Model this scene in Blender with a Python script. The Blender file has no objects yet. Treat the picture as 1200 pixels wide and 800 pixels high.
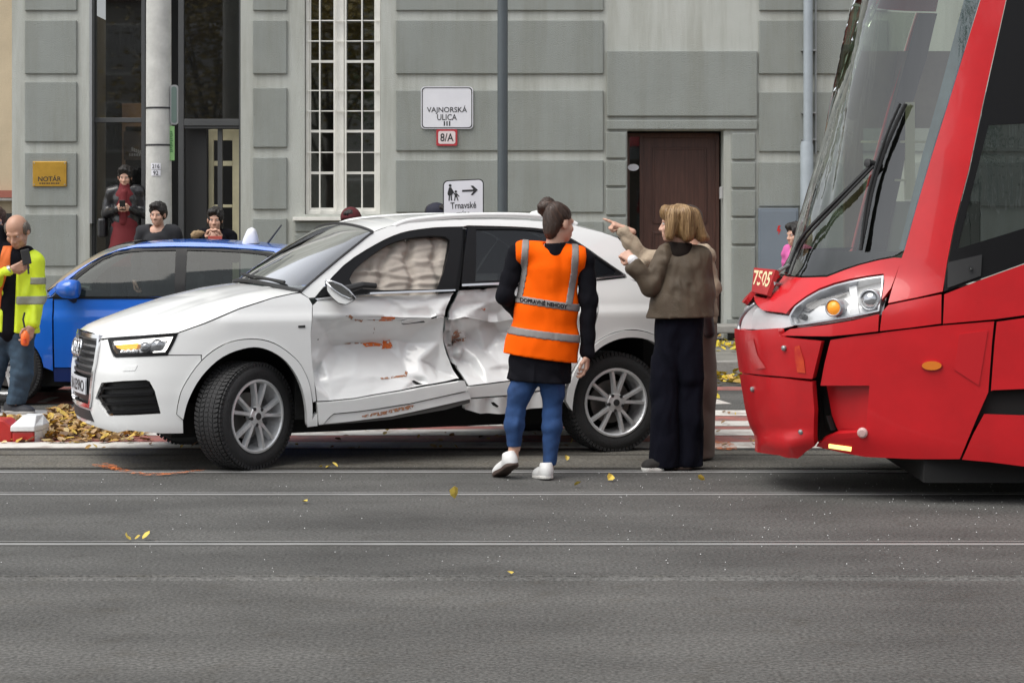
import bpy, bmesh, math, random
import numpy as np
from mathutils import Vector, Matrix
from mathutils.geometry import delaunay_2d_cdt
from mathutils.bvhtree import BVHTree
random.seed(7); rng = np.random.RandomState(7)
PI = math.pi
scene = bpy.context.scene
COL = scene.collection
# ---------------------------------------------------------------- camera, sky, sun, exposure
FPX, HOR, CAMZ = 2350.0, 257.0, 1.62        # focal length and horizon in photo pixels (1200 x 800), eye height
cam = bpy.data.cameras.new('camera'); cam_ob = bpy.data.objects.new('camera', cam); COL.objects.link(cam_ob)
cam.sensor_width = 36.0; cam.lens = 36.0 * FPX / 1200.0
cam.shift_y = -(400.0 - HOR) / 1200.0
cam.clip_start = 0.1; cam.clip_end = 3000
cam_ob.location = (0, 0, CAMZ); cam_ob.rotation_euler = (PI / 2, 0, 0)
scene.camera = cam_ob
SUN_EL, SUN_AZ = math.radians(60), math.radians(232)
w = bpy.data.worlds.new('World'); scene.world = w; w.use_nodes = True
nt = w.node_tree; bg = nt.nodes['Background']
sky = nt.nodes.new('ShaderNodeTexSky'); sky.sky_type = 'NISHITA'; sky.sun_disc = False
sky.sun_elevation = SUN_EL; sky.sun_rotation = SUN_AZ
sky.air_density = 1.0; sky.dust_density = 1.5; sky.ozone_density = 1.0
hs = nt.nodes.new('ShaderNodeHueSaturation'); hs.inputs['Saturation'].default_value = 0.18
nt.links.new(sky.outputs[0], hs.inputs['Color']); nt.links.new(hs.outputs[0], bg.inputs[0])
bg.inputs[1].default_value = 0.12
sun = bpy.data.lights.new('sun', 'SUN'); sun_ob = bpy.data.objects.new('sun', sun); COL.objects.link(sun_ob)
sun.energy = 1.3; sun.angle = math.radians(50); sun.color = (1, .96, .89)
sun_ob.rotation_euler = (PI / 2 - SUN_EL, 0, PI - SUN_AZ)
vs = scene.view_settings
scene.display_settings.display_device = 'sRGB'
vs.view_transform = 'Standard'; vs.look = 'None'; vs.gamma = 1.0; vs.exposure = 0.95
try: vs.use_curve_mapping = False
except Exception: pass

# ---------------------------------------------------------------- helpers
def proj(p):
    p = np.asarray(p, float)
    return np.stack([600 + FPX * p[..., 0] / p[..., 1], HOR - FPX * (p[..., 2] - CAMZ) / p[..., 1]], -1)
def at(px, py, Y):                                   # the point at distance Y seen at a photo pixel
    return np.array([(px - 600) * Y / FPX, Y, CAMZ - (py - HOR) * Y / FPX])
def gnd(py): return FPX * CAMZ / (py - HOR)          # distance of a ground point

MATS = {}
def mat(name, col, rough=.6, metal=0., var=0., vscale=3., bump=0., bscale=60., coat=0., col2=None, spec=.5, emit=0., trans=0., alpha=1., stretch=None, detail=6., contrast=None, grime=0., wrinkle=0., wscale=7.):
    if name in MATS: return MATS[name]
    m = bpy.data.materials.new(name); m.use_nodes = True; n = m.node_tree.nodes; l = m.node_tree.links
    b = n['Principled BSDF']; c = tuple(col) + (1,)
    b.inputs['Base Color'].default_value = c; b.inputs['Roughness'].default_value = rough; b.inputs['Metallic'].default_value = metal
    b.inputs['Specular IOR Level'].default_value = spec
    if coat: b.inputs['Coat Weight'].default_value = coat; b.inputs['Coat Roughness'].default_value = .04
    if emit: b.inputs['Emission Color'].default_value = c; b.inputs['Emission Strength'].default_value = emit
    if trans: b.inputs['Transmission Weight'].default_value = trans
    if alpha < 1: b.inputs['Alpha'].default_value = alpha
    if var or bump or wrinkle:
        tc = n.new('ShaderNodeTexCoord'); mp = n.new('ShaderNodeMapping'); l.new(tc.outputs['Object'], mp.inputs[0])
        if stretch: mp.inputs['Scale'].default_value = stretch
    if var:
        t = n.new('ShaderNodeTexNoise'); t.inputs['Scale'].default_value = vscale; t.inputs['Detail'].default_value = detail
        t.inputs['Roughness'].default_value = .62
        l.new(mp.outputs[0], t.inputs[0])
        r = n.new('ShaderNodeValToRGB'); lo, hi = contrast or (.3, .7)
        r.color_ramp.elements[0].position = lo; r.color_ramp.elements[1].position = hi
        a = col2 if col2 else tuple(x * (1 - var) for x in col)
        z = tuple(min(1, x * (1 + var)) for x in col) if not col2 else col
        r.color_ramp.elements[0].color = tuple(a) + (1,); r.color_ramp.elements[1].color = tuple(z) + (1,)
        l.new(t.outputs[0], r.inputs[0]); l.new(r.outputs[0], b.inputs['Base Color'])
        if grime:                                    # rain streaks and blotches
            m3 = n.new('ShaderNodeMapping'); m3.inputs['Scale'].default_value = (3.2, 1, .28); l.new(tc.outputs['Object'], m3.inputs[0])
            t3 = n.new('ShaderNodeTexNoise'); t3.inputs['Scale'].default_value = 1.6; t3.inputs['Detail'].default_value = 9; t3.inputs['Roughness'].default_value = .7; l.new(m3.outputs[0], t3.inputs[0])
            r3 = n.new('ShaderNodeValToRGB'); r3.color_ramp.elements[0].position = .36; r3.color_ramp.elements[1].position = .58; g = 1 - grime; r3.color_ramp.elements[0].color = (g, g * .985, g * .95, 1); r3.color_ramp.elements[1].color = (1, 1, 1, 1); l.new(t3.outputs[0], r3.inputs[0])
            mx = n.new('ShaderNodeMix'); mx.data_type = 'RGBA'; mx.blend_type = 'MULTIPLY'; mx.inputs[0].default_value = 1; l.new(r.outputs[0], mx.inputs[6]); l.new(r3.outputs[0], mx.inputs[7]); l.new(mx.outputs[2], b.inputs['Base Color'])
    if bump:
        t2 = n.new('ShaderNodeTexNoise'); t2.inputs['Scale'].default_value = bscale; t2.inputs['Detail'].default_value = 4
        l.new(mp.outputs[0], t2.inputs[0])
        bn = n.new('ShaderNodeBump'); bn.inputs['Strength'].default_value = bump; bn.inputs['Distance'].default_value = .01
        l.new(t2.outputs[0], bn.inputs['Height']); l.new(bn.outputs[0], b.inputs['Normal'])
    if wrinkle:                                      # soft creases of hanging cloth
        t4 = n.new('ShaderNodeTexNoise'); t4.noise_type = 'RIDGED_MULTIFRACTAL'; t4.inputs['Scale'].default_value = wscale; t4.inputs['Detail'].default_value = 3; t4.inputs['Distortion'].default_value = .6
        m4 = n.new('ShaderNodeMapping'); m4.inputs['Scale'].default_value = (1, 1, .55); m4.inputs['Rotation'].default_value = (.3, .4, .2); l.new(tc.outputs['Object'], m4.inputs[0]); l.new(m4.outputs[0], t4.inputs[0])
        b4 = n.new('ShaderNodeBump'); b4.inputs['Strength'].default_value = wrinkle; b4.inputs['Distance'].default_value = .05; l.new(t4.outputs[0], b4.inputs['Height'])
        if bump: l.new(b4.outputs[0], bn.inputs['Normal'])
        else: l.new(b4.outputs[0], b.inputs['Normal'])
    MATS[name] = m; return m
def glass_mat(name, tint, refl=1.0, see=.5, rough=.02, dark=(.01, .012, .012), wavy=0.):
    """window glass: a clear coat that reflects, over a mix of tinted see-through and dark film"""
    if name in MATS: return MATS[name]
    m = bpy.data.materials.new(name); m.use_nodes = True; n = m.node_tree.nodes; l = m.node_tree.links
    for x in list(n):
        if x.type != 'OUTPUT_MATERIAL': n.remove(x)
    out = [x for x in n if x.type == 'OUTPUT_MATERIAL'][0]
    tr = n.new('ShaderNodeBsdfTransparent'); tr.inputs[0].default_value = tuple(tint) + (1,)
    df = n.new('ShaderNodeBsdfDiffuse'); df.inputs[0].default_value = tuple(dark) + (1,)
    mx = n.new('ShaderNodeMixShader'); mx.inputs[0].default_value = see
    l.new(df.outputs[0], mx.inputs[1]); l.new(tr.outputs[0], mx.inputs[2])
    gl = n.new('ShaderNodeBsdfGlossy'); gl.inputs['Roughness'].default_value = rough; gl.inputs[0].default_value = (1, 1, 1, 1)
    if wavy:                                         # rolled, slightly rippled pane
        tc = n.new('ShaderNodeTexCoord'); mp = n.new('ShaderNodeMapping'); mp.inputs['Scale'].default_value = (5, 5, .7); l.new(tc.outputs['Object'], mp.inputs[0]); tn = n.new('ShaderNodeTexNoise'); tn.inputs['Scale'].default_value = 1.6; tn.inputs['Detail'].default_value = 3; l.new(mp.outputs[0], tn.inputs[0])
        bn = n.new('ShaderNodeBump'); bn.inputs['Strength'].default_value = wavy; bn.inputs['Distance'].default_value = .05; l.new(tn.outputs[0], bn.inputs['Height']); l.new(bn.outputs[0], gl.inputs['Normal'])
    ge = n.new('ShaderNodeNewGeometry'); dt = n.new('ShaderNodeVectorMath'); dt.operation = 'DOT_PRODUCT'; l.new(ge.outputs['Normal'], dt.inputs[0]); l.new(ge.outputs['Incoming'], dt.inputs[1])
    def mth(op, a, b_):
        x = n.new('ShaderNodeMath'); x.operation = op
        for i, q in enumerate((a, b_)):
            if isinstance(q, (int, float)): x.inputs[i].default_value = q
            elif q is not None: l.new(q, x.inputs[i])
        return x.outputs[0]
    sch = mth('MULTIPLY', mth('POWER', mth('SUBTRACT', 1.0, mth('ABSOLUTE', dt.outputs['Value'], 0)), 5.0), .96)   # Schlick reflectance of a thin pane, either side
    mu = n.new('ShaderNodeMath'); mu.operation = 'MULTIPLY'; mu.inputs[1].default_value = refl; mu.use_clamp = True
    l.new(mth('ADD', sch, .04), mu.inputs[0])
    m2 = n.new('ShaderNodeMixShader'); l.new(mu.outputs[0], m2.inputs[0]); l.new(mx.outputs[0], m2.inputs[1]); l.new(gl.outputs[0], m2.inputs[2])
    l.new(m2.outputs[0], out.inputs[0]); MATS[name] = m; return m

def tag(o, label=None, cat=None, group=None, kind=None):
    for k, v in (('label', label), ('category', cat), ('group', group), ('kind', kind)):
        if v: o[k] = v
    return o
def thing(name, label, cat, loc=(0, 0, 0), group=None):
    o = bpy.data.objects.new(name, None); COL.objects.link(o); o.location = [float(x) for x in loc]; o.empty_display_size = .2
    return tag(o, label, cat, group)
def adopt(o, parent, local=False):
    o.parent = parent
    if parent.type == 'EMPTY' and not local: o.matrix_parent_inverse = Matrix.Translation(-Vector(parent.location))
    return o
def mk(name, v, f, m, parent=None, smooth=False, local=False, bev=0, attr=None):
    me = bpy.data.meshes.new(name)
    me.from_pydata([tuple(map(float, p)) for p in v], [], [tuple(map(int, q)) for q in f])
    for x in (m if isinstance(m, (list, tuple)) else [m]): me.materials.append(x)
    if bev:
        bm = bmesh.new(); bm.from_mesh(me); bmesh.ops.remove_doubles(bm, verts=bm.verts, dist=1e-5)
        es = [e for e in bm.edges if len(e.link_faces) == 2 and e.calc_face_angle(0) > .5]
        bmesh.ops.bevel(bm, geom=es, offset=bev, segments=2, affect='EDGES', profile=.5, clamp_overlap=True); bm.to_mesh(me); bm.free()
    if smooth: me.polygons.foreach_set('use_smooth', [True] * len(me.polygons))
    me.update()
    o = bpy.data.objects.new(name, me); COL.objects.link(o)
    if parent is not None: adopt(o, parent, local)
    return o
def struct(o): o['kind'] = 'structure'; return o

class MB:
    def __init__(s): s.v = []; s.f = []
    def add(s, v, f):
        k = len(s.v); s.v += [tuple(map(float, p)) for p in v]; s.f += [tuple(int(i) + k for i in q) for q in f]; return s
    def box(s, x0, x1, y0, y1, z0, z1):
        if x0 > x1: x0, x1 = x1, x0
        if y0 > y1: y0, y1 = y1, y0
        if z0 > z1: z0, z1 = z1, z0
        return s.add([(x0, y0, z0), (x1, y0, z0), (x1, y1, z0), (x0, y1, z0), (x0, y0, z1), (x1, y0, z1), (x1, y1, z1), (x0, y1, z1)],
                     [(0, 3, 2, 1), (4, 5, 6, 7), (0, 1, 5, 4), (1, 2, 6, 5), (2, 3, 7, 6), (3, 0, 4, 7)])
    def obox(s, c, ax, ay, az):                      # oriented box, half axes
        c, ax, ay, az = map(lambda q: np.array(q, float), (c, ax, ay, az)); v = []
        for z in (-1, 1):
            for x, y in ((-1, -1), (1, -1), (1, 1), (-1, 1)): v.append(c + x * ax + y * ay + z * az)
        return s.add(v, [(0, 3, 2, 1), (4, 5, 6, 7), (0, 1, 5, 4), (1, 2, 6, 5), (2, 3, 7, 6), (3, 0, 4, 7)])
    def tube(s, pts, r, n=8, cap=True):
        pts = [np.array(p, float) for p in pts]; rs = r if isinstance(r, (list, tuple)) else [r] * len(pts); rings = []
        t0 = pts[1] - pts[0]; up = np.array((0, 0, 1.)) if abs(t0[2]) < .9 * np.linalg.norm(t0) else np.array((1., 0, 0))
        k = len(s.v)
        for i, p in enumerate(pts):
            t = pts[min(i + 1, len(pts) - 1)] - pts[max(i - 1, 0)]; t /= np.linalg.norm(t) + 1e-12
            a = np.cross(t, up); a /= np.linalg.norm(a) + 1e-12; b = np.cross(a, t); up = b
            for j in range(n):
                th = 2 * PI * j / n; s.v.append(tuple(p + rs[i] * (math.cos(th) * a + math.sin(th) * b)))
        for i in range(len(pts) - 1):
            for j in range(n):
                a, b = k + i * n + j, k + i * n + (j + 1) % n; s.f.append((a, b, b + n, a + n))
        if cap:
            s.f.append(tuple(k + j for j in range(n))[::-1]); s.f.append(tuple(k + (len(pts) - 1) * n + j for j in range(n)))
        return s
    def lathe(s, prof, c, ax, n=40, close=False):    # prof: (radius, along axis)
        c, ax = np.array(c, float), np.array(ax, float); ax /= np.linalg.norm(ax)
        up = np.array((0, 0, 1.)) if abs(ax[2]) < .9 else np.array((1., 0, 0))
        a = np.cross(ax, up); a /= np.linalg.norm(a); b = np.cross(ax, a); k = len(s.v); m = len(prof)
        for r, h in prof:
            for j in range(n):
                th = 2 * PI * j / n; s.v.append(tuple(c + ax * h + r * (math.cos(th) * a + math.sin(th) * b)))
        for i in range(m if close else m - 1):
            for j in range(n):
                i2 = (i + 1) % m; s.f.append((k + i * n + j, k + i * n + (j + 1) % n, k + i2 * n + (j + 1) % n, k + i2 * n + j))
        return s
    def prism(s, poly, y0, y1):                      # (x,z) polygon extruded along y
        n = len(poly); k = len(s.v)
        s.v += [(x, y0, z) for x, z in poly] + [(x, y1, z) for x, z in poly]
        s.f.append(tuple(k + i for i in range(n))); s.f.append(tuple(k + n + i for i in range(n))[::-1])
        for i in range(n): j = (i + 1) % n; s.f.append((k + i, k + n + i, k + n + j, k + j))
        return s
    def grid(s, fn, us, vs_):
        k = len(s.v); m = len(vs_)
        for u in us:
            for v in vs_: s.v.append(tuple(fn(u, v)))
        for i in range(len(us) - 1):
            for j in range(m - 1): s.f.append((k + i * m + j, k + i * m + j + 1, k + (i + 1) * m + j + 1, k + (i + 1) * m + j))
        return s
    def build(s, name, m, parent=None, **kw): return mk(name, s.v, s.f, m, parent, **kw)

def cr(P, n=6, closed=False):                        # Catmull-Rom through points
    P = [np.array(p, float) for p in P]; out = []; L = len(P)
    for i in range(L if closed else L - 1):
        if closed: p0, p1, p2, p3 = P[i - 1], P[i], P[(i + 1) % L], P[(i + 2) % L]
        else: p0, p1, p2, p3 = P[max(i - 1, 0)], P[i], P[i + 1], P[min(i + 2, L - 1)]
        for k in range(n):
            t = k / n
            out.append(tuple(.5 * ((2 * p1) + (-p0 + p2) * t + (2 * p0 - 5 * p1 + 4 * p2 - p3) * t * t + (-p0 + 3 * p1 - 3 * p2 + p3) * t ** 3)))
    if not closed: out.append(tuple(P[-1]))
    return out
def pip(P, poly):                                    # points in polygon
    P = np.asarray(P); x, y = P[:, 0], P[:, 1]; ins = np.zeros(len(P), bool); n = len(poly)
    for i in range(n):
        x1, y1 = poly[i]; x2, y2 = poly[(i + 1) % n]
        if y1 == y2: continue
        ins ^= ((y1 > y) != (y2 > y)) & (x < (x2 - x1) * (y - y1) / (y2 - y1) + x1)
    return ins
def dense(poly, st):
    out = []
    for i in range(len(poly)):
        a, b = np.array(poly[i]), np.array(poly[(i + 1) % len(poly)]); n = max(1, int(math.ceil(np.linalg.norm(b - a) / st)))
        if np.linalg.norm(b - a) < 1e-7: continue
        for k in range(n): out.append(a + (b - a) * k / n)
    return out
def inset(poly, d):
    P = [np.array(p, float) for p in poly]; Q = [P[0]]
    for p in P[1:]:
        if np.linalg.norm(p - Q[-1]) > 1e-6: Q.append(p)
    if np.linalg.norm(Q[0] - Q[-1]) < 1e-6: Q.pop()
    P = Q; n = len(P); A = sum(P[i][0] * P[(i + 1) % n][1] - P[(i + 1) % n][0] * P[i][1] for i in range(n)); sg = 1 if A > 0 else -1; out = []
    for i in range(n):
        e1 = P[i] - P[i - 1]; e2 = P[(i + 1) % n] - P[i]; e1 = e1 / np.linalg.norm(e1); e2 = e2 / np.linalg.norm(e2)
        n1 = np.array((-e1[1], e1[0])) * sg; n2 = np.array((-e2[1], e2[0])) * sg; m = n1 + n2; L = np.linalg.norm(m)
        out.append(P[i] + (m / L * d / max(.45, L / 2) if L > 1e-6 else n1 * d))
    return out
def fill(poly, holes=(), st=.03):
    """dense triangulation of a polygon with holes: points, triangles, boundary loops"""
    pts, es, loops = [], [], []
    for lp in [poly] + list(holes):
        d = dense(lp, st); k = len(pts); pts += d; es += [(k + i, k + (i + 1) % len(d)) for i in range(len(d))]; loops.append(list(range(k, k + len(d))))
    B = np.array(pts); lo, hi = B.min(0), B.max(0)
    gx, gy = np.meshgrid(np.arange(lo[0], hi[0], st), np.arange(lo[1], hi[1], st * .87)); gx = gx + (np.arange(gx.shape[0]) % 2)[:, None] * st / 2
    G = np.stack([gx.ravel(), gy.ravel()], 1)
    if len(G):
        ok = pip(G, poly)
        for h in holes: ok &= ~pip(G, h)
        G = G[ok]
        if len(G):
            dm = np.full(len(G), 9.)
            for c in range(0, len(B), 200): dm = np.minimum(dm, np.sqrt(((G[:, None] - B[None, c:c + 200]) ** 2).sum(2)).min(1))
            G = G[dm > st * .45]
    allp = np.vstack([B, G]) if len(G) else B
    r = delaunay_2d_cdt([Vector(p) for p in allp], es, [], 0, 1e-7)
    V = np.array([tuple(p) for p in r[0]]); T = np.array([t for t in r[2] if len(t) == 3])
    A_, B_, C_ = V[T[:, 0]], V[T[:, 1]], V[T[:, 2]]; ar = np.abs((B_[:, 0] - A_[:, 0]) * (C_[:, 1] - A_[:, 1]) - (B_[:, 1] - A_[:, 1]) * (C_[:, 0] - A_[:, 0])); me_ = np.maximum(np.maximum(((B_ - A_) ** 2).sum(1), ((C_ - B_) ** 2).sum(1)), ((A_ - C_) ** 2).sum(1)) ** .5
    T = T[ar / (me_ + 1e-9) > st * .04]                # no slivers
    ce = V[T].mean(1); ok = pip(ce, poly)
    for h in holes: ok &= ~pip(ce, h)
    T = T[ok]; mp = {}
    for i, o in enumerate(r[3]):
        for q in o: mp[q] = i
    loops = [[mp.get(i, i) for i in lp] for lp in loops]
    return V, T, loops
class Wrap:
    """a body skin: plan outline (u along, w across) parametrised by arc length s from the front centre, height z, inset(s,z) along the normal"""
    def __init__(S, plan, ins, origin, rdir, ldir, zr, srange=None):
        P = np.array(cr(plan, 12)); d = np.r_[0, np.cumsum(np.linalg.norm(np.diff(P, axis=0), axis=1))]
        S.P, S.d, S.L, S.ins = P, d, d[-1], ins; T = np.gradient(P, d, axis=0); T /= np.linalg.norm(T, axis=1)[:, None]
        S.N = np.stack([-T[:, 1], T[:, 0]], 1)       # outward for front->near side->rear order
        S.O, S.R, S.Ld = np.array(origin, float), np.array(rdir, float), np.array(ldir, float)
        S.s0 = srange or (0, S.L); ss = np.linspace(S.s0[0], S.s0[1], 260); zz = np.linspace(zr[0], zr[1], 120); S.zr = zr
        gs, gz = np.meshgrid(ss, zz, indexing='ij'); S.gs, S.gz = gs, gz
        p = S.pos(gs, gz); n = S.nrm(gs, gz); S.g = proj(p); S.face = ((p - np.array((0, 0, CAMZ))) * n).sum(-1) < 0
    def loc(S, s, z, off=0.):
        a = np.abs(s); sg = np.where(np.asarray(s) < 0, -1., 1.)
        u, w_ = np.interp(a, S.d, S.P[:, 0]), np.interp(a, S.d, S.P[:, 1]); nu, nw = np.interp(a, S.d, S.N[:, 0]), np.interp(a, S.d, S.N[:, 1])
        e = S.ins(a, z, u, w_) - off
        return u - nu * e, (w_ - nw * e) * sg
    def world(S, u, w_, z): return S.O + np.asarray(u)[..., None] * S.R + np.asarray(w_)[..., None] * S.Ld + np.asarray(z)[..., None] * np.array((0, 0, 1.))
    def pos(S, s, z, off=0.):
        s, z = np.asarray(s, float), np.asarray(z, float); u, w_ = S.loc(s, z, off); return S.world(u, w_, z)
    def nrm(S, s, z):
        s, z = np.asarray(s, float), np.asarray(z, float)
        a = S.pos(s + .004, z) - S.pos(s - .004, z); b = S.pos(s, z + .004) - S.pos(s, z - .004); n = np.cross(a, b)
        n /= np.linalg.norm(n, axis=-1)[..., None] + 1e-12
        u, w_ = S.loc(s, z); u2, w2 = S.loc(s, z, .05); o = S.world(u2, w2, z) - S.world(u, w_, z)
        return n * np.sign((n * o).sum(-1))[..., None]
    def inv(S, px, py):
        d = ((S.g - np.array((px, py))) ** 2).sum(-1) + np.where(S.face, 0, 1e5); i = np.unravel_index(np.argmin(d), d.shape)
        q = np.array([S.gs[i], S.gz[i]]); e = 1e-3
        for _ in range(8):
            r = proj(S.pos(*q)) - np.array((px, py))
            J = np.stack([(proj(S.pos(q[0] + e, q[1])) - proj(S.pos(*q))) / e, (proj(S.pos(q[0], q[1] + e)) - proj(S.pos(*q))) / e], 1)
            st = np.linalg.lstsq(J, -r, rcond=None)[0]; st = np.clip(st, -.05, .05); q2 = q + st
            q = np.array([np.clip(q2[0], *S.s0), np.clip(q2[1], *S.zr)])
        return tuple(q)
    def poly(S, P): return [p[1:] if isinstance(p[0], str) else S.inv(*p) for p in P]
    def panel(S, name, P, m, parent=None, holes=(), st=.03, th=.02, off=0., gap=.003, disp=None, mirror=False, sz=False, smooth=True):
        poly = list(P) if sz else S.poly(P); hs_ = [list(h) if sz else S.poly(h) for h in holes]
        if gap: poly = inset(poly, gap); hs_ = [inset(h, -gap) for h in hs_]
        poly = [tuple(p) for p in poly]; hs_ = [[tuple(p) for p in h] for h in hs_]
        V, T, loops = fill(poly, hs_, st)
        p0 = S.pos(V[:, 0], V[:, 1]); nn = S.nrm(V[:, 0], V[:, 1]); dd = np.full(len(V), off, float)
        if disp is not None: dd = dd + disp(proj(p0), V)
        X = p0 + nn * dd[:, None]
        a = np.cross(X[T[:, 1]] - X[T[:, 0]], X[T[:, 2]] - X[T[:, 0]]); flip = (a * nn[T[:, 0]]).sum(1) < 0; T = T.copy(); T[flip] = T[flip][:, ::-1]
        v = [tuple(x) for x in X]; f = [tuple(t) for t in T]
        if th:
            for lp in loops:
                k = len(v); n = len(lp)
                c = X[lp]; v += [tuple(x) for x in c]; v += [tuple(x) for x in c - nn[lp] * th]
                f += [(k + i, k + (i + 1) % n, k + n + (i + 1) % n, k + n + i) for i in range(n)]
        o = mk(name, v, f, m, parent, smooth=smooth)
        if mirror:
            V2 = V.copy(); V2[:, 0] *= -1; X2 = S.pos(V2[:, 0], V2[:, 1]) + S.nrm(V2[:, 0], V2[:, 1]) * off
            return o, mk(name, X2, [tuple(t[::-1]) for t in T], m, parent, smooth=smooth)
        return o
def text_mesh(body, size=1., bold=0., align='CENTER'):
    c = bpy.data.curves.new('lettering', 'FONT'); c.body = body; c.size = size; c.align_x = align; c.align_y = 'CENTER'; c.offset = bold; c.resolution_u = 3
    o = bpy.data.objects.new('lettering', c); COL.objects.link(o); bpy.context.view_layer.update()
    me = bpy.data.meshes.new_from_object(o.evaluated_get(bpy.context.evaluated_depsgraph_get()))
    v = np.array([tuple(p.co) for p in me.vertices]).reshape(-1, 3); f = [tuple(p.vertices) for p in me.polygons]
    bpy.data.objects.remove(o); bpy.data.curves.remove(c); bpy.data.meshes.remove(me); return v, f
def wall_text(body, cx, cz, w_, h_, y, m, parent, bold=.0, rot=0.):
    """flat lettering facing the street (-y), fitted to a width and height"""
    v, f = text_mesh(body, 1., bold); lo, hi = v.min(0), v.max(0); v = v - (lo + hi) / 2
    x = v[:, 0] * w_ / (hi[0] - lo[0]); z = v[:, 1] * h_ / (hi[1] - lo[1])
    if rot: x, z = x * math.cos(rot) - z * math.sin(rot), x * math.sin(rot) + z * math.cos(rot)
    return mk('lettering', [(cx + a, y, cz + b) for a, b in zip(x, z)], f, m, parent)
# ---------------------------------------------------------------- materials of the setting
def asphalt(name, c, dirt):
    m = bpy.data.materials.new(name); m.use_nodes = True; n = m.node_tree.nodes; l = m.node_tree.links; b = n['Principled BSDF']; b.inputs['Roughness'].default_value = .8; b.inputs['Specular IOR Level'].default_value = .35
    tc = n.new('ShaderNodeTexCoord'); mp = n.new('ShaderNodeMapping'); mp.inputs['Scale'].default_value = (.6, 1.3, 1); l.new(tc.outputs['Object'], mp.inputs[0])
    def noise(sc, det, src, lo, hi, c0, c1):
        t = n.new('ShaderNodeTexNoise'); t.inputs['Scale'].default_value = sc; t.inputs['Detail'].default_value = det; l.new(src, t.inputs[0]); r = n.new('ShaderNodeValToRGB'); r.color_ramp.elements[0].position = lo; r.color_ramp.elements[1].position = hi
        r.color_ramp.elements[0].color = (*c0, 1); r.color_ramp.elements[1].color = (*c1, 1); l.new(t.outputs[0], r.inputs[0]); return r.outputs[0], t.outputs[0]
    big, _ = noise(1.4, 8, mp.outputs[0], .3, .72, [x * .70 for x in c], [x * 1.24 for x in c]); fine, fz_ = noise(60, 5, tc.outputs['Object'], .34, .68, (.56,) * 3, (1.46,) * 3); gr, _ = noise(420, 1, tc.outputs['Object'], .6, .75, (1, 1, 1), (1.9, 1.88, 1.82))
    st, _ = noise(5, 6, tc.outputs['Object'], .55, .8, (1, 1, 1), dirt)
    def mul(a, b_): x = n.new('ShaderNodeMix'); x.data_type = 'RGBA'; x.blend_type = 'MULTIPLY'; x.inputs[0].default_value = 1; l.new(a, x.inputs[6]); l.new(b_, x.inputs[7]); return x.outputs[2]
    l.new(mul(mul(mul(big, fine), gr), st), b.inputs['Base Color']); bn = n.new('ShaderNodeBump'); bn.inputs['Strength'].default_value = .8; bn.inputs['Distance'].default_value = .006; l.new(fz_, bn.inputs['Height']); l.new(bn.outputs[0], b.inputs['Normal']); MATS[name] = m; return m
M_asph = asphalt('asphalt', (.090, .088, .083), (.8, .77, .72)); M_asph_dark = asphalt('asphalt_track_bed', (.084, .083, .079), (.78, .77, .75))
M_conc_strip = asphalt('worn_concrete_strip', (.118, .111, .096), (.75, .7, .62))
M_joint = mat('tar_joint', (.02, .02, .02), .7)
M_rail = mat('rail_steel', (.29, .29, .285), .5, .15, var=.2, vscale=5, bump=.15, bscale=30, stretch=(.6, 3, 1))
M_groove = mat('rail_groove', (.03, .028, .025), .9)
M_pave = mat('pavement_slabs', (.19, .185, .165), .85, var=.25, vscale=4, bump=.5, bscale=60)
M_kerb = mat('kerb_stone', (.27, .26, .24), .8, var=.2, vscale=7, bump=.4, bscale=60)
M_redpaint = mat('worn_red_road_paint', (.34, .115, .095), .75, var=.4, vscale=5, bump=.5, bscale=90, col2=(.17, .10, .09), contrast=(.35, .55))
M_whitepaint = mat('worn_white_road_paint', (.62, .60, .56), .7, var=.4, vscale=4, bump=.4, bscale=90, col2=(.36, .31, .28), contrast=(.35, .52))
def sheet(name, x0, x1, y0, y1, z, m, nx=1, ny=1):
    b = MB(); b.grid(lambda u, v: (u, v, z), np.linspace(x0, x1, nx + 1), np.linspace(y0, y1, ny + 1))
    b.f = [q[::-1] for q in b.f]
    o = struct(b.build(name, m)); o.data.flip_normals() if o.data.polygons[0].normal.z < 0 else None
    return o
RAILS = [gnd(676.5), gnd(636.5), gnd(578.5), gnd(552.5)]
HW = .075
# the street: sheets between the rails so that each rail sits in a real slot
edges = [-60] + [q for r in RAILS for q in (r - HW, r + HW)] + [20.98]
for i in range(0, len(edges), 2):
    y0, y1 = edges[i], edges[i + 1]
    if i == 0: sheet('road', -70, 70, y0, y1, 0, M_asph)
    elif i == 8: sheet('road', -70, 70, y0, y1, 0, M_asph)
    else: sheet('track_bed', -70, 70, y0, y1, 0, M_asph_dark)
sheet('terrain', -1500, 1500, -1500, 1500, -.15, mat('far_ground', (.12, .12, .11), .9))
M_railold = asphalt('dirt_covered_rail', (.115, .113, .108), (.8, .77, .7))
for r in RAILS:
    gd = -.005 if r == RAILS[0] else -.035           # the nearest groove is packed with dirt
    b = MB(); prof = [(-.075, 0), (-.06, .003), (-.05, .006), (-.018, .006), (-.008, .003), (-.004, gd), (.03, gd), (.034, .003), (.055, .003), (.06, 0), (.075, -.002)]
    b.grid(lambda u, v: (u, r + prof[int(v)][0], prof[int(v)][1]), list(np.linspace(-60, 60, 41)), range(len(prof)))
    me = [q[::-1] for q in b.f]; o = mk('tram_rail', b.v, me, [M_railold if r == RAILS[0] else M_rail, M_railold if r == RAILS[0] else M_groove]); struct(o)
    for i, p in enumerate(o.data.polygons):
        if i % 10 in (0, 4, 5, 6, 9): p.material_index = 1
M_strip_y = (RAILS[3] + .09, gnd(528))
sheet('concrete_strip', -40, 40, M_strip_y[0] + .03, M_strip_y[1], .004, M_conc_strip)
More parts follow.
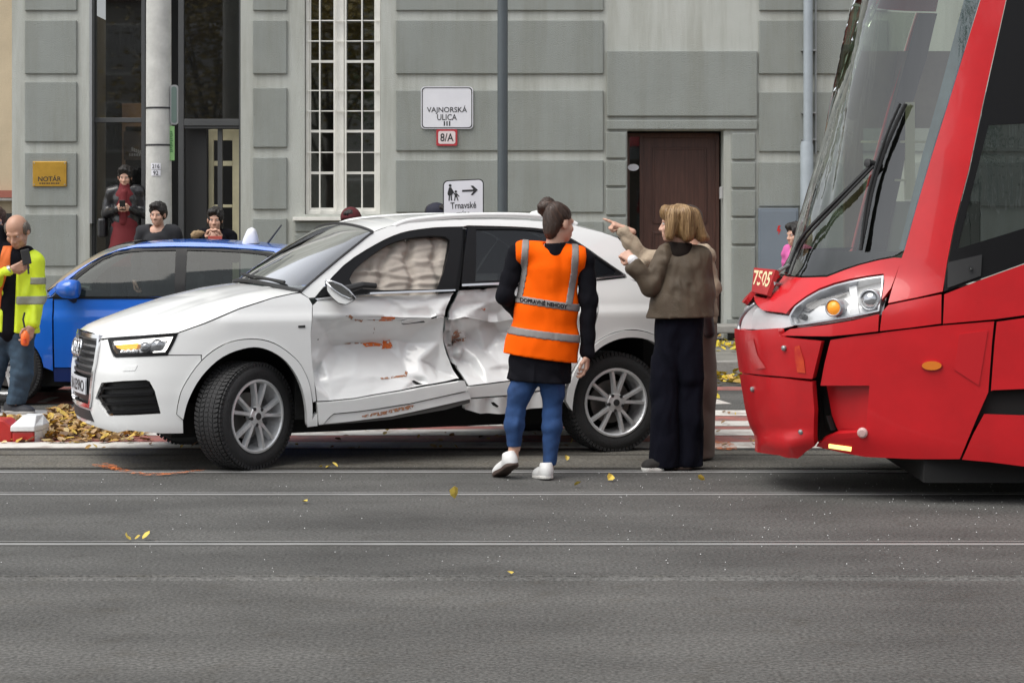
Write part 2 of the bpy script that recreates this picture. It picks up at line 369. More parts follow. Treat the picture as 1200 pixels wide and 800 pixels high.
for y in (gnd(552) + .13, gnd(533.5), gnd(527)):
    sheet('road_joint', -40, 40, y - .012, y + .012, .008, M_joint)
# crossing: red field with white bars along the street
xr0, xr1 = -9.0, 2.6
sheet('crossing_red_field', xr0, xr1, gnd(526), gnd(481), .004, M_redpaint)
for a, c in ((488, 481.5), (500, 494), (511, 504), (526, 519)):
    sheet('crossing_white_bar', xr0, xr1, gnd(a), gnd(c), .008, M_whitepaint)
sheet('red_cycle_lane', -9, -3.2, gnd(473), gnd(460), .004, M_redpaint)
a0 = at(44, 472, gnd(472)); a1 = at(70, 466, gnd(466)); sheet('crossing_white_bar', a0[0], a1[0], gnd(472.5), gnd(466), .009, M_whitepaint)
sheet('red_kerb_line', -40, 40, gnd(457.5), gnd(453.5), .004, M_redpaint)
v = [at(815, 474, gnd(474)), at(858, 473.5, gnd(473.5)), at(833, 466, gnd(466)), at(815, 464, gnd(464))]
struct(mk('road_arrow', [(p[0], p[1], .004) for p in v], [(0, 1, 2, 3)], M_whitepaint))
# pavement and kerb
YK = gnd(437)
sheet('pavement', -40, 40, YK + .18, 26.6, .125, M_pave)
b = MB(); b.box(-40, 40, YK, 26.6, -.1, .11); struct(b.build('pavement_base', M_pave))
kerb = struct(MB().box(-40, 40, YK - .02, YK + .19, -.1, .12).build('kerb', M_joint))
k0 = MB().box(-.495, .495, -.1, .09, -.05, .131).build('kerb_stone', M_kerb, kerb, bev=.012); k0.location = (-8, YK, 0)
for i in range(1, 18):
    c = k0.copy(); COL.objects.link(c); c.parent = kerb; c.location = (-8 + i, YK, 0)
# orange survey paint on the road (sprayed arcs with broken edges)
def spray_mat(name='orange_spray_paint', c=(.72, .20, .05), sc=26, lo=.45, hi=.68):
    m = bpy.data.materials.new(name); m.use_nodes = True; n = m.node_tree.nodes; l = m.node_tree.links; b = n['Principled BSDF']
    b.inputs['Base Color'].default_value = (*c, 1); b.inputs['Roughness'].default_value = .8
    t = n.new('ShaderNodeTexNoise'); t.inputs['Scale'].default_value = sc; t.inputs['Detail'].default_value = 8; tc = n.new('ShaderNodeTexCoord'); l.new(tc.outputs['Object'], t.inputs[0])
    r = n.new('ShaderNodeValToRGB'); r.color_ramp.elements[0].position = lo; r.color_ramp.elements[1].position = hi; l.new(t.outputs[0], r.inputs[0]); l.new(r.outputs[0], b.inputs['Alpha']); return m
M_spray = spray_mat()
def ground_stroke(name, P, wd, m, z):
    P = cr(P, 6); v, f = [], []
    for i, p in enumerate(P):
        g = np.array(at(p[0], p[1], gnd(p[1]))); ww = wd * (1 - .5 * abs(2 * i / (len(P) - 1) - 1)); v += [(g[0], g[1] - ww, z), (g[0], g[1] + ww, z)]
        if i: k = 2 * i; f.append((k - 2, k, k + 1, k - 1))
    o = mk(name, v, f, m); struct(o); return o
ground_stroke('spray_mark', [(108, 546), (130, 550), (170, 557), (205, 556), (240, 552)], .07, M_spray, .012)
ground_stroke('spray_mark', [(112, 547), (125, 547), (140, 551)], .11, M_spray, .014)
ground_stroke('spray_mark', [(800, 525), (826, 521), (850, 523), (862, 524)], .35, M_spray, .012)
# ---------------------------------------------------------------- grey street building
F = 25.2; SC = FPX / F
fx = lambda px: (px - 600) / SC
fz = lambda py: CAMZ - (py - HOR) / SC
M_wall = mat('pale_render', (.48, .495, .462), .9, var=.10, vscale=1.2, bump=.5, bscale=70, col2=(.42, .435, .40), grime=.2)
M_pan = mat('grey_render', (.285, .303, .284), .92, var=.08, vscale=1.6, bump=.9, bscale=85, col2=(.25, .267, .25), grime=.10)
M_white = mat('white_window_paint', (.74, .73, .68), .5, var=.08, vscale=6)
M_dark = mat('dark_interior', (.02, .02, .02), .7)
M_frame = mat('anthracite_frame', (.06, .062, .063), .45, var=.1)
M_steel = mat('grey_metal', (.33, .34, .34), .4, .6)
M_door = mat('dark_brown_door', (.068, .029, .020), .42, var=.35, vscale=3, stretch=(14, 14, .7), bump=.15, bscale=6)
M_glassW = glass_mat('window_glass', (.55, .6, .55), 4.5, .85)
M_glassD = glass_mat('dark_door_glass', (.75, .75, .75), 1.6, .85)
bld = thing('apartment_building', 'grey rendered street building with raised wall panels, white grid window and brown door', 'building', (0, F, 0))
Z0, ZT = .12, 11.0
xA, xE0, xE1, xW0, xW1, xD0, xD1, xB = fx(14), fx(105), fx(282), fx(357), fx(446), fx(735), fx(850), 14.
zW0 = fz(251); zW1 = fz(-40); zD1 = fz(152.5)
b = MB(); T = .45
b.box(xA, xE0, F, F + T, Z0, ZT); b.box(xE1, xW0, F, F + T, Z0, ZT); b.box(xW1, xD0, F, F + T, Z0, ZT); b.box(xD1, xB, F, F + T, Z0, ZT)
b.box(xE0, xE1, F, F + T, fz(-45), ZT); b.box(xW0, xW1, F, F + T, Z0, zW0); b.box(xW0, xW1, F, F + T, zW1, ZT); b.box(xD0, xD1, F, F + T, zD1, ZT)
b.box(xA, xB, F + 6, F + 6.2, Z0, ZT); b.box(xA, xB, F, F + 6.2, ZT, ZT + .3)
b.build('wall', M_wall, bld)
def block(p, name='wall_panel', d=.035, m=None, bev=.012):
    x0, y0, x1, y1 = p; return MB().box(fx(x0), fx(x1), F - d, F + .004, fz(y1), fz(y0)).build(name, m or M_pan, bld, bev=bev)
PAN = []
for x0, x1 in ((29.5, 90.5),):
    for y0, y1 in ((96, 166.5), (179, 241.5), (251, 312), (322, 372)): PAN.append((x0, y0, x1, y1))
for y0, y1 in ((103, 173), (184.5, 245.5), (256, 316), (326, 372)): PAN.append((296.5, y0, 336.5, y1))
for y0, y1 in ((106, 177), (187.5, 249), (259, 318)): PAN.append((464, y0, 707, y1))
for y0, y1 in ((108, 178), (190, 242)): PAN.append((889, y0, 1040, y1)); PAN.append((1060, y0, 1500, y1))
PAN.append((940, 252, 1040, 320))
for k in range(1, 4):                                # upper courses above the photograph's crop
    for x0, x1 in ((29.5, 90.5), (296.5, 336.5), (464, 707), (889, 1040)):
        PAN.append((x0, 98 - 74 * k, x1, 98 - 74 * k + 63))
for p in PAN: block(p)
for p in ((711, 60, 887, 136.5), (711, 141, 887, 152)): block(p, 'lintel_block', .05)
for y0, y1 in ((155, 185.5), (188.5, 218), (221, 252), (255, 285), (288, 318), (321, 352)): block((710, y0, 734, y1), 'quoin', .045)
for y0, y1 in ((156, 187), (190, 220), (223, 253.5), (256, 286), (289, 372)): block((857, y0, 885, y1), 'quoin', .045)
block((346, 260, 456, 271.5), 'apron_panel', .03); block((346, 274.5, 456, 372), 'apron_panel', .03)
MB().box(xA, fx(104), F - .08, F + .004, Z0, fz(374)).build('plinth', M_pan, bld)
MB().box(fx(283), fx(734), F - .08, F + .004, Z0, fz(374)).build('plinth', M_pan, bld)
MB().box(fx(852), xB, F - .08, F + .004, Z0, fz(374)).build('plinth', M_pan, bld)
MB().box(fx(705), fx(890), F - .55, F - .09, Z0 + .1, fz(378.5)).build('door_step', M_kerb, bld, bev=.015)
# white grid window
win = MB()
def fr(b, x0, x1, y0, y1, Y0, Y1): b.box(fx(x0), fx(x1), Y0, Y1, fz(y1), fz(y0))
ytop = -40
for a, c in ((357.5, 361.5), (440, 445.5)): fr(win, a, c, ytop, 251, F + .06, F + .16)
fr(win, 361.5, 440, 246.5, 251, F + .06, F + .16); fr(win, 361.5, 440, ytop, ytop + 5, F + .06, F + .16); fr(win, 393.5, 402.5, ytop + 5, 246.5, F + .07, F + .17)
wf = win.build('window', M_white, bld, bev=.006)
for a, c in ((361.5, 393.5), (402.5, 440)):
    s = MB(); fr(s, a, a + 2, ytop + 5, 246.5, F + .1, F + .15); fr(s, c - 2, c, ytop + 5, 246.5, F + .1, F + .15); fr(s, a + 2, c - 2, 243.5, 246.5, F + .1, F + .15)
    fr(s, a + 2, c - 2, 201, 204, F + .1, F + .15); fr(s, a + 2, c - 2, 152, 155, F + .1, F + .15); fr(s, a + 2, c - 2, 70, 73, F + .1, F + .15)
    s.build('casement_frame', M_white, wf)
    pane = MB(); fr(pane, a + 1, c - 1, ytop + 4, 245, F + .125, F + .13); pane.build('pane', M_glassW, wf)
g = MB()
for x in (374.5, 391.5, 405.0, 424.0): fr(g, x - .8, x + .8, ytop, 249, F + .02, F + .035)
for y in (178.5, 130, 106, 48, 24): fr(g, 358.5, 444, y - .6, y + .6, F + .037, F + .047)
g.build('window_grille', M_white, wf)
MB().box(fx(344), fx(459), F - .11, F + .06, fz(258.5), fz(254.5)).build('window_sill', M_white, wf, bev=.004)
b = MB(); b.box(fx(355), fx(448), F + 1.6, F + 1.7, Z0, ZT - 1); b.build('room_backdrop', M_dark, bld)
c = MB(); c.box(fx(362), fx(376), F + .3, F + .33, fz(249), fz(-40)); c.box(fx(426), fx(440), F + .3, F + .33, fz(249), fz(-40)); c.build('curtain', mat('dim_curtain', (.13, .12, .08), .9, var=.5, vscale=3, stretch=(8, 1, .5)), bld)
c = MB(); c.box(fx(365), fx(438), F + .22, F + .5, fz(251), fz(247)); c.box(fx(368), fx(378), F + .25, F + .4, fz(247), fz(222)); c.box(fx(408), fx(434), F + .3, F + .42, fz(247), fz(213)); c.build('clutter_on_window_ledge', mat('ledge_clutter', (.10, .14, .16), .5, var=.9, vscale=8), bld)
# entrance recess with metal frames and glass
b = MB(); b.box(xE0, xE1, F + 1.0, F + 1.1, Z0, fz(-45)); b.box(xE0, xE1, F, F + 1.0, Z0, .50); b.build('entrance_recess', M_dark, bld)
e = MB(); Y0, Y1 = F + .12, F + .2
for a, c in ((104.5, 108.5), (163.5, 168), (207, 213.5), (278.5, 283)): fr(e, a, c, -40, 360, Y0, Y1)
fr(e, 108.5, 163.5, 137.5, 143, Y0, Y1); fr(e, 213.5, 278.5, 139, 147, Y0, Y1); fr(e, 213.5, 278.5, 147.5, 150, Y0 + .02, Y1 - .02)
ef = e.build('entrance_frame', M_frame, bld, bev=.005)
MB().box(fx(105), fx(108), F - .015, F + .12, fz(262), fz(-40)).build('steel_edge_trim', M_steel, bld)
q = MB(); fr(q, 132, 163.5, 143, 360, F + .15, F + .155); fr(q, 109, 132, 143, 360, F + .16, F + .165); fr(q, 109, 163.5, -40, 137.5, F + .16, F + .165); fr(q, 213.5, 278.5, -40, 139, F + .16, F + .165); q.build('entrance_pane', M_glassD, ef)
M_cream = mat('cream_wood', (.72, .66, .44), .55, var=.12, vscale=5)
d = MB()
for a, c in ((238, 244), (266.5, 278)): fr(d, a, c, 150, 330, F + .45, F + .5)
fr(d, 244, 266.5, 150, 163, F + .45, F + .5); fr(d, 244, 266.5, 187.5, 193.5, F + .45, F + .5); fr(d, 244, 266.5, 239.5, 243, F + .45, F + .5)
idr = d.build('inner_door', M_cream, bld, bev=.006)
s = MB(); fr(s, 252, 257.5, 150, 330, F + .22, F + .28); s.build('sliding_door_stile', M_frame, ef)
s = MB(); fr(s, 213.5, 238, 150, 330, F + .3, F + .33); s.build('dark_door_leaf', M_dark, bld)
MB().box(fx(275), fx(277.5), F + .40, F + .44, fz(260), fz(242)).build('handle', M_frame, idr)
p = MB(); fr(p, 135.5, 163, 152, 186, F + .52, F + .54); pst = p.build('poster', mat('dim_poster', (.16, .12, .09), .5, var=.6, vscale=5), bld)
p = MB(); fr(p, 133, 163.4, 118, 146, F + .55, F + .56); fr(p, 133, 137, 146, 230, F + .55, F + .56); p.build('inner_wall', mat('dim_tan_wall', (.52, .33, .20), .7, var=.3), bld)
b = MB()
for i in range(7): b.box(fx(145 + 2.4 * i), fx(146.8 + 2.4 * i), F + .512, F + .518, fz(175.5 + .9 * i), fz(171 + .9 * i)); b.box(fx(142 + 2.9 * i), fx(144 + 2.9 * i), F + .512, F + .518, fz(181.5), fz(178.5))
b.build('blurred_print', M_white, pst)
# brown street door
dd = MB(); Yd = F + .32
fr(dd, 751.5, 755.5, 155, 372, Yd, Yd + .07); fr(dd, 842, 846, 155, 372, Yd, Yd + .07); fr(dd, 755.5, 842, 155, 160, Yd, Yd + .07); fr(dd, 735, 739.5, 155, 372, Yd, Yd + .07); fr(dd, 739.5, 751.5, 155, 159, Yd, Yd + .07)
door = dd.build('street_door', M_door, bld, bev=.006)
l = MB(); fr(l, 755.5, 842, 160, 372, Yd + .03, Yd + .06); leaf = l.build('door_leaf', M_door, door)
for (x0, x1, y0, y1) in ((767, 831, 172, 262), (767, 831, 272, 350)):
    r = MB(); t = 2.2
    fr(r, x0, x1, y0, y0 + t, Yd + .015, Yd + .032); fr(r, x0, x1, y1 - t, y1, Yd + .015, Yd + .032); fr(r, x0, x0 + t, y0 + t, y1 - t, Yd + .015, Yd + .032); fr(r, x1 - t, x1, y0 + t, y1 - t, Yd + .015, Yd + .032)
    r.build('moulding', M_door, door, bev=.004)
g = MB(); fr(g, 739.5, 751.5, 159, 372, Yd + .03, Yd + .04); g.build('sidelight_pane', glass_mat('sidelight_glass', (.4, .4, .4), 1.3, .3), door)
h = MB(); c0 = np.array((fx(839), Yd + .0, fz(300))); h.tube([c0, c0 - (0, .05, 0), c0 - (.1, .05, 0)], .012); h.build('handle', M_steel, door)
rv = MB(); rv.box(fx(848.2), xD1 + .002, F + .004, F + .4, Z0, zD1); rv.build('door_reveal', M_wall, bld)
ic = MB(); ic.box(fx(849.0) - .05, fx(849.0) - .012, F + .08, F + .17, fz(233), fz(219)); icp = ic.build('intercom', mat('intercom_grey', (.5, .5, .5), .4, .3), bld, bev=.005)
b = MB(); b.box(xD0 - .1, xD1 + .1, F + .42, F + .5, Z0, zD1 + .1); b.build('door_backing', M_dark, bld)
# neighbouring ochre building at the far left
M_och = mat('ochre_render', (.52, .43, .30), .9, var=.12, vscale=1.5, bump=.4, bscale=70)
nb = thing('neighbour_building', 'ochre rendered neighbouring building with a red cornice strip at the far left', 'building', (-9, F + .4, 0))
MB().box(-16, xA - .004, F + .25, F + 6, Z0, 4.7).build('wall', M_och, nb)
MB().box(-16, xA - .01, F + .12, F + .245, fz(231.5), fz(223)).build('cornice_strip', mat('dull_red_strip', (.30, .10, .07), .7, var=.2), nb)
MB().box(-16, xA - .01, F + .10, F + .245, fz(235), fz(232)).build('ledge', M_kerb, nb)
MB().box(-16, xA - .01, F + .2, F + .247, Z0, fz(250)).build('plinth', M_dark, nb)
# ---------------------------------------------------------------- signs on the wall
M_blk = mat('sign_black', (.02, .02, .022), .5); M_red = mat('sign_red', (.42, .03, .04), .5); M_sw = mat('sign_white', (.72, .72, .76), .4, var=.05)
def rr(x0, x1, z0, z1, r, n=5):
    P = []
    for cx, cz, a in ((x1 - r, z1 - r, 0), (x0 + r, z1 - r, 90), (x0 + r, z0 + r, 180), (x1 - r, z0 + r, 270)):
        for k in range(n + 1): t = math.radians(a + 90 * k / n); P.append((cx + r * math.cos(t), cz + r * math.sin(t)))
    return P
YS = F - .06
sg = thing('street_name_sign', 'white enamel street name sign with black lettering above the red house number', 'sign', (fx(524), YS, fz(138)))
MB().prism(rr(fx(493.5), fx(554.5), fz(151.5), fz(102), .05), YS, YS + .02).build('plate', M_sw, sg)
P = rr(fx(494.5), fx(553.5), fz(150.7), fz(103), .045); Q = rr(fx(495.6), fx(552.4), fz(149.6), fz(104), .04)
n = len(P); mk('border', [(x, YS - .002, z) for x, z in P + Q], [(i, (i + 1) % n, n + (i + 1) % n, n + i) for i in range(n)], M_blk, sg)
wall_text('VAJNORSKÁ', fx(524), fz(129.2), 47 / SC, 9.5 / SC, YS - .003, M_blk, sg, .008); wall_text('ULICA', fx(524), fz(137.8), 23 / SC, 7 / SC, YS - .003, M_blk, sg, .008); wall_text('III', fx(524), fz(145.2), 7.5 / SC, 5.5 / SC, YS - .003, M_blk, sg, .006)
hn = thing('house_number_sign', 'small red bordered white plate reading 8/A under the street name sign', 'sign', (fx(524), YS, fz(161)))
MB().prism(rr(fx(511.5), fx(536), fz(171.2), fz(151.9), .02), YS, YS + .02).build('plate', M_red, hn)
mk('face', [(x, YS - .002, z) for x, z in rr(fx(513.8), fx(533.8), fz(168.9), fz(154), .025)], [tuple(range(24))], mat('pinkish_white', (.72, .62, .62), .4), hn)
wall_text('8/A', fx(524), fz(161.4), 15.5 / SC, 9.5 / SC, YS - .004, M_blk, hn, .012)
br = thing('notary_plaque', 'brass plaque lettered NOTÁR on the left pilaster panel', 'plaque', (fx(59), YS, fz(204)))
MB().box(fx(39.7), fx(79), YS, YS + .03, fz(218.6), fz(189.5)).build('plate', mat('brass', (.62, .36, .06), .33, .75, var=.25, vscale=2.5), br, bev=.004)
wall_text('NOTÁR', fx(59.5), fz(209.2), 27 / SC, 7.2 / SC, YS - .002, M_blk, br, .014)
b = MB()
for i in range(9): b.box(fx(47.5 + 2.7 * i), fx(49.2 + 2.7 * i + .5 * (i % 2)), YS - .003, YS - .001, fz(215.7), fz(214.3))
b.build('worn_small_print', M_blk, br)
for x in (41.5, 77.2):
    for y in (191.5, 216.6): MB().lathe([(0, -.006), (.008, -.004), (.009, .0)], (fx(x), YS, fz(y)), (0, 1, 0), 8).build('screw', M_steel, br)
ov = thing('oval_number_plate', 'small white oval plate on the dark glass beside the brown door', 'plate', (fx(744), Yd, fz(195.5)))
o = MB(); P = [(fx(744) + .072 * math.cos(t), fz(195.5) + .043 * math.sin(t)) for t in np.linspace(0, 2 * PI, 25)[:-1]]; o.prism(P, Yd - .004, Yd + .028); o.build('plate', M_sw, ov)
eb = thing('electric_cabinet', 'blue-grey electricity cabinet with red lightning mark beside the downpipe', 'cabinet', (fx(911), F, Z0))
MB().box(fx(888), fx(934.5), F - .10, F - .004, fz(372), fz(244)).build('housing', mat('cabinet_blue_grey', (.17, .20, .235), .5, var=.08, vscale=2), eb, bev=.008)
MB().box(fx(890.5), fx(932), F - .112, F - .1, fz(365), fz(247)).build('door', MATS['cabinet_blue_grey'], eb, bev=.004)
L = [(910.2, 264.5), (913.5, 264), (911.6, 268.6), (914, 268.4), (910.6, 275.5), (911, 270.8), (909, 271)]
mk('lightning_mark', [(fx(x), F - .115, fz(y)) for x, y in L], [tuple(range(7))], mat('warning_red', (.55, .02, .02), .5), eb)
# ---------------------------------------------------------------- poles and pipes
dp = thing('downpipe', 'pale grey wall downpipe with wider lower section right of the brown door', 'pipe', (fx(944), F - .14, Z0))
M_pipe = mat('pipe_grey', (.33, .37, .40), .5, .1, var=.1, vscale=4)
MB().lathe([(.082, 0), (.082, fz(172) - Z0), (.072, fz(168) - Z0), (.07, fz(166) - Z0)], (fx(943.5), F - .14, Z0), (0, 0, 1), 20).build('lower_pipe', M_pipe, dp, smooth=True)
MB().lathe([(.058, 0), (.058, ZT - fz(167))], (fx(945), F - .14, fz(167)), (0, 0, 1), 20).build('upper_pipe', M_pipe, dp, smooth=True)
for y in (133, 164, 60): MB().box(fx(938), fx(955), F - .14, F - .01, fz(y + .8), fz(y - .8)).build('bracket', M_steel, dp)
cb = thing('wall_cable', 'thin grey cable conduit running beside the downpipe', 'cable', (fx(955), F - .05, fz(180))); MB().tube([(fx(955), F - .05, fz(181)), (fx(955), F - .05, ZT)], .014).build('conduit', M_steel, cb)
YP = 22.4; px_ = lambda p: (p - 600) * YP / FPX
pole = thing('concrete_pole', 'round concrete lamp post with black bands and number labels before the entrance', 'pole', (px_(186), YP, .12))
Mp = mat('pole_concrete', (.50, .50, .47), .85, var=.15, vscale=5, bump=.35, bscale=60)
MB().lathe([(.155, 0), (.142, 2), (.128, 9)], (px_(186), YP, .12), (0, 0, 1), 28).build('shaft', Mp, pole, smooth=True)
zp = lambda y: CAMZ - (y - HOR) * YP / FPX
for y in (171.3, 128): MB().lathe([(.1455, 0), (.1475, .004), (.1475, .016), (.1455, .02)], (px_(186), YP, zp(y)), (0, 0, 1), 28).build('band', M_blk, pole)
def on_pole(x0, x1, y0, y1, name, m, k=1.0):
    R = .149; b = MB(); a0 = math.asin(max(-1, min(1, (px_(x0) - px_(186)) / R))); a1 = math.asin((px_(x1) - px_(186)) / R)
    b.grid(lambda u, v: (px_(186) + R * math.sin(u), YP - R * math.cos(u), v), np.linspace(a0, a1, 7), (zp(y1), zp(y0))); return b.build(name, m, pole)
on_pole(179.5, 191, 191.6, 198.8, 'number_label', M_sw); on_pole(179.8, 190.8, 199.6, 206.4, 'number_label', M_sw)
for s, y in (('216', 195.2), ('92', 203)):
    t = wall_text(s, px_(185.3), zp(y), (8.5 if s == '216' else 6) / FPX * YP, 5 / FPX * YP, YP - .1515, M_blk, pole, .01)
sgn = thing('green_pole_sign', 'narrow light green sign mounted edge-on beside the concrete pole', 'sign', (px_(201), YP, zp(168)))
MB().box(px_(197.8), px_(205.2), YP - .05, YP - .02, zp(188.3), zp(148)).build('plate', mat('light_green', (.22, .42, .16), .5, var=.08), sgn, bev=.004)
b = MB()
for i in range(12): b.box(px_(200.4), px_(202.6 + .5 * (i % 3)), YP - .053, YP - .051, zp(155.2 + 2.1 * i), zp(154 + 2.1 * i))
b.build('worn_small_print', mat('dark_green', (.05, .16, .05), .5), sgn)
sg2 = thing('pole_sign_box', 'rounded grey-green sign end hanging beside the concrete pole above the green sign', 'sign', (px_(205), YP, zp(130)))
MB().prism(rr(px_(200.5), px_(209.5), zp(146.5), zp(100), .03), YP - .06, YP - .02).build('frame', M_steel, sg2)
MB().prism(rr(px_(202), px_(208), zp(144.5), zp(102), .025), YP - .065, YP - .061).build('face', mat('sign_glass_green', (.12, .17, .15), .3), sg2)
YQ = 21.6; qx = lambda p: (p - 600) * YQ / FPX; qz = lambda y: CAMZ - (y - HOR) * YQ / FPX
pl = thing('steel_pole', 'dark grey steel pole standing behind the white car', 'pole', (qx(589), YQ, .12))
MB().lathe([(.056, 0), (.056, 8.5)], (qx(589), YQ, .12), (0, 0, 1), 24).build('shaft', mat('dark_grey_paint', (.075, .09, .098), .5, var=.1, vscale=3), pl, smooth=True)
MB().lathe([(.11, 0), (.11, .02), (.06, .03)], (qx(589), YQ, .12), (0, 0, 1), 24).build('base_flange', M_frame, pl)
YR = 19.6; rx = lambda p: (p - 600) * YR / FPX; rz = lambda y: CAMZ - (y - HOR) * YR / FPX
ps = thing('pedestrian_sign', 'white pedestrian direction sign with arrow and walking figures behind the white car', 'sign', (rx(543), YR, 0))
MB().tube([(rx(543), YR + .03, 0), (rx(543), YR + .03, rz(212))], .03, 12).build('post', M_steel, ps)
tl = lambda x, y: (rx(x) , rz(y) + (rx(x) - rx(543)) * .045)
def rot_poly(P): return [(x, z + (x - rx(543)) * .045) for x, z in P]
MB().prism(rot_poly(rr(rx(519), rx(567), rz(262), rz(210.5), .05)), YR - .01, YR + .01).build('plate', M_blk, ps)
mk('face', [(x, YR - .013, z) for x, z in rot_poly(rr(rx(520.3), rx(565.8), rz(260.7), rz(211.8), .042))], [tuple(range(24))], M_sw, ps)
A = [(541.5, 222.6), (555, 222.6), (551.5, 218.2), (554.2, 218), (560, 223.4), (554, 229.2), (551.6, 228.9), (555, 224.8), (541.5, 224.8)]
b = MB(); b.add([(tl(x, y)[0], YR - .016, tl(x, y)[1]) for x, y in A], [(0, 1, 7, 8), (1, 2, 3, 4), (1, 4, 7), (4, 5, 6, 7)])
def disc(b, x, y, r): b.add([(tl(x, y)[0] + r * math.cos(t), YR - .016, tl(x, y)[1] + r * math.sin(t)) for t in np.linspace(0, 2 * PI, 13)[:-1]], [tuple(range(12))])
disc(b, 527.6, 216.8, .014); disc(b, 534.2, 224.2, .012)
for Pq in ([(526.2, 219), (529, 219), (531.2, 226), (529.4, 228.4), (525.2, 228.4), (524.4, 226)], [(526, 228.4), (527.4, 228.4), (527, 234.6), (525.6, 234.6)], [(528, 228.4), (529.4, 228.4), (530, 234.6), (528.6, 234.6)],
           [(533, 226.2), (535.6, 226.2), (536, 230.6), (532.8, 230.6)], [(532.8, 230.6), (534, 230.6), (533.2, 235), (532, 235)], [(534.8, 230.6), (536, 230.6), (537.4, 235), (536.2, 235)], [(530, 221), (533.2, 227), (532.6, 228), (529.2, 222)], [(535.8, 226.6), (538.6, 230), (538, 230.6), (535.4, 228.2)]):
    b.add([(tl(x, y)[0], YR - .016, tl(x, y)[1]) for x, y in Pq], [tuple(range(len(Pq)))])
b.build('pictogram', M_blk, ps)
wall_text('Trnavské', rx(543), rz(240.6), 30 / FPX * YR, 7.5 / FPX * YR, YR - .016, M_blk, ps, .01, rot=.045); wall_text('mýto', rx(543), rz(251), 16 / FPX * YR, 8 / FPX * YR, YR - .016, M_blk, ps, .01, rot=.045)
# ---------------------------------------------------------------- white SUV: body frame
PSI = math.radians(22); SR = np.array((math.cos(PSI), math.sin(PSI), 0)); SL = np.array((math.sin(PSI), -math.cos(PSI), 0))
_c = np.array((-.485, 13.515, 0))                    # midpoint of the near wheels' contact points
SO = _c - SR * (1.30 + .985) - SL * .80               # front centre of the car on the ground
SUV_PLAN = [(0, 0), (.015, .25), (.05, .42), (.13, .6), (.27, .74), (.48, .84), (.85, .9), (1.35, .915), (2.25, .918), (3.15, .912), (3.75, .89), (4.15, .83), (4.36, .7), (4.44, .4), (4.46, 0)]
def suv_ins(a, z, u, w_):
    k = np.clip((u - .1) / .7, 0, 1)                 # 0 front face, 1 side
    side = np.interp(z, [.18, .3, .5, .8, .965, .99, 1.01, 1.08, 1.2, 1.35, 1.5, 1.6, 1.75], [.06, .03, .008, 0, -.003, .004, .018, .035, .075, .135, .205, .26, .36])
    front = np.interp(z, [.18, .28, .36, .5, .62, .78, .9, 1.0], [.06, .02, .01, .0, .0, .02, .05, .12])
    return front * (1 - k) + side * k
SUV = Wrap(SUV_PLAN, suv_ins, SO, SR, SL, (.12, 1.75))
# ---------------------------------------------------------------- white SUV, left side crushed
M_wp = mat('white_car_paint', (.83, .84, .835), .32, coat=.9, var=.03, vscale=2, col2=(.80, .805, .80))
M_blkgl = mat('gloss_black_trim', (.006, .006, .007), .4, spec=.25)
M_plast = mat('black_plastic', (.02, .02, .021), .55)
M_chrome = mat('chrome', (.75, .75, .76), .12, 1.0)
M_tyre = mat('tyre_rubber', (.022, .022, .023), .75, bump=.4, bscale=60, var=.2, vscale=8)
M_rim = mat('alloy_silver', (.74, .75, .76), .3, .5, var=.08, vscale=12)
M_rimdark = mat('rim_inner_dark', (.05, .05, .052), .5, .5)
M_seat = mat('dark_upholstery', (.03, .03, .032), .85)
M_glass = glass_mat('car_glass', (.42, .50, .47), 4.2, .8)
M_glass_t = glass_mat('tinted_car_glass', (.10, .11, .12), 1.1, .5, dark=(.012, .014, .018))
M_under = mat('underbody_black', (.008, .008, .008), .9)
M_scrape = spray_mat('orange_paint_scrape', (.80, .19, .04), 45, .36, .5); M_brown = spray_mat('brown_paint_scrape', (.42, .19, .10), 60, .42, .56)
suv = thing('white_suv', 'white SUV with crushed left doors and deployed grey side airbags', 'car', tuple(_c))
class Dent:
    def __init__(S, P, wr=.0, seed=0):
        P = np.array(P, float); S.p, S.d = P[:, :2], -1.75 * P[:, 2]; S.wr = wr; r = delaunay_2d_cdt([Vector(p) for p in S.p], [], [], 0, 1e-6)
        S.V = np.array([tuple(p) for p in r[0]]); S.D = np.array([S.d[o[0]] for o in r[3]]); S.T = [t for t in r[2]]
        g = np.random.RandomState(seed); S.k = g.normal(0, 1, (10, 2)) * np.array((.10, .16)); S.ph = g.uniform(0, 6.28, 10)
    def __call__(S, px, V=None):
        return sum(S.raw(px + np.array(o)) for o in ((0, 0), (.7, .7), (-.7, -.7))) / 3
    def raw(S, px):
        out = np.zeros(len(px)); done = np.zeros(len(px), bool)
        for t in S.T:
            a, b, c = S.V[list(t)]; M = np.array([b - a, c - a]).T
            if abs(np.linalg.det(M)) < 1e-9: continue
            uv = (px - a) @ np.linalg.inv(M).T; w0 = 1 - uv.sum(1); ok = (uv > -1e-6).all(1) & (w0 > -1e-6) & ~done
            d = S.D[list(t)]; out[ok] = w0[ok] * d[0] + uv[ok, 0] * d[1] + uv[ok, 1] * d[2]; done |= ok
        if (~done).any():
            q = px[~done]; i = ((q[:, None] - S.V[None]) ** 2).sum(2).argmin(1); out[~done] = S.D[i]
        if S.wr:
            n = sum(np.abs(np.sin(px @ k + p)) for k, p in zip(S.k, S.ph)) / 10 - .64; out += S.wr * n * np.clip(-out / .04, 0, 1)
        return out
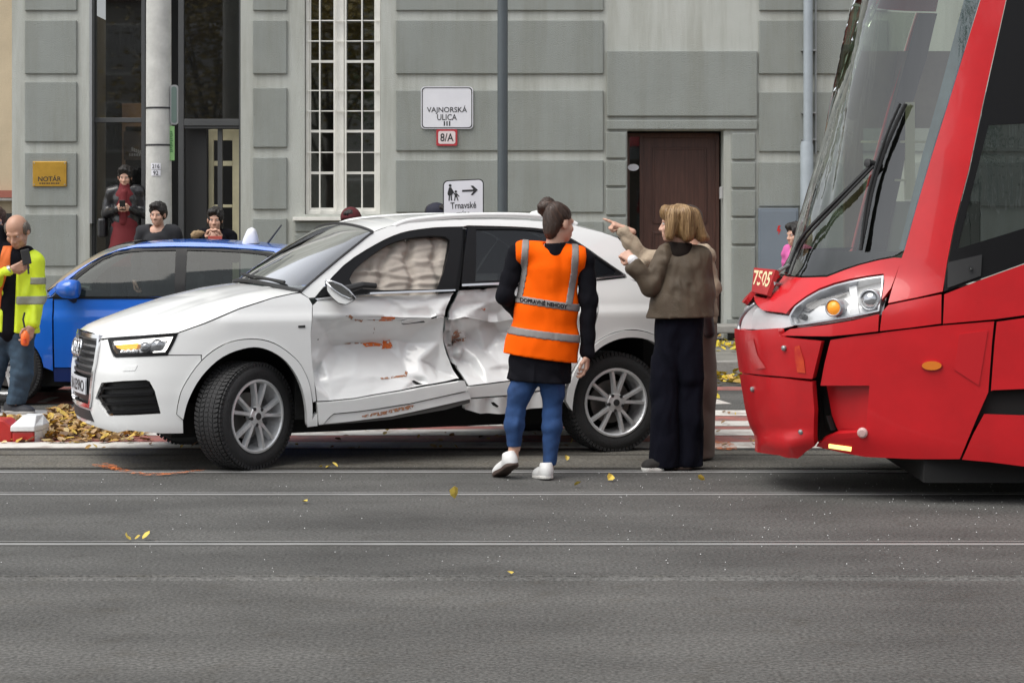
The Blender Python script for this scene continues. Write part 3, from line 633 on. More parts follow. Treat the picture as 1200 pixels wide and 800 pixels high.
D1 = Dent([(370, 350, .0), (400, 345, .012), (450, 342, .028), (500, 341, .035), (534, 340, .02), (546, 339, .01), (366, 368, 0), (400, 368, .004), (440, 367, .012), (480, 361, .02), (505, 357, .022), (525, 352, .012), (541, 346, .01),
    (360, 390, .0), (385, 390, .045), (400, 388, .05), (440, 390, .075), (470, 385, .07), (360, 410, .01), (380, 408, .05), (400, 408, .115), (430, 405, .13), (462, 405, .135), (476, 401, .115),
    (474, 379, .05), (510, 373, .04), (515, 366, .012), (478, 368, .028), (500, 388, .085), (521, 402, .06), (523, 376, .03), (488, 404, .12), (522, 419, .075), (529, 430, .06),
    (364, 432, .02), (376, 437, .07), (383, 424, .06), (370, 424, .015), (388, 446, .02), (404, 424, .085), (420, 440, .035), (450, 424, .085), (462, 444, .03), (482, 441, .04), (480, 424, .09), (500, 441, .015), (498, 424, .06), (510, 428, .085), (536, 441, .055), (541, 447, .0), (520, 436, .09), (515, 446, .01),
    (368, 452, .0), (375, 448, .03), (366, 470, .0), (390, 470, .0), (430, 465, .0), (470, 457, .0), (490, 451, .02), (497, 447, .035), (505, 451, .0), (482, 448, .005)], .014, 3)
D2 = Dent([(530, 342, .03), (550, 340, .035), (590, 335, .03), (640, 331, .01), (697, 329, 0), (534, 362, .05), (548, 366, .03), (552, 356, .055), (575, 353, .045), (600, 348, .03), (640, 344, .01), (697, 344, 0),
    (538, 380, .085), (545, 376, .05), (552, 388, .09), (542, 396, .11), (548, 402, .16), (556, 410, .12), (563, 398, .15), (572, 384, .10), (585, 372, .11), (600, 392, .13), (640, 388, .07), (697, 385, 0), (556, 396, .10),
    (540, 420, .11), (552, 424, .13), (547, 415, .07), (566, 420, .075), (562, 430, .10), (580, 415, .10), (592, 428, .05), (640, 420, .02), (697, 420, 0), (545, 436, .05), (570, 434, .03), (592, 434, .05), (640, 430, .0),
    (545, 452, .0), (570, 449, .0), (592, 446, 0), (640, 440, 0), (697, 438, 0)], .016, 5)
seam = [(366, 369), (364.5, 390), (365, 412), (367.5, 437), (371, 470)]
arcF_o = cr([(207, 485), (208.5, 473), (215, 452.5), (236, 422.5), (263.5, 403), (293.7, 397), (321, 402), (346, 419.7), (357, 436), (363, 452), (366, 472), (366, 490)], 4)
arcF_i = cr([(215, 492), (221, 469), (236, 441.7), (260.7, 418.4), (291, 407.5), (313, 410), (335, 424), (351, 449), (358, 478), (359, 500)], 4)
SZ = lambda s, z: ('sz', s, z)
# front wing, arch trim, bumper
SUV.panel('front_wing', [(207.5, 390.5), (240, 379), (280, 362), (320, 349), (343, 344), (352, 343), (362, 349), (366.5, 357)] + seam + [(366.5, 472)] + arcF_o[12:-8][::-1] + [(236, 416), (196, 416)], M_wp, suv, st=.03)
SUV.panel('wheel_arch_trim', arcF_o[:-1] + [(366, 490), (371.5, 483), (372, 498.5), (359, 500)] + arcF_i[::-1][1:], M_wp, suv, st=.025, off=.012, th=.06)
fog = [(119, 448.6), (145, 446.5), (171, 445.3), (175, 447), (181, 458), (188, 484.4), (126, 487), (112, 466.5)]
gz1, gz0 = .862, .392
grille_hw = [(.40, gz1), (.425, .80), (.415, .68), (.36, .46), (.32, gz0)]
bump = [(116.5, 399), (126.5, 397), (133, 418), (195, 416.3), (235.5, 416)] + arcF_o[:13][::-1] + [(214.5, 492), (215, 507.7), (190, 508), (150, 504)]
bs = [p for p in SUV.poly(bump)] + [(.62, .245), (.3, .27), (.0, .275), (0, gz0 - .01), (.32, gz0 - .01), (.365, .46), (.42, .68), (.43, .80), (.405, .855)]
lip_open = [(.0, .315), (.33, .31), (.30, .365), (0, .37)]
mb_ = SUV.panel('front_bumper', bs, M_wp, suv, holes=[SUV.poly(fog)], st=.025, sz=True, gap=.002, mirror=True)
SUV.panel('lower_intake', [(-.36, .30), (.36, .30), (.30, .372), (-.30, .372)], M_plast, suv, sz=True, off=.006, th=.03)
SUV.panel('fog_light_recess', fog, M_plast, suv, off=-.05, th=.0, gap=-.01)
for k in range(4):
    t0, t1 = k / 4 + .12, k / 4 + .2
    L = lambda a, b, t: (a[0] + (b[0] - a[0]) * t, a[1] + (b[1] - a[1]) * t)
    l_, r_ = ((119, 448.6), (126, 487)), ((172, 445.3), (188, 484.4)); xl = lambda t: L((118, 449), (112, 466.5), t / .47) if t < .47 else L((112, 466.5), (126, 487), (t - .47) / .53)
    SUV.panel('fog_slat', [xl(t0), L((172, 445.3), (188, 484.4), t0), L((172, 445.3), (188, 484.4), t1), xl(t1)], M_blkgl, suv, off=-.012, th=.03, gap=.001)
q = [(128, 427.3), (144.5, 427), (141, 435), (125.5, 435)]
tc_ = [(145, 427), (162, 426.5), (158, 435), (143, 435.3)]
SUV.panel('washer_cover', [(146.5, 428.5), (162, 427.5), (158.5, 434.5), (143.5, 435.2)], M_wp, suv, off=.003, th=.012)
# grille
SUV.panel('grille_backing', [(-a, z) for a, z in grille_hw] + grille_hw[::-1], M_plast, suv, sz=True, off=-.035, th=0)
o_ = [(-a, z) for a, z in grille_hw] + grille_hw[::-1]; SUV.panel('grille_frame', inset(o_, -.004), M_chrome, suv, sz=True, holes=[inset(o_, .022)], off=.014, th=.05, gap=0, st=.02)
gwz = lambda z: np.interp(z, [p[1] for p in grille_hw[::-1]], [p[0] for p in grille_hw[::-1]]) - .03
for i, z in enumerate((.835, .79, .745, .70, .655, .61)):
    SUV.panel('grille_slat', [(-gwz(z), z - .007), (gwz(z), z - .007), (gwz(z + .012), z + .009), (-gwz(z + .012), z + .009)], mat('slat_dark_chrome', (.16, .16, .165), .3, .8), suv, sz=True, off=-.006, th=.03, gap=0)
SUV.panel('plate_holder', [(-.31, .43), (.31, .43), (.33, .585), (-.33, .585)], M_blkgl, suv, sz=True, off=-.004, th=.03)
pl_ = SUV.panel('licence_plate', [(-.26, .47), (.26, .47), (.26, .58), (-.26, .58)], mat('plate_white', (.62, .64, .68), .4), suv, sz=True, off=.012, th=.01, gap=0)
def on_wrap(W, body, s0, s1, z0, z1, m, parent, off, bold=.01, name='lettering', flip=False):
    v, f = text_mesh(body, 1., bold); lo, hi = v.min(0), v.max(0); a = (v[:, 0] - lo[0]) / (hi[0] - lo[0]); b = (v[:, 1] - lo[1]) / (hi[1] - lo[1])
    s, z = s0 + a * (s1 - s0), z0 + b * (z1 - z0); return mk(name, W.pos(s, z) + W.nrm(s, z) * off, f, m, parent)
on_wrap(SUV, 'BA 839IO', -.22, .235, .487, .563, M_blk if 'sign_black' in MATS else M_plast, pl_, .0145, .012)
em = MB()
for k in range(4):
    s0 = -.105 + .07 * k; ring = []
    for t in np.linspace(0, 2 * PI, 25):
        ring.append(SUV.pos(s0 + .05 * math.cos(t), .768 + .05 * math.sin(t)) + SUV.nrm(s0, .768) * .03)
    em.tube(ring, .0075, 6, cap=False)
em.build('ring_emblem', M_chrome, suv, smooth=True)
# bonnet, cowl and roof
E_px = [(352, 342), (372, 324.5), (395, 305), (418, 286.5), (437, 272.2), (455, 265.5), (480, 261.3), (510, 258.8), (547, 257.3), (580, 257), (612, 257.8), (645, 260), (675, 264.5), (705, 272), (724, 279)]
E_sz = np.array([SUV.inv(*p) for p in E_px]); E3 = SUV.pos(E_sz[:, 0], E_sz[:, 1])
def mirror_suv(p):
    p = np.asarray(p, float); d = (p - SO) @ SL; return p - 2 * d[..., None] * SL
lipS = np.array(SUV.poly([(207.5, 389.5), (180, 392), (150, 393.8), (127, 395.5), (117, 397)]) + [(.3, .872), (.15, .876), (0, .878)])
lip3 = SUV.pos(lipS[:, 0], lipS[:, 1]); lip_full = np.vstack([lip3, mirror_suv(lip3[:-1])[::-1]])
def resample(P, n):
    P = np.asarray(P); d = np.r_[0, np.cumsum(np.linalg.norm(np.diff(P, axis=0), axis=1))]; t = np.linspace(0, d[-1], n); return np.stack([np.interp(t, d, P[:, i]) for i in range(3)], 1)
NA = 33; lipR = resample(lip_full, NA)
side = SUV.poly([(207.5, 389.5), (240, 378), (280, 361), (320, 348.3), (343, 343.3), (352, 342)]); side3 = resample(SUV.pos(np.array(side)[:, 0], np.array(side)[:, 1]), 25)
c0 = E3[0]; c1 = mirror_suv(c0); tt = np.linspace(0, 1, NA); arch = 4 * tt * (1 - tt)
cowl = c0 + (c1 - c0) * tt[:, None] - SR * (.17 * arch)[:, None] + np.array((0, 0, .03)) * arch[:, None]
side3m = mirror_suv(side3)
def bonnet(i, j):
    a, t = i / 24, j / (NA - 1)
    base = lipR[j] * (1 - a) + cowl[j] * a
    e0 = side3[i] - (lipR[0] * (1 - a) + cowl[0] * a); e1 = side3m[i] - (lipR[-1] * (1 - a) + cowl[-1] * a)
    p = base + e0 * (1 - t) ** 1.5 * (1 if t < 1 else 0) + e1 * t ** 1.5
    x = abs(2 * t - 1); bul = math.sin(PI * min(1, a ** .62)) ** .8 if 0 < a < 1 else 0
    return p + np.array((0, 0, 1.)) * (.035 * bul * (1 - x ** 2.5) + .014 * bul * math.exp(-((x - .72) / .06) ** 2))
b = MB(); b.grid(bonnet, range(25), range(NA)); b.build('bonnet', M_wp, suv, smooth=True)
SUV.panel('bonnet_shut_line', [(116.5, 398), (127, 396.6), (150, 394.9), (180, 393.2), (207, 390.8), (207, 391.8), (150, 396.0), (117, 399.6)], M_plast, suv, off=-.01, th=0, gap=0)
# windscreen and roof lofts between the near edge and its mirror
EC = np.array(cr(E3, 5)); iH = 4 * 5
def loft(P, bul, updir, n=25):
    M_ = mirror_suv(P); b = MB()
    def fn(i, j):
        t = j / (n - 1); a = 4 * t * (1 - t); return P[i] * (1 - t) + M_[i] * t + np.asarray(updir(i / (len(P) - 1))) * bul(i / (len(P) - 1)) * (a ** .8 if a > 0 else 0)
    return b.grid(fn, range(len(P)), range(n))
wsd = lambda t: -SR * (.8 - .3 * t) + np.array((0, 0, .3 + .5 * t))
ws = loft(EC[:iH + 1], lambda t: .16 - .09 * t, wsd); ws_o = ws.build('windscreen', M_glass, suv, smooth=True)
rf = loft(EC[iH:], lambda t: .05, lambda t: -SR * .45 * max(0, 1 - 5 * t) + np.array((0, 0, .82))); rf.build('roof', M_wp, suv, smooth=True)
b = MB(); wl = loft(EC[iH - 1:iH + 1], lambda t: .07, lambda t: wsd(1)); hv = np.array(wl.v).reshape(2, 25, 3)
b.tube([p + np.array((0, 0, .004)) for p in hv[1]], .008, 5); b.tube([p for p in np.array(ws.v).reshape(-1, 25, 3)[0]], .016, 5); b.tube([p for p in EC[:iH + 1]], .009, 5); b.build('windscreen_seal', M_plast, suv)
# roof side / A pillar (white)
SUV.panel('roof_side', [(352, 342)] + E_px[1:-1] + [(724, 279), (737, 293), (745, 312), (748, 330), (735, 326)] + cr([(733, 321.5), (715, 309.5), (700, 299), (685, 288.5), (670, 279.5), (655, 273), (635, 268), (600, 265.5), (548, 264.2)], 3) + cr([(543, 265.5), (520, 266), (500, 267.5), (470, 272.8), (440, 286.3), (402.5, 311), (369, 348.5)], 3) + [(362, 349)], M_wp, suv, st=.03, gap=.001)
# door window frames
gF = cr([(410, 327), (417, 315), (434, 300), (457, 285.5), (480, 278.5), (505, 276), (522, 277)], 3) + [(527, 281), (527, 290), (520, 318), (512.5, 338.5), (450, 339.5), (415, 337)]
fF = cr([(369.5, 349.5), (402.5, 311.5), (440, 287), (470, 273.3), (500, 267.9), (520, 266.4), (542.5, 266)], 3) + [(541, 290), (537, 320), (533, 339.7), (480, 341.3), (436, 343), (400, 346.5), (372, 351)]
SUV.panel('front_door_window_frame', fF, M_blkgl, suv, holes=[gF], st=.03, off=-.004, th=.03, gap=.001)
gR = cr([(558, 268.8), (600, 268.6), (632, 270.8), (655, 276), (667, 281)], 3) + [(669, 283.5), (660, 306), (655, 325.5), (557.5, 329)]
gQ = [(673, 285)] + cr([(676, 286), (690, 295), (708, 307.5), (722, 317.5)], 3) + [(720, 321), (690, 324.5), (661, 325)]
fR = [(548.5, 264.8)] + cr([(600, 266.2), (635, 268.7), (655, 273.7), (670, 280.3), (685, 289.3), (700, 299.8), (715, 310.3), (731, 321.3)], 3) + [(728, 324), (692, 327.5), (600, 331), (557, 332.3), (541, 333.5), (544, 300)]
SUV.panel('rear_door_window_frame', fR, M_blkgl, suv, holes=[gR, gQ], st=.03, off=-.004, th=.03, gap=.001)
SUV.panel('rear_door_glass', gR, M_glass_t, suv, off=-.012, th=0, gap=-.01, mirror=True); SUV.panel('quarter_glass', gQ, M_glass_t, suv, off=-.012, th=0, gap=-.01, mirror=True)
SUV.panel('chrome_strip', [(436, 342.6), (480, 341), (533.5, 339.2), (533.5, 341), (480, 343), (436, 344.6), (372, 351.8), (369, 350), (400, 346)], M_chrome, suv, off=.004, th=.01, gap=0)
SUV.panel('chrome_strip', [(541, 333.2), (600, 330.6), (692, 326.6), (733, 322), (731, 324.3), (692, 328.8), (600, 333), (541, 335.6)], M_chrome, suv, off=.008, th=.01, gap=0)
# doors, crushed
fd = SUV.panel('front_door', [(366.5, 357.5), (372, 352), (400, 347), (436, 344.5), (480, 343), (534, 341), (530, 347), (525.5, 358), (523, 368), (524, 385), (525, 400), (529, 415), (534, 428), (540, 444), (497, 451.5), (470, 457), (440, 462), (415, 466.5), (390, 469), (371.5, 470)] + seam[::-1][1:-1], M_wp, suv, st=.014, th=.03, disp=D1, gap=.002)
rd = SUV.panel('rear_door', [(541, 337), (600, 333.5), (692, 329.5), (700, 345), (700.5, 360), (697, 380), (694, 404), (680, 420), (669, 437), (640, 441), (592, 446.5), (549, 452), (545, 440), (540, 428), (536.5, 417), (531, 402), (530, 385), (530, 368), (534, 355)], M_wp, suv, st=.014, th=.03, disp=D2, gap=.002)
SUV.panel('door_gap_lining', [(528, 341), (541, 336), (540, 360), (545, 420), (552, 452), (536, 452), (526, 420), (520, 380)], M_under, suv, off=-.26, th=0)
B = [(527, 278), (545, 266), (545, 300), (540, 338), (512, 342), (520, 318)]
SUV.panel('centre_pillar', B, M_blkgl, suv, off=-.03, th=.02)
# torn paint and scrapes on the doors
def scrape(P, m, parent, D, nm='paint_scrape', off=.004): return SUV.panel(nm, P, m, parent, off=off, th=0, gap=0, st=.012, disp=D)
for P in ([(449, 369.5), (452, 368.6), (466, 368), (465, 372), (464, 376.5), (455, 377), (447.5, 377), (448.5, 373)], [(461, 401), (463, 403), (468, 400.6), (471, 406), (471.5, 411), (464, 411.4), (458, 411.8), (461, 408)], [(436, 405.5), (448, 404), (460, 406), (461, 409), (450, 408.5), (440, 409.5)]): scrape(P, M_scrape, fd, D1)
for P in ([(405, 369), (411, 368), (420, 374), (428, 374.5), (427, 378), (420, 377), (410, 371.5)], [(440, 375.5), (443, 372), (442.5, 377)], [(412, 405.5), (425, 404.6), (440, 404.8), (440, 405.8), (420, 406.3)], [(448, 443.5), (462, 442), (478, 440), (480, 436), (483, 437), (480, 442), (460, 444), (450, 445)], [(444, 384), (446, 388), (445.5, 394), (444.6, 390)]): scrape(P, M_brown, fd, D1)
for P in ([(538, 396), (546, 387), (551, 392), (548, 402), (558, 397), (557, 402), (547, 405), (541, 408)],): scrape(P, M_brown, rd, D2, off=.012)
scrape([(540, 403), (544, 399), (545.5, 403), (542, 408.5)], M_under, rd, D2, 'tear', .016); scrape([(569, 358.8), (575, 358.4), (574, 360.4), (569.6, 360.5)], M_scrape, rd, D2)
scrape([(374, 398.5), (376.5, 397.6), (376, 399.4)], M_under, fd, D1, 'tear'); scrape([(484, 447), (488, 446.2), (496.5, 450.5), (490, 451.2)], M_under, fd, D1, 'tear')
# handle
hd = SUV.panel('door_handle', [(474, 377), (480, 374.5), (500, 371.3), (510, 369.8), (513, 371.5), (512, 374.5), (500, 377), (484, 380), (476, 380.5)], M_wp, fd, off=.03, th=.03, disp=D1, st=.012); SUV.panel('handle_end', [(506.5, 370), (513.5, 369), (513.5, 373), (508, 374.8)], M_blkgl, hd, off=.034, th=.02, disp=D1); SUV.panel('handle_recess', [(474, 379.5), (500, 375), (505, 379), (478, 382)], M_plast, fd, off=.004, th=0, disp=D1)
SUV.panel('side_badge', [(349.5, 381.5), (357.5, 381), (357.5, 383.8), (349.5, 384)], M_plast, suv, off=.004, th=.004, gap=0)
# lower trims: the bent sill
sl = lambda f: (lambda px, V: f(px))
bend = lambda px, V: np.interp(px[:, 0], [370, 460, 548], [0.0, .015, .06])
SUV.panel('door_lower_trim', [(371, 471), (390, 469.5), (415, 467), (440, 462.5), (470, 457.5), (497, 452), (540, 444.3), (544, 455), (520, 461), (477, 471.5), (440, 478), (415, 481.5), (390, 484), (384, 489), (378, 496), (372, 497)], M_wp, suv, off=.02, th=.05, disp=bend, st=.02)
SUV.panel('sill', [(390, 484.3), (415, 482), (440, 478.5), (477, 472), (520, 461.5), (544.5, 456), (548, 465), (520, 472), (490, 479.5), (458, 487), (420, 492), (377, 496.5), (384, 489.5)], M_wp, suv, off=.012, th=.06, disp=bend, st=.02)
SUV.panel('sill_underside', [(377, 496.8), (420, 492.3), (458, 487.3), (490, 480), (520, 472.5), (548, 465.5), (548, 470.5), (520, 479), (490, 485), (458, 491.5), (420, 495.5), (372.5, 499)], mat('grey_sill_plastic', (.14, .14, .135), .6), suv, off=-.01, th=.05, disp=bend, st=.02)
scrape([(420, 487), (432, 483.5), (450, 480.5), (466, 476), (477, 473.2), (483, 473), (480, 477.5), (466, 480.5), (445, 485.5), (426, 487.8)], M_brown, suv, lambda p, V: bend(p, V) + .012)
SUV.panel('rear_door_lower_trim', [(547.5, 453), (592, 447.3), (640, 442), (668, 439), (662, 452), (640, 456), (592, 463), (548, 466)], M_wp, suv, off=.012, th=.04, st=.02)
SUV.panel('rear_sill', [(546, 467), (592, 464), (640, 457), (661, 454), (660, 470), (638, 477), (610, 481), (590, 485), (562, 484.5), (545, 480)], M_wp, suv, off=.006, th=.06, st=.02, disp=lambda p, V: .012 * np.sin(p[:, 0] * .25))
scrape([(573.5, 470.5), (577, 470), (583, 475), (581, 476.5), (576, 474)], M_under, suv, lambda p, V: np.full(len(p), .02), 'tear')
# rear quarter with arch and rear end
arcR_o = cr([(662, 470), (666, 452), (675, 430), (692, 407), (715, 391.5), (740, 386.3), (765, 391.5), (788, 407), (803, 428), (812, 452), (816, 478)], 4)
arcR_i = cr([(670, 482), (673, 458), (681, 437), (697, 412.5), (718, 399.5), (740, 395.5), (763, 400), (782, 415), (796, 436), (804, 460), (807, 484)], 4)
sR = [SUV.inv(*p) for p in arcR_o]; sI = [SUV.inv(*p) for p in arcR_i]; L_ = SUV.L
cut = [p for p in sR if p[0] < sR[24][0] + 9 and p[1] > .3]
qp = SUV.poly([(692, 329.5), (735, 325), (748, 331)]) + [(SUV.inv(748, 331)[0] + .25, 1.12), (L_, 1.12), (L_, .36), (sR[-1][0] + .02, .36)] + [p for p in sR[::-1] if p[1] > .36][:-6] + SUV.poly([(695, 404), (698, 380), (701.5, 360), (701, 345)])
SUV.panel('rear_quarter', qp, M_wp, suv, sz=True, st=.03, mirror=True); SUV.panel('wheel_arch_trim', sR + sI[::-1], M_wp, suv, sz=True, st=.025, off=.012, th=.06)
SUV.panel('rear_bumper', [(sR[-1][0] + .02, .355), (L_, .355), (L_, .22), (sR[-1][0], .22)], M_plast, suv, sz=True, off=.01, mirror=True)
SUV.panel('tail_light', [(L_ - .75, .95), (L_ - .38, .95), (L_ - .38, 1.1), (L_ - .7, 1.1)], mat('tail_red', (.4, .01, .01), .2, coat=.6), suv, sz=True, off=.01, mirror=True)
pR = E3[-1]; e1 = SUV.pos(SUV.inv(748, 331)[0] + .1, 1.12); tl_ = np.array(cr([pR, (pR + e1) / 2 + SR * .05, e1 + SR * .02], 4)); lf = loft(tl_, lambda t: .14, lambda t: SR * 1.0 + np.array((0, 0, .2)), 17); lf.build('tailgate_window', M_glass_t, suv, smooth=True)
sp = MB(); pm = mirror_suv(pR); sp.grid(lambda i, j: pR * (1 - j / 12) + pm * j / 12 + np.array((0, 0, .07)) * 4 * (j / 12) * (1 - j / 12) + (SR * (.20 * i)) + np.array((0, 0, -.01 - .05 * i)) - np.array((0, 0, .05)) * (i > 1), [0, .5, 1, 1.2], range(13)); sp.build('roof_spoiler', M_wp, suv, smooth=True)
# roof rail and aerial
rail = [at(x, y, 0) for x, y in ()]
rl = []
for x, y in ((464, 265), (478, 259.6), (500, 256.3), (530, 253.7), (565, 252.3), (610, 252.5), (645, 255), (670, 260.2), (678, 264)):
    s_, z_ = SUV.inv(x, y + 4.5); p = SUV.pos(s_, z_) - SL * .03; rl.append(np.array((p[0], p[1], CAMZ - (y - HOR) * p[1] / FPX)))
b = MB(); b.tube(cr(rl, 4), .02, 8); b.build('roof_rail', M_wp, suv, smooth=True)
b = MB(); b.tube(cr([mirror_suv(p) for p in rl], 4), .02, 8); b.build('roof_rail', M_wp, suv, smooth=True)
mid = SO + SR * 3.30 + np.array((0, 0, 1.615)); b = MB(); b.tube([mid - SR * .07, mid + np.array((0, 0, .035)), mid + SR * .06 + np.array((0, 0, .06)), mid + SR * .09], [.02, .03, .022, .012], 8); b.build('aerial_fin', M_wp, suv, smooth=True)
# far side: plain body side, glass, pillars
SUV_far = [(-1.9, .3), (-1.9, 1.13)]
far = [(-s, z) for s, z in [(1.12, .28), (L_ - .8, .28), (L_ - .8, 1.12), (1.9, 1.13), (1.15, .93)]]
archs = []
for sc in (1.52, 4.05): archs.append([(-(sc + .37 * math.cos(t)), .36 + .37 * math.sin(t)) for t in np.linspace(0, 2 * PI, 25)[:-1]])
SUV.panel('far_body_side', far, M_wp, suv, sz=True, holes=[inset(a, .0) for a in archs], st=.05)
SUV.panel('far_roof_side', [(-s, z) for s, z in SUV.poly([(352, 342)] + E_px[1:-1] + [(724, 279), (737, 293), (748, 330), (733, 325)] + cr([(733, 321.5), (700, 299), (670, 279.5), (635, 268), (548, 264.2)], 3) + cr([(520, 266), (470, 272.8), (402.5, 311), (369, 348.5)], 3))], M_wp, suv, sz=True, st=.04)
SUV.panel('far_door_glass', [(-s, z) for s, z in SUV.poly(gF)], M_glass_t, suv, sz=True, off=-.01, th=0, gap=-.02)
SUV.panel('far_centre_pillar', [(-s, z) for s, z in SUV.poly(B)], M_plast, suv, sz=True, st=.05)
# underbody, dark box added in the engine bay to block light, dark wheel houses
def sbox(u0, u1, w0, w1, z0, z1, name, m, parent=suv, bev=0):
    c = SO + SR * (u0 + u1) / 2 + SL * (w0 + w1) / 2 + np.array((0, 0, (z0 + z1) / 2)); b = MB(); b.obox(c, SR * (u1 - u0) / 2, SL * (w1 - w0) / 2, (0, 0, (z1 - z0) / 2)); return b.build(name, m, parent, bev=bev)
sbox(.5, 4.2, -.68, .60, .2, .42, 'underbody', M_under); sbox(.22, 1.36, -.6, .5, .42, .8, 'engine_bay_blocker', M_under); sbox(1.36, 4.1, -.72, .60, .42, .5, 'cabin_floor', M_under); sbox(1.30, 1.36, -.78, .72, .3, 1.05, 'bulkhead', M_under); sbox(3.9, 4.3, -.7, .6, .4, .95, 'boot_floor', M_under)
sbox(1.4, 3.9, -.82, -.80, .3, 1.1, 'far_door_lining', M_seat)
sbox(1.42, 1.75, -.75, .72, .92, 1.10, 'dashboard', M_plast, bev=.05)
for w_ in (-.38, .38):
    sbox(2.0, 2.5, w_ - .25, w_ + .25, .5, .72, 'seat', M_seat, bev=.05); sbox(2.42, 2.58, w_ - .24, w_ + .24, .7, 1.28, 'seat_backrest', M_seat, bev=.05); sbox(2.5, 2.58, w_ - .13, w_ + .13, 1.31, 1.5, 'headrest', M_seat, bev=.03)
sbox(2.95, 3.4, -.65, .6, .5, .75, 'rear_bench', M_seat, bev=.05); sbox(3.4, 3.55, -.65, .6, .7, 1.25, 'rear_bench_backrest', M_seat, bev=.05)
sw = MB(); cs = SO + SR * 1.88 + SL * .38 + np.array((0, 0, 1.05)); axs = SR * .85 + np.array((0, 0, .5)); axs /= np.linalg.norm(axs); e1_ = SL; e2_ = np.cross(axs, e1_)
sw.tube([cs + .18 * (math.cos(t) * e1_ + math.sin(t) * e2_) for t in np.linspace(0, 2 * PI, 25)], .014, 6, cap=False); sw.tube([cs - .18 * e1_, cs + .18 * e1_], .015, 6); sw.build('steering_wheel', M_plast, suv)
mi = SO + SR * 1.98 + np.array((0, 0, 1.52)); b = MB(); b.obox(mi, SR * .012, SL * .11, (0, 0, .03)); b.build('rear_view_mirror', M_plast, suv, bev=.008)
# side airbag: puffed curtain behind the front window
apx = [(409, 332)] + gF[1:-3] + [(514, 342), (450, 344), (413, 341)]
puck = np.array([(482, 295, 6), (511, 297, 5), (436, 310, 5)])
def abag(px, V):
    x, y = px[:, 0], px[:, 1]; d = np.zeros(len(px)); n = np.zeros(len(px))
    for cx, cy, r in puck: dd = np.hypot(x - cx, y - cy); d -= .030 * np.exp(-(dd / r) ** 2); th = np.arctan2(y - cy, x - cx); n += .007 * np.exp(-(dd / (3.2 * r)) ** 2) * np.abs(np.sin(3.5 * th + cx))
    for c, k, w_, a_ in ((452, -.25, 5, .028), (484, .10, 4.5, .034), (515, .12, 4, .022)): xx = x - c - k * (y - 310) - 2.5 * np.sin(y * .16 + c); d -= a_ * np.exp(-(xx / w_) ** 2)
    for y0, sl, a_ in ((287, -.05, .010), (299, .10, .014), (309, -.12, .012), (319, .05, .016), (329, -.06, .014)): yy = y - y0 - sl * (x - 480) - 2.2 * np.sin(x * .085 + y0); n += .7 * a_ * (np.exp(-(yy / 2.2) ** 2) - .6 * np.exp(-((yy - 3.2) / 2.6) ** 2))
    return d + n
SUV.panel('side_airbag', apx, mat('airbag_cloth', (.42, .375, .33), .85, bump=.35, bscale=160, var=.12, vscale=5), suv, off=-.06, th=0, gap=-.02, st=.012, disp=abag)
# broken wing mirror hanging from the door
mc = SUV.pos(*SUV.inv(399, 344)) + SL * .13; k = mc[1] / FPX
mX, mZ = np.array((1., 0, 0)), np.array((0, 0, 1.))
def mpt(px, py, d): return np.array(((px - 600) * (mc[1] + d) / FPX, mc[1] + d, CAMZ - (py - HOR) * (mc[1] + d) / FPX))
sh = MB(); out_ = cr([(381, 329), (389, 330.5), (399, 334), (408, 341), (416, 349), (413.5, 353), (405, 357), (397, 355.5), (389, 349), (383, 341)], 4, closed=True); n = len(out_); rings = []
cx_, cy_ = 399, 344
for sc, d in ((1.0, -.02), (1.0, .02), (.93, .05), (.7, .085), (.35, .10)): rings.append([mpt(cx_ + (x - cx_) * sc, cy_ + (y - cy_) * sc, d) for x, y in out_])
for r_ in rings: sh.v += [tuple(p) for p in r_]
for i in range(len(rings) - 1):
    for j in range(n): sh.f.append((i * n + j, i * n + (j + 1) % n, (i + 1) * n + (j + 1) % n, (i + 1) * n + j))
sh.f.append(tuple((len(rings) - 1) * n + j for j in range(n))); mo = sh.build('wing_mirror', M_wp, suv, smooth=True)
ins_ = [(382.5, 330), (390, 331.5), (399, 335), (407, 341), (414.5, 349.5), (409, 349.5), (400, 345), (391, 339)]
mk('mirror_glass', [mpt(x, y, -.024) for x, y in ins_], [tuple(range(8))], mat('mirror_glass', (.55, .57, .58), .06, 1.0), mo)
lo_ = [(382.5, 331), (391, 339.5), (400, 345.6), (409, 350), (414.5, 350.3), (412.5, 353), (405, 356.4), (397, 354.8), (389.5, 348.5), (383.8, 341)]
mk('mirror_cap', [mpt(x, y, -.026) for x, y in lo_], [tuple(range(10))], M_wp, mo)
rm = MB(); rm.tube([mpt(x, y, -.03) for x, y in [(381, 328.5), (390, 330), (400, 333.8), (409, 340.5), (416.8, 349.3), (409.5, 350.2), (400, 345.8), (391, 339.8), (382, 330.5)]], .008, 6); rm.build('mirror_rim', M_chrome, mo, smooth=True)
ar = MB(); ar.tube([mpt(402, 340, .03), mpt(425, 334, .09), mpt(440, 335, .15)], [.03, .022, .02], 8); ar.build('mirror_arm', M_plast, mo)
SUV.panel('mirror_triangle', [(371, 348.5), (395, 325), (410, 328), (414, 338), (400, 345)], M_blkgl, suv, off=.006, th=.02)
# wiper
b = MB(); wsg = np.array(ws.v).reshape(-1, 25, 3); b.tube([wsg[1][3] + np.array((0, 0, .02)), wsg[1][12] + np.array((0, 0, .02)), wsg[2][20] + np.array((0, 0, .02))], .01, 5); b.build('wiper', M_plast, suv)
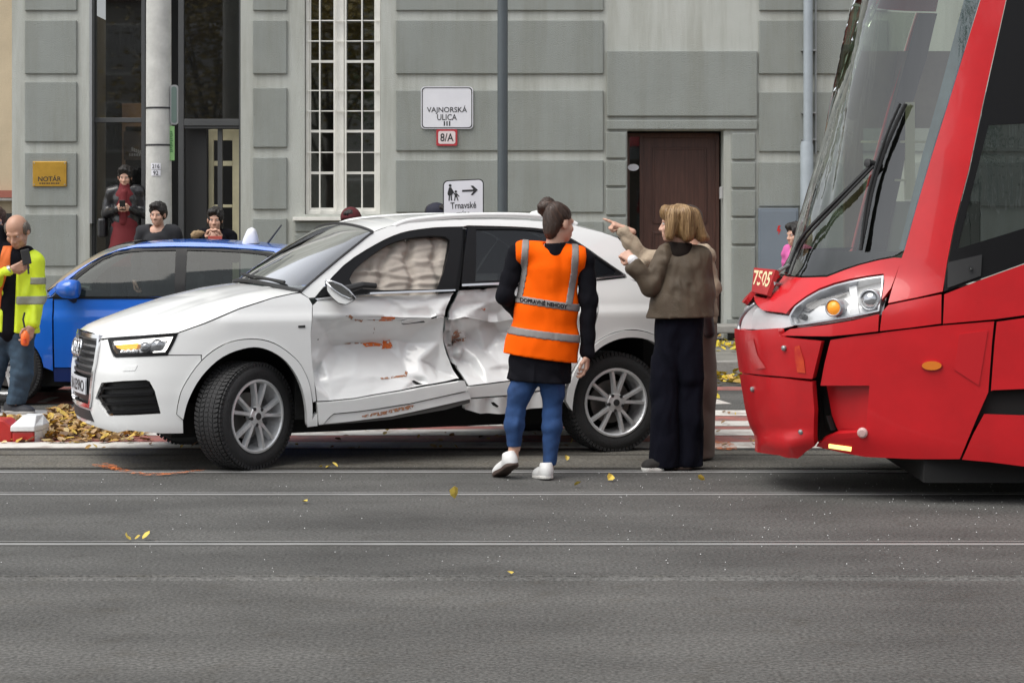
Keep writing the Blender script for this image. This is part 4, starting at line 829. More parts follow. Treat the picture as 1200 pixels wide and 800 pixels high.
# headlight
hl = [(127, 396.5), (150, 395), (180, 392.5), (208, 390.5), (204.5, 399), (199, 410), (195, 415.6), (165, 417), (136, 418), (131.5, 411)]
hb = SUV.panel('headlight', hl, mat('headlight_black', (.02, .02, .022), .3), suv, off=-.06, th=0, gap=-.004)
SUV.panel('headlight_bezel', inset(SUV.poly(hl), -.004), M_blkgl, hb, sz=True, holes=[inset(SUV.poly(hl), .018)], off=.004, th=.05, gap=0, st=.015)
M_led = mat('lit_led_strip', (1, .98, .92), .3, emit=1.6); M_amb = mat('lit_amber_lamp', (.9, .42, .02), .3, emit=.35); M_hlin = mat('headlight_silver', (.5, .5, .51), .2, .8)
SUV.panel('reflector', [(132, 402), (160, 400), (195, 399), (189, 411), (140, 414)], M_hlin, hb, off=-.045, th=.01, gap=0)
SUV.panel('led_strip', [(130, 398.5), (150, 397.2), (180, 395), (205, 393), (202.5, 397.5), (197, 408.5), (193.5, 414), (178, 414.8), (178, 412), (190.5, 410.5), (196.5, 398.5), (180, 399.6), (150, 402), (131.5, 403.2)], M_led, hb, off=-.02, th=.01, gap=0)
SUV.panel('turn_signal', [(131.5, 403.5), (148, 402.3), (159, 401.5), (158, 407.5), (140, 408.5), (134, 407)], M_amb, hb, off=-.025, th=.01, gap=0)
for x, y, r in ((183, 404, .05), (168, 405, .035), (140, 412.5, .022), (147, 412, .022), (154, 411.8, .022)):
    s_, z_ = SUV.inv(x, y); SN = SUV.nrm(s_, z_); b = MB(); b.lathe([(r * 1.15, 0), (r * 1.15, .012), (r, .012), (r * .9, .02), (r * .6, .03), (0, .036)], SUV.pos(s_, z_) - SN * .044, SN, 18); b.build('projector_lens', mat('lens_glass', (.35, .36, .38), .08, .6) if r > .03 else M_chrome, hb, smooth=True)
M_clear = glass_mat('clear_lens', (.96, .96, .96), 1.0, 1.0)
SUV.panel('lens_cover', hl, M_clear, hb, off=.002, th=0, gap=.004)
SUV.panel('far_headlight', [(-s, z) for s, z in SUV.poly(hl)], M_hlin, suv, sz=True)
# wheels
def make_wheel(c, n, R, parent, spokes=5, lip=.233, wd=.22, seed=0):
    c, n = np.array(c, float), np.array(n, float); n /= np.linalg.norm(n); a = np.cross(n, (0, 0, 1.)); a /= np.linalg.norm(a); bz = np.cross(a, n)
    if bz[2] < 0: bz = -bz
    P = [(lip + .004, -.005), (lip + .02, .003), (R - .06, .012), (R - .03, .004), (R - .012, -.012), (R, -.04), (R + .003, -wd / 2), (R, -wd + .03), (R - .015, -wd), (R - .06, -wd - .01), (lip, -wd)]
    b = MB(); b.lathe(P, c, n, 64); o = b.build('wheel', M_tyre, parent, smooth=True)
    t = MB()                                         # tread blocks and shoulder lugs
    for j in range(72):
        th = 2 * PI * j / 72; d = math.cos(th) * a + math.sin(th) * bz; tg = -math.sin(th) * a + math.cos(th) * bz
        for w0, w1, sk in ((-.015, -.055, .3), (-.062, -.095, -.3), (-.102, -.135, .0), (-.142, -.175, .3), (-.182, -.222, -.3)):
            t.obox(c + d * (R + .001) + n * (w0 + w1) / 2 + tg * (.0), d * .006, tg * .0105, n * abs(w1 - w0) / 2 + tg * sk * .02)
        t.obox(c + d * (R - .014) + n * (-.006), d * .014, tg * .0105, n * .006)
    t.build('tread', M_tyre, o)
    r = MB(); r.lathe([(lip + .008, -.008), (lip + .006, .004), (lip - .006, .006), (lip - .014, -.002), (lip - .02, -.03), (lip - .035, -.10), (lip - .03, -wd)], c, n, 48)
    for k in range(spokes):                           # five pairs of spokes
        for sg in (-1, 1):
            t0 = 2 * PI * k / spokes + PI / 2 + .12
            d0 = math.cos(t0 + sg * .10) * a + math.sin(t0 + sg * .10) * bz; d1 = math.cos(t0 + sg * .235) * a + math.sin(t0 + sg * .235) * bz
            p0 = c + d0 * .045 + n * -.012; p1 = c + d1 * (lip - .006) + n * -.006; m_ = (p0 + p1) / 2 + n * .004
            ax = p1 - p0; L = np.linalg.norm(ax); ax /= L; cr_ = np.cross(n, ax)
            r.add([p0 - cr_ * .013 + n * .004, p0 + cr_ * .013 + n * .004, m_ + cr_ * .0085 + n * .006, m_ - cr_ * .0085 + n * .006, p1 + cr_ * .0105 + n * .004, p1 - cr_ * .0105 + n * .004,
                   p0 - cr_ * .017 - n * .035, p0 + cr_ * .017 - n * .035, m_ + cr_ * .014 - n * .03, m_ - cr_ * .014 - n * .03, p1 + cr_ * .016 - n * .03, p1 - cr_ * .016 - n * .03],
                  [(0, 1, 2, 3), (3, 2, 4, 5), (1, 7, 8, 2), (2, 8, 10, 4), (6, 0, 3, 9), (9, 3, 5, 11)])
    rim = r.build('rim', M_rim, o, bev=0); h = MB(); h.lathe([(.062, -.05), (.066, -.01), (.06, -.002), (.03, .002), (.03, .006), (0, .007)], c, n, 24); h.build('hub', M_rim, o)
    for k in range(5):
        t0 = 2 * PI * k / 5 + PI / 2 + .12 + PI / 5; d0 = math.cos(t0) * a + math.sin(t0) * bz; q = MB(); q.lathe([(.012, -.02), (.012, .002), (.006, .004), (0, .004)], c + d0 * .055, n, 8); q.build('wheel_bolt', M_rimdark, o)
    q = MB(); q.lathe([(.024, .006), (.022, .0095), (0, .0095)], c, n, 20); q.build('hub_cap', M_rimdark, o)
    dsc = MB(); dsc.lathe([(.02, -.11), (.15, -.10), (.15, -.12), (.02, -.12)], c, n, 32); dsc.build('brake_disc', mat('brake_steel', (.22, .21, .2), .45, .9), o)
    bk = MB(); bk.lathe([(0, -.19), (lip - .01, -.19)], c, n, 24); bk.build('wheel_inner', M_under, o)
    return o
def hub_point(px, py, inn):
    s_, z_ = SUV.inv(px, py); return SUV.pos(s_, z_, -inn)
cF = hub_point(303, 488, .02); cF[2] = .346; th = math.radians(31); nF = SL * math.cos(th) + SR * math.sin(th)
make_wheel(cF, nF, .344, suv); cR = hub_point(724.5, 474, .03); cR[2] = .346; make_wheel(cR, SL, .344, suv)
for c_, n_ in ((cF, nF), (cR, SL)):
    m_ = mirror_suv(c_); make_wheel(m_, -SL if c_ is cR else -(SL * math.cos(th) - SR * math.sin(th)), .344, suv)
# ---------------------------------------------------------------- red tram with a broken nose
TO = np.array((1.40, 12.38, 0)); TR = np.array((1., 0, 0)); TL = np.array((0, -1., 0))
T_PLAN = [(0, 0), (.012, .2), (.05, .38), (.13, .56), (.30, .75), (.62, .92), (1.1, 1.06), (1.7, 1.165), (2.4, 1.23), (3.2, 1.25), (6, 1.25), (11, 1.25)]
T_Z = np.arange(0, 3.7, .01)
def soft(y, n): return np.convolve(np.pad(y, n, mode='edge'), np.hanning(2 * n + 1) / np.hanning(2 * n + 1).sum(), 'valid')
T_F = soft(np.interp(T_Z, [.1, .27, .34, .46, .62, .92, 1.06, 1.12, 1.2, 1.28, 1.4, 1.6, 1.85, 2.1, 2.35, 2.8, 3.2, 3.5], [.20, .16, .09, .06, .035, 0, .01, .03, .12, .26, .33, .375, .45, .53, .60, .76, .95, 1.3]), 9)
T_S = soft(np.interp(T_Z, [.1, .3, 1.0, 2.0, 3.0, 3.4, 3.5], [.06, .02, 0, .03, .09, .2, .35]), 14)
def t_ins(a, z, u, w_):
    k = np.clip(1 - u / 1.25, 0, 1); k = k * k * (3 - 2 * k)
    fr_ = np.interp(z, T_Z, T_F); sd = np.interp(z, T_Z, T_S)
    return fr_ * k + sd * (1 - k)
TW = Wrap(T_PLAN, t_ins, TO, TR, TL, (.12, 3.45), (-2.2, 3.4))
M_tred = mat('red_tram_paint', (.54, .0075, .013), .38, coat=.4, var=.10, vscale=3.5, bump=.03, bscale=25)
M_tred2 = mat('red_tram_bumper', (.54, .008, .013), .42, coat=.25, var=.22, vscale=7, bump=.05, bscale=30, col2=(.45, .009, .013))
M_tgl = glass_mat('tram_windscreen_glass', (.50, .56, .47), 2.2, .94, wavy=.12)
M_tgs = glass_mat('tram_side_glass', (.16, .19, .19), 3.0, .6, dark=(.012, .018, .018), wavy=.05)
M_silver = mat('lamp_housing_silver', (.68, .69, .70), .38, .35, var=.06, vscale=8)
M_silver2 = mat('lamp_reflector_silver', (.42, .43, .45), .3, .6)
tram = thing('red_tram', 'red tram with cracked front bumper halting behind the crashed white car', 'tram', (4, 12.38, 0))
TP = lambda *a, **k: TW.panel(*a, parent=tram, **k)
# windscreen and its black surround
scr = [(977, 118), (960, 165), (946, 217), (931, 264), (921, 300), (919.5, 318)]
ws_near = [(1112, 118), (1090, 188), (1072, 249), (1059.5, 294)]
zTop = 3.0
nearT = [TW.inv(*p) for p in ws_near]
# extend the near edge up to the roof line along its own slope
(sA, zA), (sB, zB) = nearT[0], nearT[2]; up_ = (sA + (sA - sB) / (zA - zB) * (zTop - zA), zTop)
base_px = [(1048, 300.5), (1030, 304), (1008, 309.5), (990, 315), (969, 323), (948, 324), (930, 324), (920, 322)]
base = [TW.inv(*p) for p in base_px]
glass_poly = [up_] + nearT + base + [(-s, z) for s, z in base[::-1]] + [(-s, z) for s, z in nearT[::-1]] + [(-up_[0], zTop)]
def clean(P):
    out = [P[0]]
    for p in P[1:]:
        if math.hypot(p[0] - out[-1][0], p[1] - out[-1][1]) > .004: out.append(p)
    return out
base = [p for p in base if p[0] > .02] + [(0, base[-1][1])]
glass_poly = clean([up_] + nearT + base[:-1] + [(-s, z) for s, z in base[:-1][::-1]] + [(-s, z) for s, z in nearT[::-1]] + [(-up_[0], zTop)])
wscr = TP('windscreen', glass_poly, m=M_tgl, sz=True, th=0, st=.06, gap=.004)
zb0 = TW.inv(1000, 293.5)[1]
band = clean(base[:-1] + [(-s, z) for s, z in base[:-1][::-1]] + [(-nearT[-1][0], zb0), (nearT[-1][0], zb0)])
TP('windscreen_black_band', band, m=M_blkgl, sz=True, off=-.02, th=0, st=.06, gap=.002)
wn_in = [TW.inv(*p) for p in [(1097, 118), (1079, 182), (1064, 243), (1052, 292)]]
(s1, z1), (s2, z2) = wn_in[0], wn_in[2]; up2 = (s1 + (s1 - s2) / (z1 - z2) * (zTop - z1), zTop)
TP('windscreen_edge_band', clean([up_] + nearT + wn_in[::-1] + [up2]), m=mat('blue_grey_edge', (.16, .22, .33), .4, var=.5, vscale=6, stretch=(1, 1, .5)), sz=True, off=-.012, th=0, st=.05, gap=.002)
# red A pillar and roof front
pil_r = [(1153, 118), (1143, 165), (1135.5, 201), (1127, 233), (1119, 264), (1111, 305), (1105.3, 342)]
pr = [TW.inv(*p) for p in pil_r]; (s1, z1), (s2, z2) = pr[0], pr[3]; up3 = (s1 + (s1 - s2) / (z1 - z2) * (zTop - z1), zTop)
for sg in (1, -1):
    P = clean([up_] + nearT + [TW.inv(1056, 303), TW.inv(1046, 335), TW.inv(1040, 356), TW.inv(1075, 349)] + pr[::-1] + [up3])
    TP('corner_pillar', [(sg * s, z) for s, z in P], m=M_tred, sz=True, st=.05, off=.004)
P = [(-s, z) for s, z in P]; TP('pillar_lining', P, m=M_plast, sz=True, st=.08, off=-.05, th=0)
TP('roof_front', [(-up3[0], zTop + .005), (up3[0], zTop + .005), (up3[0] + .05, 3.40), (-up3[0] - .05, 3.40)], m=M_tred, sz=True, st=.08)
# bonnet: red apron below the windscreen with a cut-out for the number plate
hood = [(1057.5, 302), (1048, 301.5), (1030, 304.5), (1008, 310), (990, 316), (969, 324.2), (940, 325), (921, 323.3), (919, 322), (906, 340), (898, 349), (884, 346), (886, 356), (893, 363.5), (916, 366.5), (921, 368), (931, 357), (945, 346.5), (960, 338), (978, 331.5), (996, 327), (1015, 323.5), (1035, 321), (1036, 330), (1033, 352), (1044, 338)]
TP('front_apron', hood, m=M_tred, st=.025, th=.03, gap=.002)
zq0, zq1 = TW.inv(893, 363)[1], TW.inv(921, 322)[1]
TP('front_apron', [(-.05, zq0 + .02), (-.9, zq0 + .01), (-1.0, zq0 + .06), (-1.15, zq1), (-.75, zq1 - .01), (-.35, zq1 - .0), (-.30, zq1 - .06), (-.03, zq0 + .06)], m=M_tred, sz=True, st=.04, th=.03)
# grey front strip, headlight
TP('front_lamp_strip', [(0, TW.inv(880, 383)[1])] + TW.poly([(880, 386), (915, 384), (926, 381.5), (930, 378), (927, 371), (921, 369), (893, 364.5), (886, 358)]) + [(0, TW.inv(886, 358)[1])], m=M_silver, sz=True, off=-.03, th=.02, st=.03, gap=0)
TP('front_lamp_strip', [(0, TW.inv(880, 383)[1] - .01), (-.9, TW.inv(880, 383)[1]), (-.9, TW.inv(886, 358)[1]), (0, TW.inv(886, 358)[1])], m=M_silver, sz=True, off=-.03, th=.02, st=.05, gap=0)
hlp = [(924, 370), (931, 358.5), (945, 348), (960, 339.5), (978, 333), (996, 328.5), (1015, 325), (1035, 322.5), (1034, 338), (1030, 364.5), (1000, 371), (970, 376), (940, 380.5), (927, 381)]
hlt = TP('headlight', hlp, m=M_silver, off=-.07, th=0, gap=-.01, st=.02, disp=lambda p, V: .03 * np.sin((p[:, 0] - 925) / 110 * PI) ** 2 * (p[:, 1] > 350))
TW.panel('headlight_rim', hlp, M_silver2, hlt, holes=[[tuple(p) for p in inset(hlp, 2.0)]], off=-.004, th=.06, gap=0, st=.02)
TW.panel('dark_louvre', [(935, 358), (950, 348.5), (967, 341), (985, 335.5), (989, 337), (970, 345), (952, 354.5), (942, 361.5)], mat('louvre_grey', (.12, .12, .125), .5), hlt, off=-.05, th=.01, gap=0)
def lamp(px, py, r, name, m, depth, off=-.05):
    s_, z_ = TW.inv(px, py); n_ = np.array((-.55, -.83, 0.05)); n_ /= np.linalg.norm(n_); c = TW.pos(s_, z_, off); b = MB(); b.lathe([(r * 1.25, -.03), (r * 1.25, depth), (r * 1.05, depth + .004), (r * 1.0, depth - .012)], c, n_, 24); h = b.build(name + '_housing', M_silver2, hlt, smooth=True)
    b = MB(); b.lathe([(r * 1.02, depth - .014), (r * .8, depth + .004), (r * .4, depth + .014), (0, depth + .017)], c, n_, 20); b.build(name, m, hlt, smooth=True); return h
lamp(980, 361, .042, 'indicator', mat('lit_indicator', (.85, .30, .03), .2, emit=.25), .08); lamp(1021, 352, .05, 'clear_lamp', mat('lens_grey', (.45, .46, .48), .08, .7), .05)
s_, z_ = TW.inv(937, 370); b = MB(); b.lathe([(.018, -.07), (.018, -.02), (.012, -.016), (0, -.018)], TW.pos(s_, z_), TW.nrm(np.array(s_), np.array(z_)), 12); b.build('lamp_bolt', M_rimdark, hlt)
s_, z_ = TW.inv(952, 372); 
TW.panel('white_reflector_ridge', [(992, 331), (1001, 329.5), (1003, 345), (1006, 369), (994, 371), (996, 345)], mat('lamp_white', (.66, .67, .68), .3), hlt, off=-.035, th=.04, gap=0)
TW.panel('headlight_cover', hlp, glass_mat('headlight_cover_glass', (.95, .95, .95), .9, 1.0), hlt, off=.0, th=0, gap=.004)
# torn silver rim at the very front
b = MB(); b.tube(cr([at(885, 356, 12.15), at(876, 363, 12.2), at(868.5, 373, 12.28), at(866, 383, 12.3), at(866.5, 392, 12.25)], 5), [.012] * 20 + [.006], 8); b.build('torn_rim', M_silver2, tram, smooth=True)
b = MB(); P_ = [[at(886, 357, 12.1), at(878, 364, 12.16), at(870.5, 374, 12.22), at(868, 385, 12.24)], [at(893, 364, 12.12), at(888, 370, 12.12), at(885, 378, 12.12), at(884, 386, 12.12)]]; b.grid(lambda i, j: P_[i][j], range(2), range(4)); b.build('torn_lamp_shell', M_silver, tram, smooth=True)
# nose panels: two broken bumper pieces and the big side panel
TP('headlight_sill', [(917, 391.5), (927, 385), (970, 380), (1000, 375), (1031, 367.5), (1030, 388.5), (1000, 392), (973, 394.5), (918.5, 393.5)], m=M_tred, off=.012, th=.04, st=.03)
nz = lambda px, py: TW.inv(px, py)[1]
ub = [(0.0, nz(880, 388))] + TW.poly([(885, 387), (914.5, 384), (916.5, 393.5), (940, 396.5), (965.5, 399), (963, 410), (955, 443.5), (910, 439.5), (872, 435.5)]) + [(0.0, nz(872, 435))]
def crumple(p, V): return -.007 * np.exp(-(((p[:, 0] - 900) * .7 + (p[:, 1] - 415) * .35) / 18) ** 2) + .006 * np.exp(-(((p[:, 0] - 915) * .9 - (p[:, 1] - 470) * .25) / 9) ** 2) - .004 * np.exp(-(((p[:, 0] - 938) - (p[:, 1] - 470) * .3) / 9) ** 2)
TP('upper_bumper', ub, m=M_tred2, sz=True, off=.03, th=.05, st=.025, disp=crumple)
TP('upper_bumper', [(-.02, nz(880, 388)), (-1.0, nz(880, 388)), (-1.0, nz(872, 435)), (-.02, nz(872, 435))], m=M_tred2, sz=True, off=.0, th=.04, st=.05)
lb = [(0.0, nz(872, 438))] + TW.poly([(880, 437.5), (920, 441.5), (955, 446), (957.5, 480), (958, 519), (949, 524), (944, 531.5), (925, 524), (886, 509)]) + [(0.0, nz(890, 498))]
def lower_lip(p, V): return crumple(p, V) + np.interp(p[:, 1], [495, 503, 512, 535], [0, .0, .045, .06]) * np.clip((960 - p[:, 0]) / 25, 0, 1) * np.clip((p[:, 0] - 884) / 18, 0, 1)
TP('lower_bumper', lb, m=M_tred2, sz=True, off=.03, th=.05, st=.025, disp=lower_lip)
TP('lower_bumper', [(-.02, nz(872, 438)), (-1.0, nz(872, 438)), (-1.0, nz(890, 498)), (-.02, nz(890, 498))], m=M_tred2, sz=True, off=.0, th=.04, st=.05)
for x, y in ((922.5, 407), (942, 504), (887, 455)):
    s_, z_ = TW.inv(x, y); b = MB(); n_ = TW.nrm(np.array(s_), np.array(z_)); b.lathe([(.016, .02), (.016, .036), (.008, .042), (0, .043)], TW.pos(s_, z_), n_, 10); b.build('bumper_bolt', M_steel, tram)
TP('orange_scuff', [(935, 405), (940, 404), (945, 420), (947, 436), (938, 435), (935, 418)], m=mat('orange_scuff', (.72, .10, .02), .4, var=.4, vscale=10, col2=(.5, .02, .02)), off=.034, th=0, gap=0, disp=crumple)
TP('pale_scuff', [(882, 400), (889, 396), (893, 415), (903, 430), (890, 432), (884, 420)], m=mat('pale_red_scuff', (.56, .12, .12), .5, var=.3, vscale=12, col2=(.5, .02, .02)), off=.0345, th=0, gap=0, disp=crumple)
TP('bumper_void', [(955, 398), (972, 398), (985, 470), (1005, 512), (955, 525), (950, 440)], m=M_under, off=-.16, th=0, gap=0)
b = MB(); p0, p1 = TW.pos(*TW.inv(966, 488), -.06), TW.pos(*TW.inv(972, 505), -.06); b.obox((p0 + p1) / 2, (p1 - p0) / 2, (.012, .012, 0), (.004, -.004, .0)); b.build('bumper_bracket', M_under, tram)
rec = [(961.5, 452.5), (1018.5, 452.5), (1014, 509.5), (977, 508)]
sp_ = [(973, 398), (1000, 393.5), (1029, 390), (1060, 386), (1104, 381), (1165.5, 376), (1163, 400), (1158.5, 459.5), (1145, 490), (1125, 538), (1070, 538), (1014, 535.5), (985, 530), (956, 523), (958, 519.5), (979, 513.5), (1014, 510.5), (1018.5, 452), (961, 452), (966, 425)]
side = TP('side_nose_panel', sp_, m=M_tred, st=.04, th=.03, gap=.002)
TP('step_recess', [(961, 452), (1018.5, 452), (1014, 511), (978, 514), (968, 490)], m=M_tred2, off=-.045, th=.0, gap=-.004, disp=lambda p, V: -.05 * np.clip((1019 - p[:, 0]) / 57, 0, 1))
TP('step_tread', [(979, 508), (1014, 506), (1013.5, 511), (960, 519.5)], m=M_tred, off=.0, th=.06, gap=0)
TP('marker_strip', [(971.5, 520), (998, 523.5), (997.5, 528), (971.5, 524)], m=mat('lit_marker_strip', (.95, .85, .25), .3, emit=.8), off=.006, th=.02, gap=0)
s_, z_ = TW.inv(1011, 506.5); b = MB(); b.lathe([(.03, 0), (.03, .012), (.02, .02), (0, .021)], TW.pos(s_, z_), TW.nrm(np.array(s_), np.array(z_)), 14); b.build('round_reflector', mat('pinkish_reflector', (.62, .40, .38), .4), tram)
ell = [(1092 + 11.5 * math.cos(t), 428 + 5.2 * math.sin(t)) for t in np.linspace(0, 2 * PI, 20)[:-1]]
TP('side_marker_lamp', ell, m=mat('amber_lens', (.72, .20, .02), .2, coat=.6), off=.016, th=.02, gap=0, st=.01)
TP('side_marker_rim', [(1092 + 12.6 * math.cos(t), 428 + 6.1 * math.sin(t)) for t in np.linspace(0, 2 * PI, 20)[:-1]], m=M_tred2, off=.008, th=.01, gap=0, st=.01)
fl = [(1123.5, 391), (1158.5, 386.5), (1147.5, 452.5), (1117.5, 433)]
TP('service_flap', fl, m=mat('brighter_red_flap', (.52, .010, .016), .35, coat=.5), off=.006, th=.01, gap=.003)
# shoulder and flank panels to the right
TP('shoulder_panel', [(1033.5, 365), (1041, 357), (1075, 350), (1104, 344), (1103.5, 379.5), (1070, 384), (1030.5, 388.5)], m=M_tred, st=.04, off=.006)
zbelt = TW.inv(1106, 343)[1]
wb = [TW.inv(*p) for p in [(1106, 344.5), (1150, 327), (1200, 309)]]; sl_ = (wb[2][1] - wb[0][1]) / (wb[2][0] - wb[0][0]); wb3 = (3.02, min(1.55, wb[0][1] + sl_ * (3.02 - wb[0][0])))
lo1 = [TW.inv(*p) for p in [(1104.5, 380), (1166, 374.5), (1199, 370)]]
TP('flank_panel', [wb[0], wb[1], wb[2], wb3, (3.02, lo1[2][1] + .04)] + lo1[::-1], m=M_tred, sz=True, st=.06, off=.004)
fl0 = TW.poly([(1167.5, 376.5), (1199, 372)]); fl1 = TW.poly([(1200, 456), (1163.5, 457.5), (1160.5, 459), (1165, 400)])
TP('flank_panel', [fl0[0], fl0[1], (3.02, fl0[1][1] + .03), (3.02, fl1[0][1] + .02)] + fl1, m=M_tred, sz=True, st=.06, off=.004)
TP('black_slot', TW.poly([(1164, 458.5), (1199, 457)]) + [(3.02, TW.inv(1199, 457)[1] + .01), (3.02, TW.inv(1199, 484)[1])] + TW.poly([(1199, 484.5), (1153, 483)]), m=M_under, sz=True, off=-.06, th=0, gap=-.01)
TP('flank_skirt', TW.poly([(1153, 484.5), (1199, 486)]) + [(3.02, TW.inv(1199, 486)[1]), (3.02, TW.inv(1199, 546)[1] + .0)] + TW.poly([(1199, 546.5), (1160, 541.5), (1126.5, 538.5), (1140, 508)]), m=M_tred, sz=True, st=.06, off=.004)
# side window
gwin = [(1159, 147), (1148, 190), (1137, 232), (1122.5, 291), (1160, 279.5), (1199, 267.5)]
g_sz = TW.poly(gwin); g_top = TW.inv(1197, 140)[1]
wfr = [up3] + pr + [wb[1], wb[2], (3.02, wb3[1] + .01), (3.02, zTop - .05), (up3[0] + .02, zTop)]
gp = g_sz[:4] + g_sz[4:] + [(2.9, min(1.72, g_sz[-1][1] + (g_sz[-1][1] - g_sz[-2][1]) / (g_sz[-1][0] - g_sz[-2][0]) * (2.9 - g_sz[-1][0]))), (2.9, g_top + .01)]
TP('window_surround', clean(wfr), m=M_blkgl, sz=True, holes=[gp], st=.06, off=.0, th=.03, gap=.002)
TP('side_window', gp, m=M_tgs, sz=True, st=.06, off=-.008, th=0, gap=-.01)
TP('sensor_flap', [(1110.5, 307), (1151.5, 297.5), (1150, 323.5), (1110, 338.5)], m=M_plast, off=.012, th=.02, gap=.003)
s_, z_ = TW.inv(1138, 315); b = MB(); b.lathe([(.010, .03), (.010, .018), (0, .034)], TW.pos(s_, z_), TW.nrm(np.array(s_), np.array(z_)), 8); b.build('flap_lock', M_steel, tram)
# rest of the body, running out of frame: side walls, windows, roof, floor
bd = MB()
xe = TO[0] + 12.0; x0 = 3.85
for sg in (1, -1):
    yw = TO[1] - sg * 1.25
    bd.box(x0, xe, yw, yw + sg * .03, .25, 1.55); bd.box(x0, xe, yw + sg * .05, yw + sg * .07, 2.75, 3.35)
bd.build('body_side', M_tred, tram)
wn = MB()
for sg in (1, -1): wn.box(x0, xe, TO[1] - sg * 1.245, TO[1] - sg * 1.225, 1.555, 2.745)
wn.build('passenger_window', M_tgs, tram)
rfm = MB(); rfm.box(TO[0] + 1.15, xe, TO[1] - 1.1, TO[1] + 1.1, 3.36, 3.5); rfm.build('roof', M_tred2, tram)
uf = MB(); uf.box(TO[0] + .95, xe, TO[1] - .95, TO[1] + .95, .12, .3); uf.build('underframe', M_under, tram)
uf = MB(); uf.box(TO[0] + .75, xe, TO[1] - .9, TO[1] + .9, .3, .75); uf.build('cab_floor', M_under, tram)
nb_ = MB(); nb_.box(TO[0] + .42, TO[0] + .9, TO[1] - .55, TO[1] + .55, .3, .98); nb_.build('crash_beam', M_under, tram)
bk = MB(); bk.box(TO[0] + 2.6, TO[0] + 2.7, TO[1] - 1.1, TO[1] + 1.1, .3, 3.3); bk.build('cab_rear_wall', mat('cab_grey', (.03, .032, .032), .7), tram)
ds = MB(); ds.box(TO[0] + .75, TO[0] + 1.3, TO[1] - .8, TO[1] + .8, .9, 1.24); ds.build('dashboard', M_plast, tram, bev=.04)
st = MB(); st.box(TO[0] + 1.75, TO[0] + 2.2, TO[1] - .25, TO[1] + .25, .9, 1.05); st.box(TO[0] + 2.15, TO[0] + 2.28, TO[1] - .25, TO[1] + .25, 1.05, 1.75); st.build('driver_seat', M_seat, tram, bev=.04)
wh = MB()
for x in (TO[0] + 2.4, TO[0] + 4.2):
    for y in (RAILS[2] - .04, RAILS[3] + .04): wh.lathe([(0, -.06), (.31, -.06), (.31, .06), (0, .06)], (x, y, .325), (0, 1, 0), 32)
wh.build('wheel', M_rimdark, tram)
# inner black liner right behind the nose panels
TP('flank_liner', [(1.32, .45), (3.02, .45), (3.02, 1.38), (1.62, 1.17), (1.32, 1.05)], m=M_under, sz=True, off=-.05, th=0, st=.08, gap=0)
TP('nose_liner', [(-1.2, .3), (1.75, .3), (1.75, 1.02), (-1.2, 1.02)], m=M_under, sz=True, off=-.19, th=0, st=.08, gap=0)
# number plate 7505 hanging loose on the apron
pc = np.array([at(883.5, 313.5, 12.25), at(909, 316, 12.0), at(898.5, 345.5, 11.93), at(880.8, 341.5, 12.15)])
nn = np.cross(pc[1] - pc[0], pc[3] - pc[0]); nn /= np.linalg.norm(nn); nn *= -1 if nn[1] > 0 else 1
b = MB(); b.add(list(pc) + list(pc - nn * .03), [(0, 1, 2, 3), (7, 6, 5, 4), (0, 4, 5, 1), (1, 5, 6, 2), (2, 6, 7, 3), (3, 7, 4, 0)]); npl = b.build('fleet_number_plate', mat('plate_red', (.36, .012, .012), .45), tram)
v, f = text_mesh('7505', 1., .02); lo, hi = v.min(0), v.max(0); A = .06 + .88 * (v[:, 0] - lo[0]) / (hi[0] - lo[0]); B_ = .10 + .62 * (1 - (v[:, 1] - lo[1]) / (hi[1] - lo[1]))
Pq = (pc[0][None] * ((1 - A) * (1 - B_))[:, None] + pc[1][None] * (A * (1 - B_))[:, None] + pc[2][None] * (A * B_)[:, None] + pc[3][None] * ((1 - A) * B_)[:, None]) + nn * .004
mk('lettering', Pq, f, mat('cream_digits', (.72, .60, .36), .5), npl)
b = MB(); b.tube([pc[1] - nn * .02, pc[1] + np.array((.10, .1, .03))], .01, 6); b.tube([pc[2] * .5 + pc[1] * .5 - nn * .02, pc[1] + np.array((.08, .12, -.1))], .012, 6); b.build('plate_bracket', M_steel, npl)
TP('apron_void', [(-.5, zq0 + .06), (.55, zq0 + .06), (.55, zq1), (-.5, zq1)], m=M_under, sz=True, off=-.12, th=0, gap=0)
# far side of the cab seen through the glass: cream bars and tan panel added to imitate a windscreen reflection
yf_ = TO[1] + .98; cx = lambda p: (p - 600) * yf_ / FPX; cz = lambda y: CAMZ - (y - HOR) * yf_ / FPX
b = MB(); b.box(cx(1009), cx(1120), yf_, yf_ + .03, cz(167.5), cz(165)); b.box(cx(1012), cx(1120), yf_, yf_ + .03, cz(212.5), cz(210)); b.box(cx(1061), cx(1072), yf_ - .005, yf_ + .035, cz(234), cz(120)); b.build('reflection_bars', mat('cream_reflection', (.80, .78, .62), .5), tram)
b = MB(); b.box(cx(990), cx(1012), yf_ + .01, yf_ + .06, cz(300), cz(60)); b.box(cx(1012), cx(1140), yf_ + .01, yf_ + .06, cz(150), cz(60)); b.build('reflection_panel', mat('tan_reflection', (.20, .155, .11), .7, var=.3, vscale=4), tram)
b = MB(); b.box(cx(1012), cx(1150), yf_ + .02, yf_ + .05, cz(330), cz(236)); b.build('cab_side_lining', mat('pale_lining', (.30, .33, .31), .6), tram)
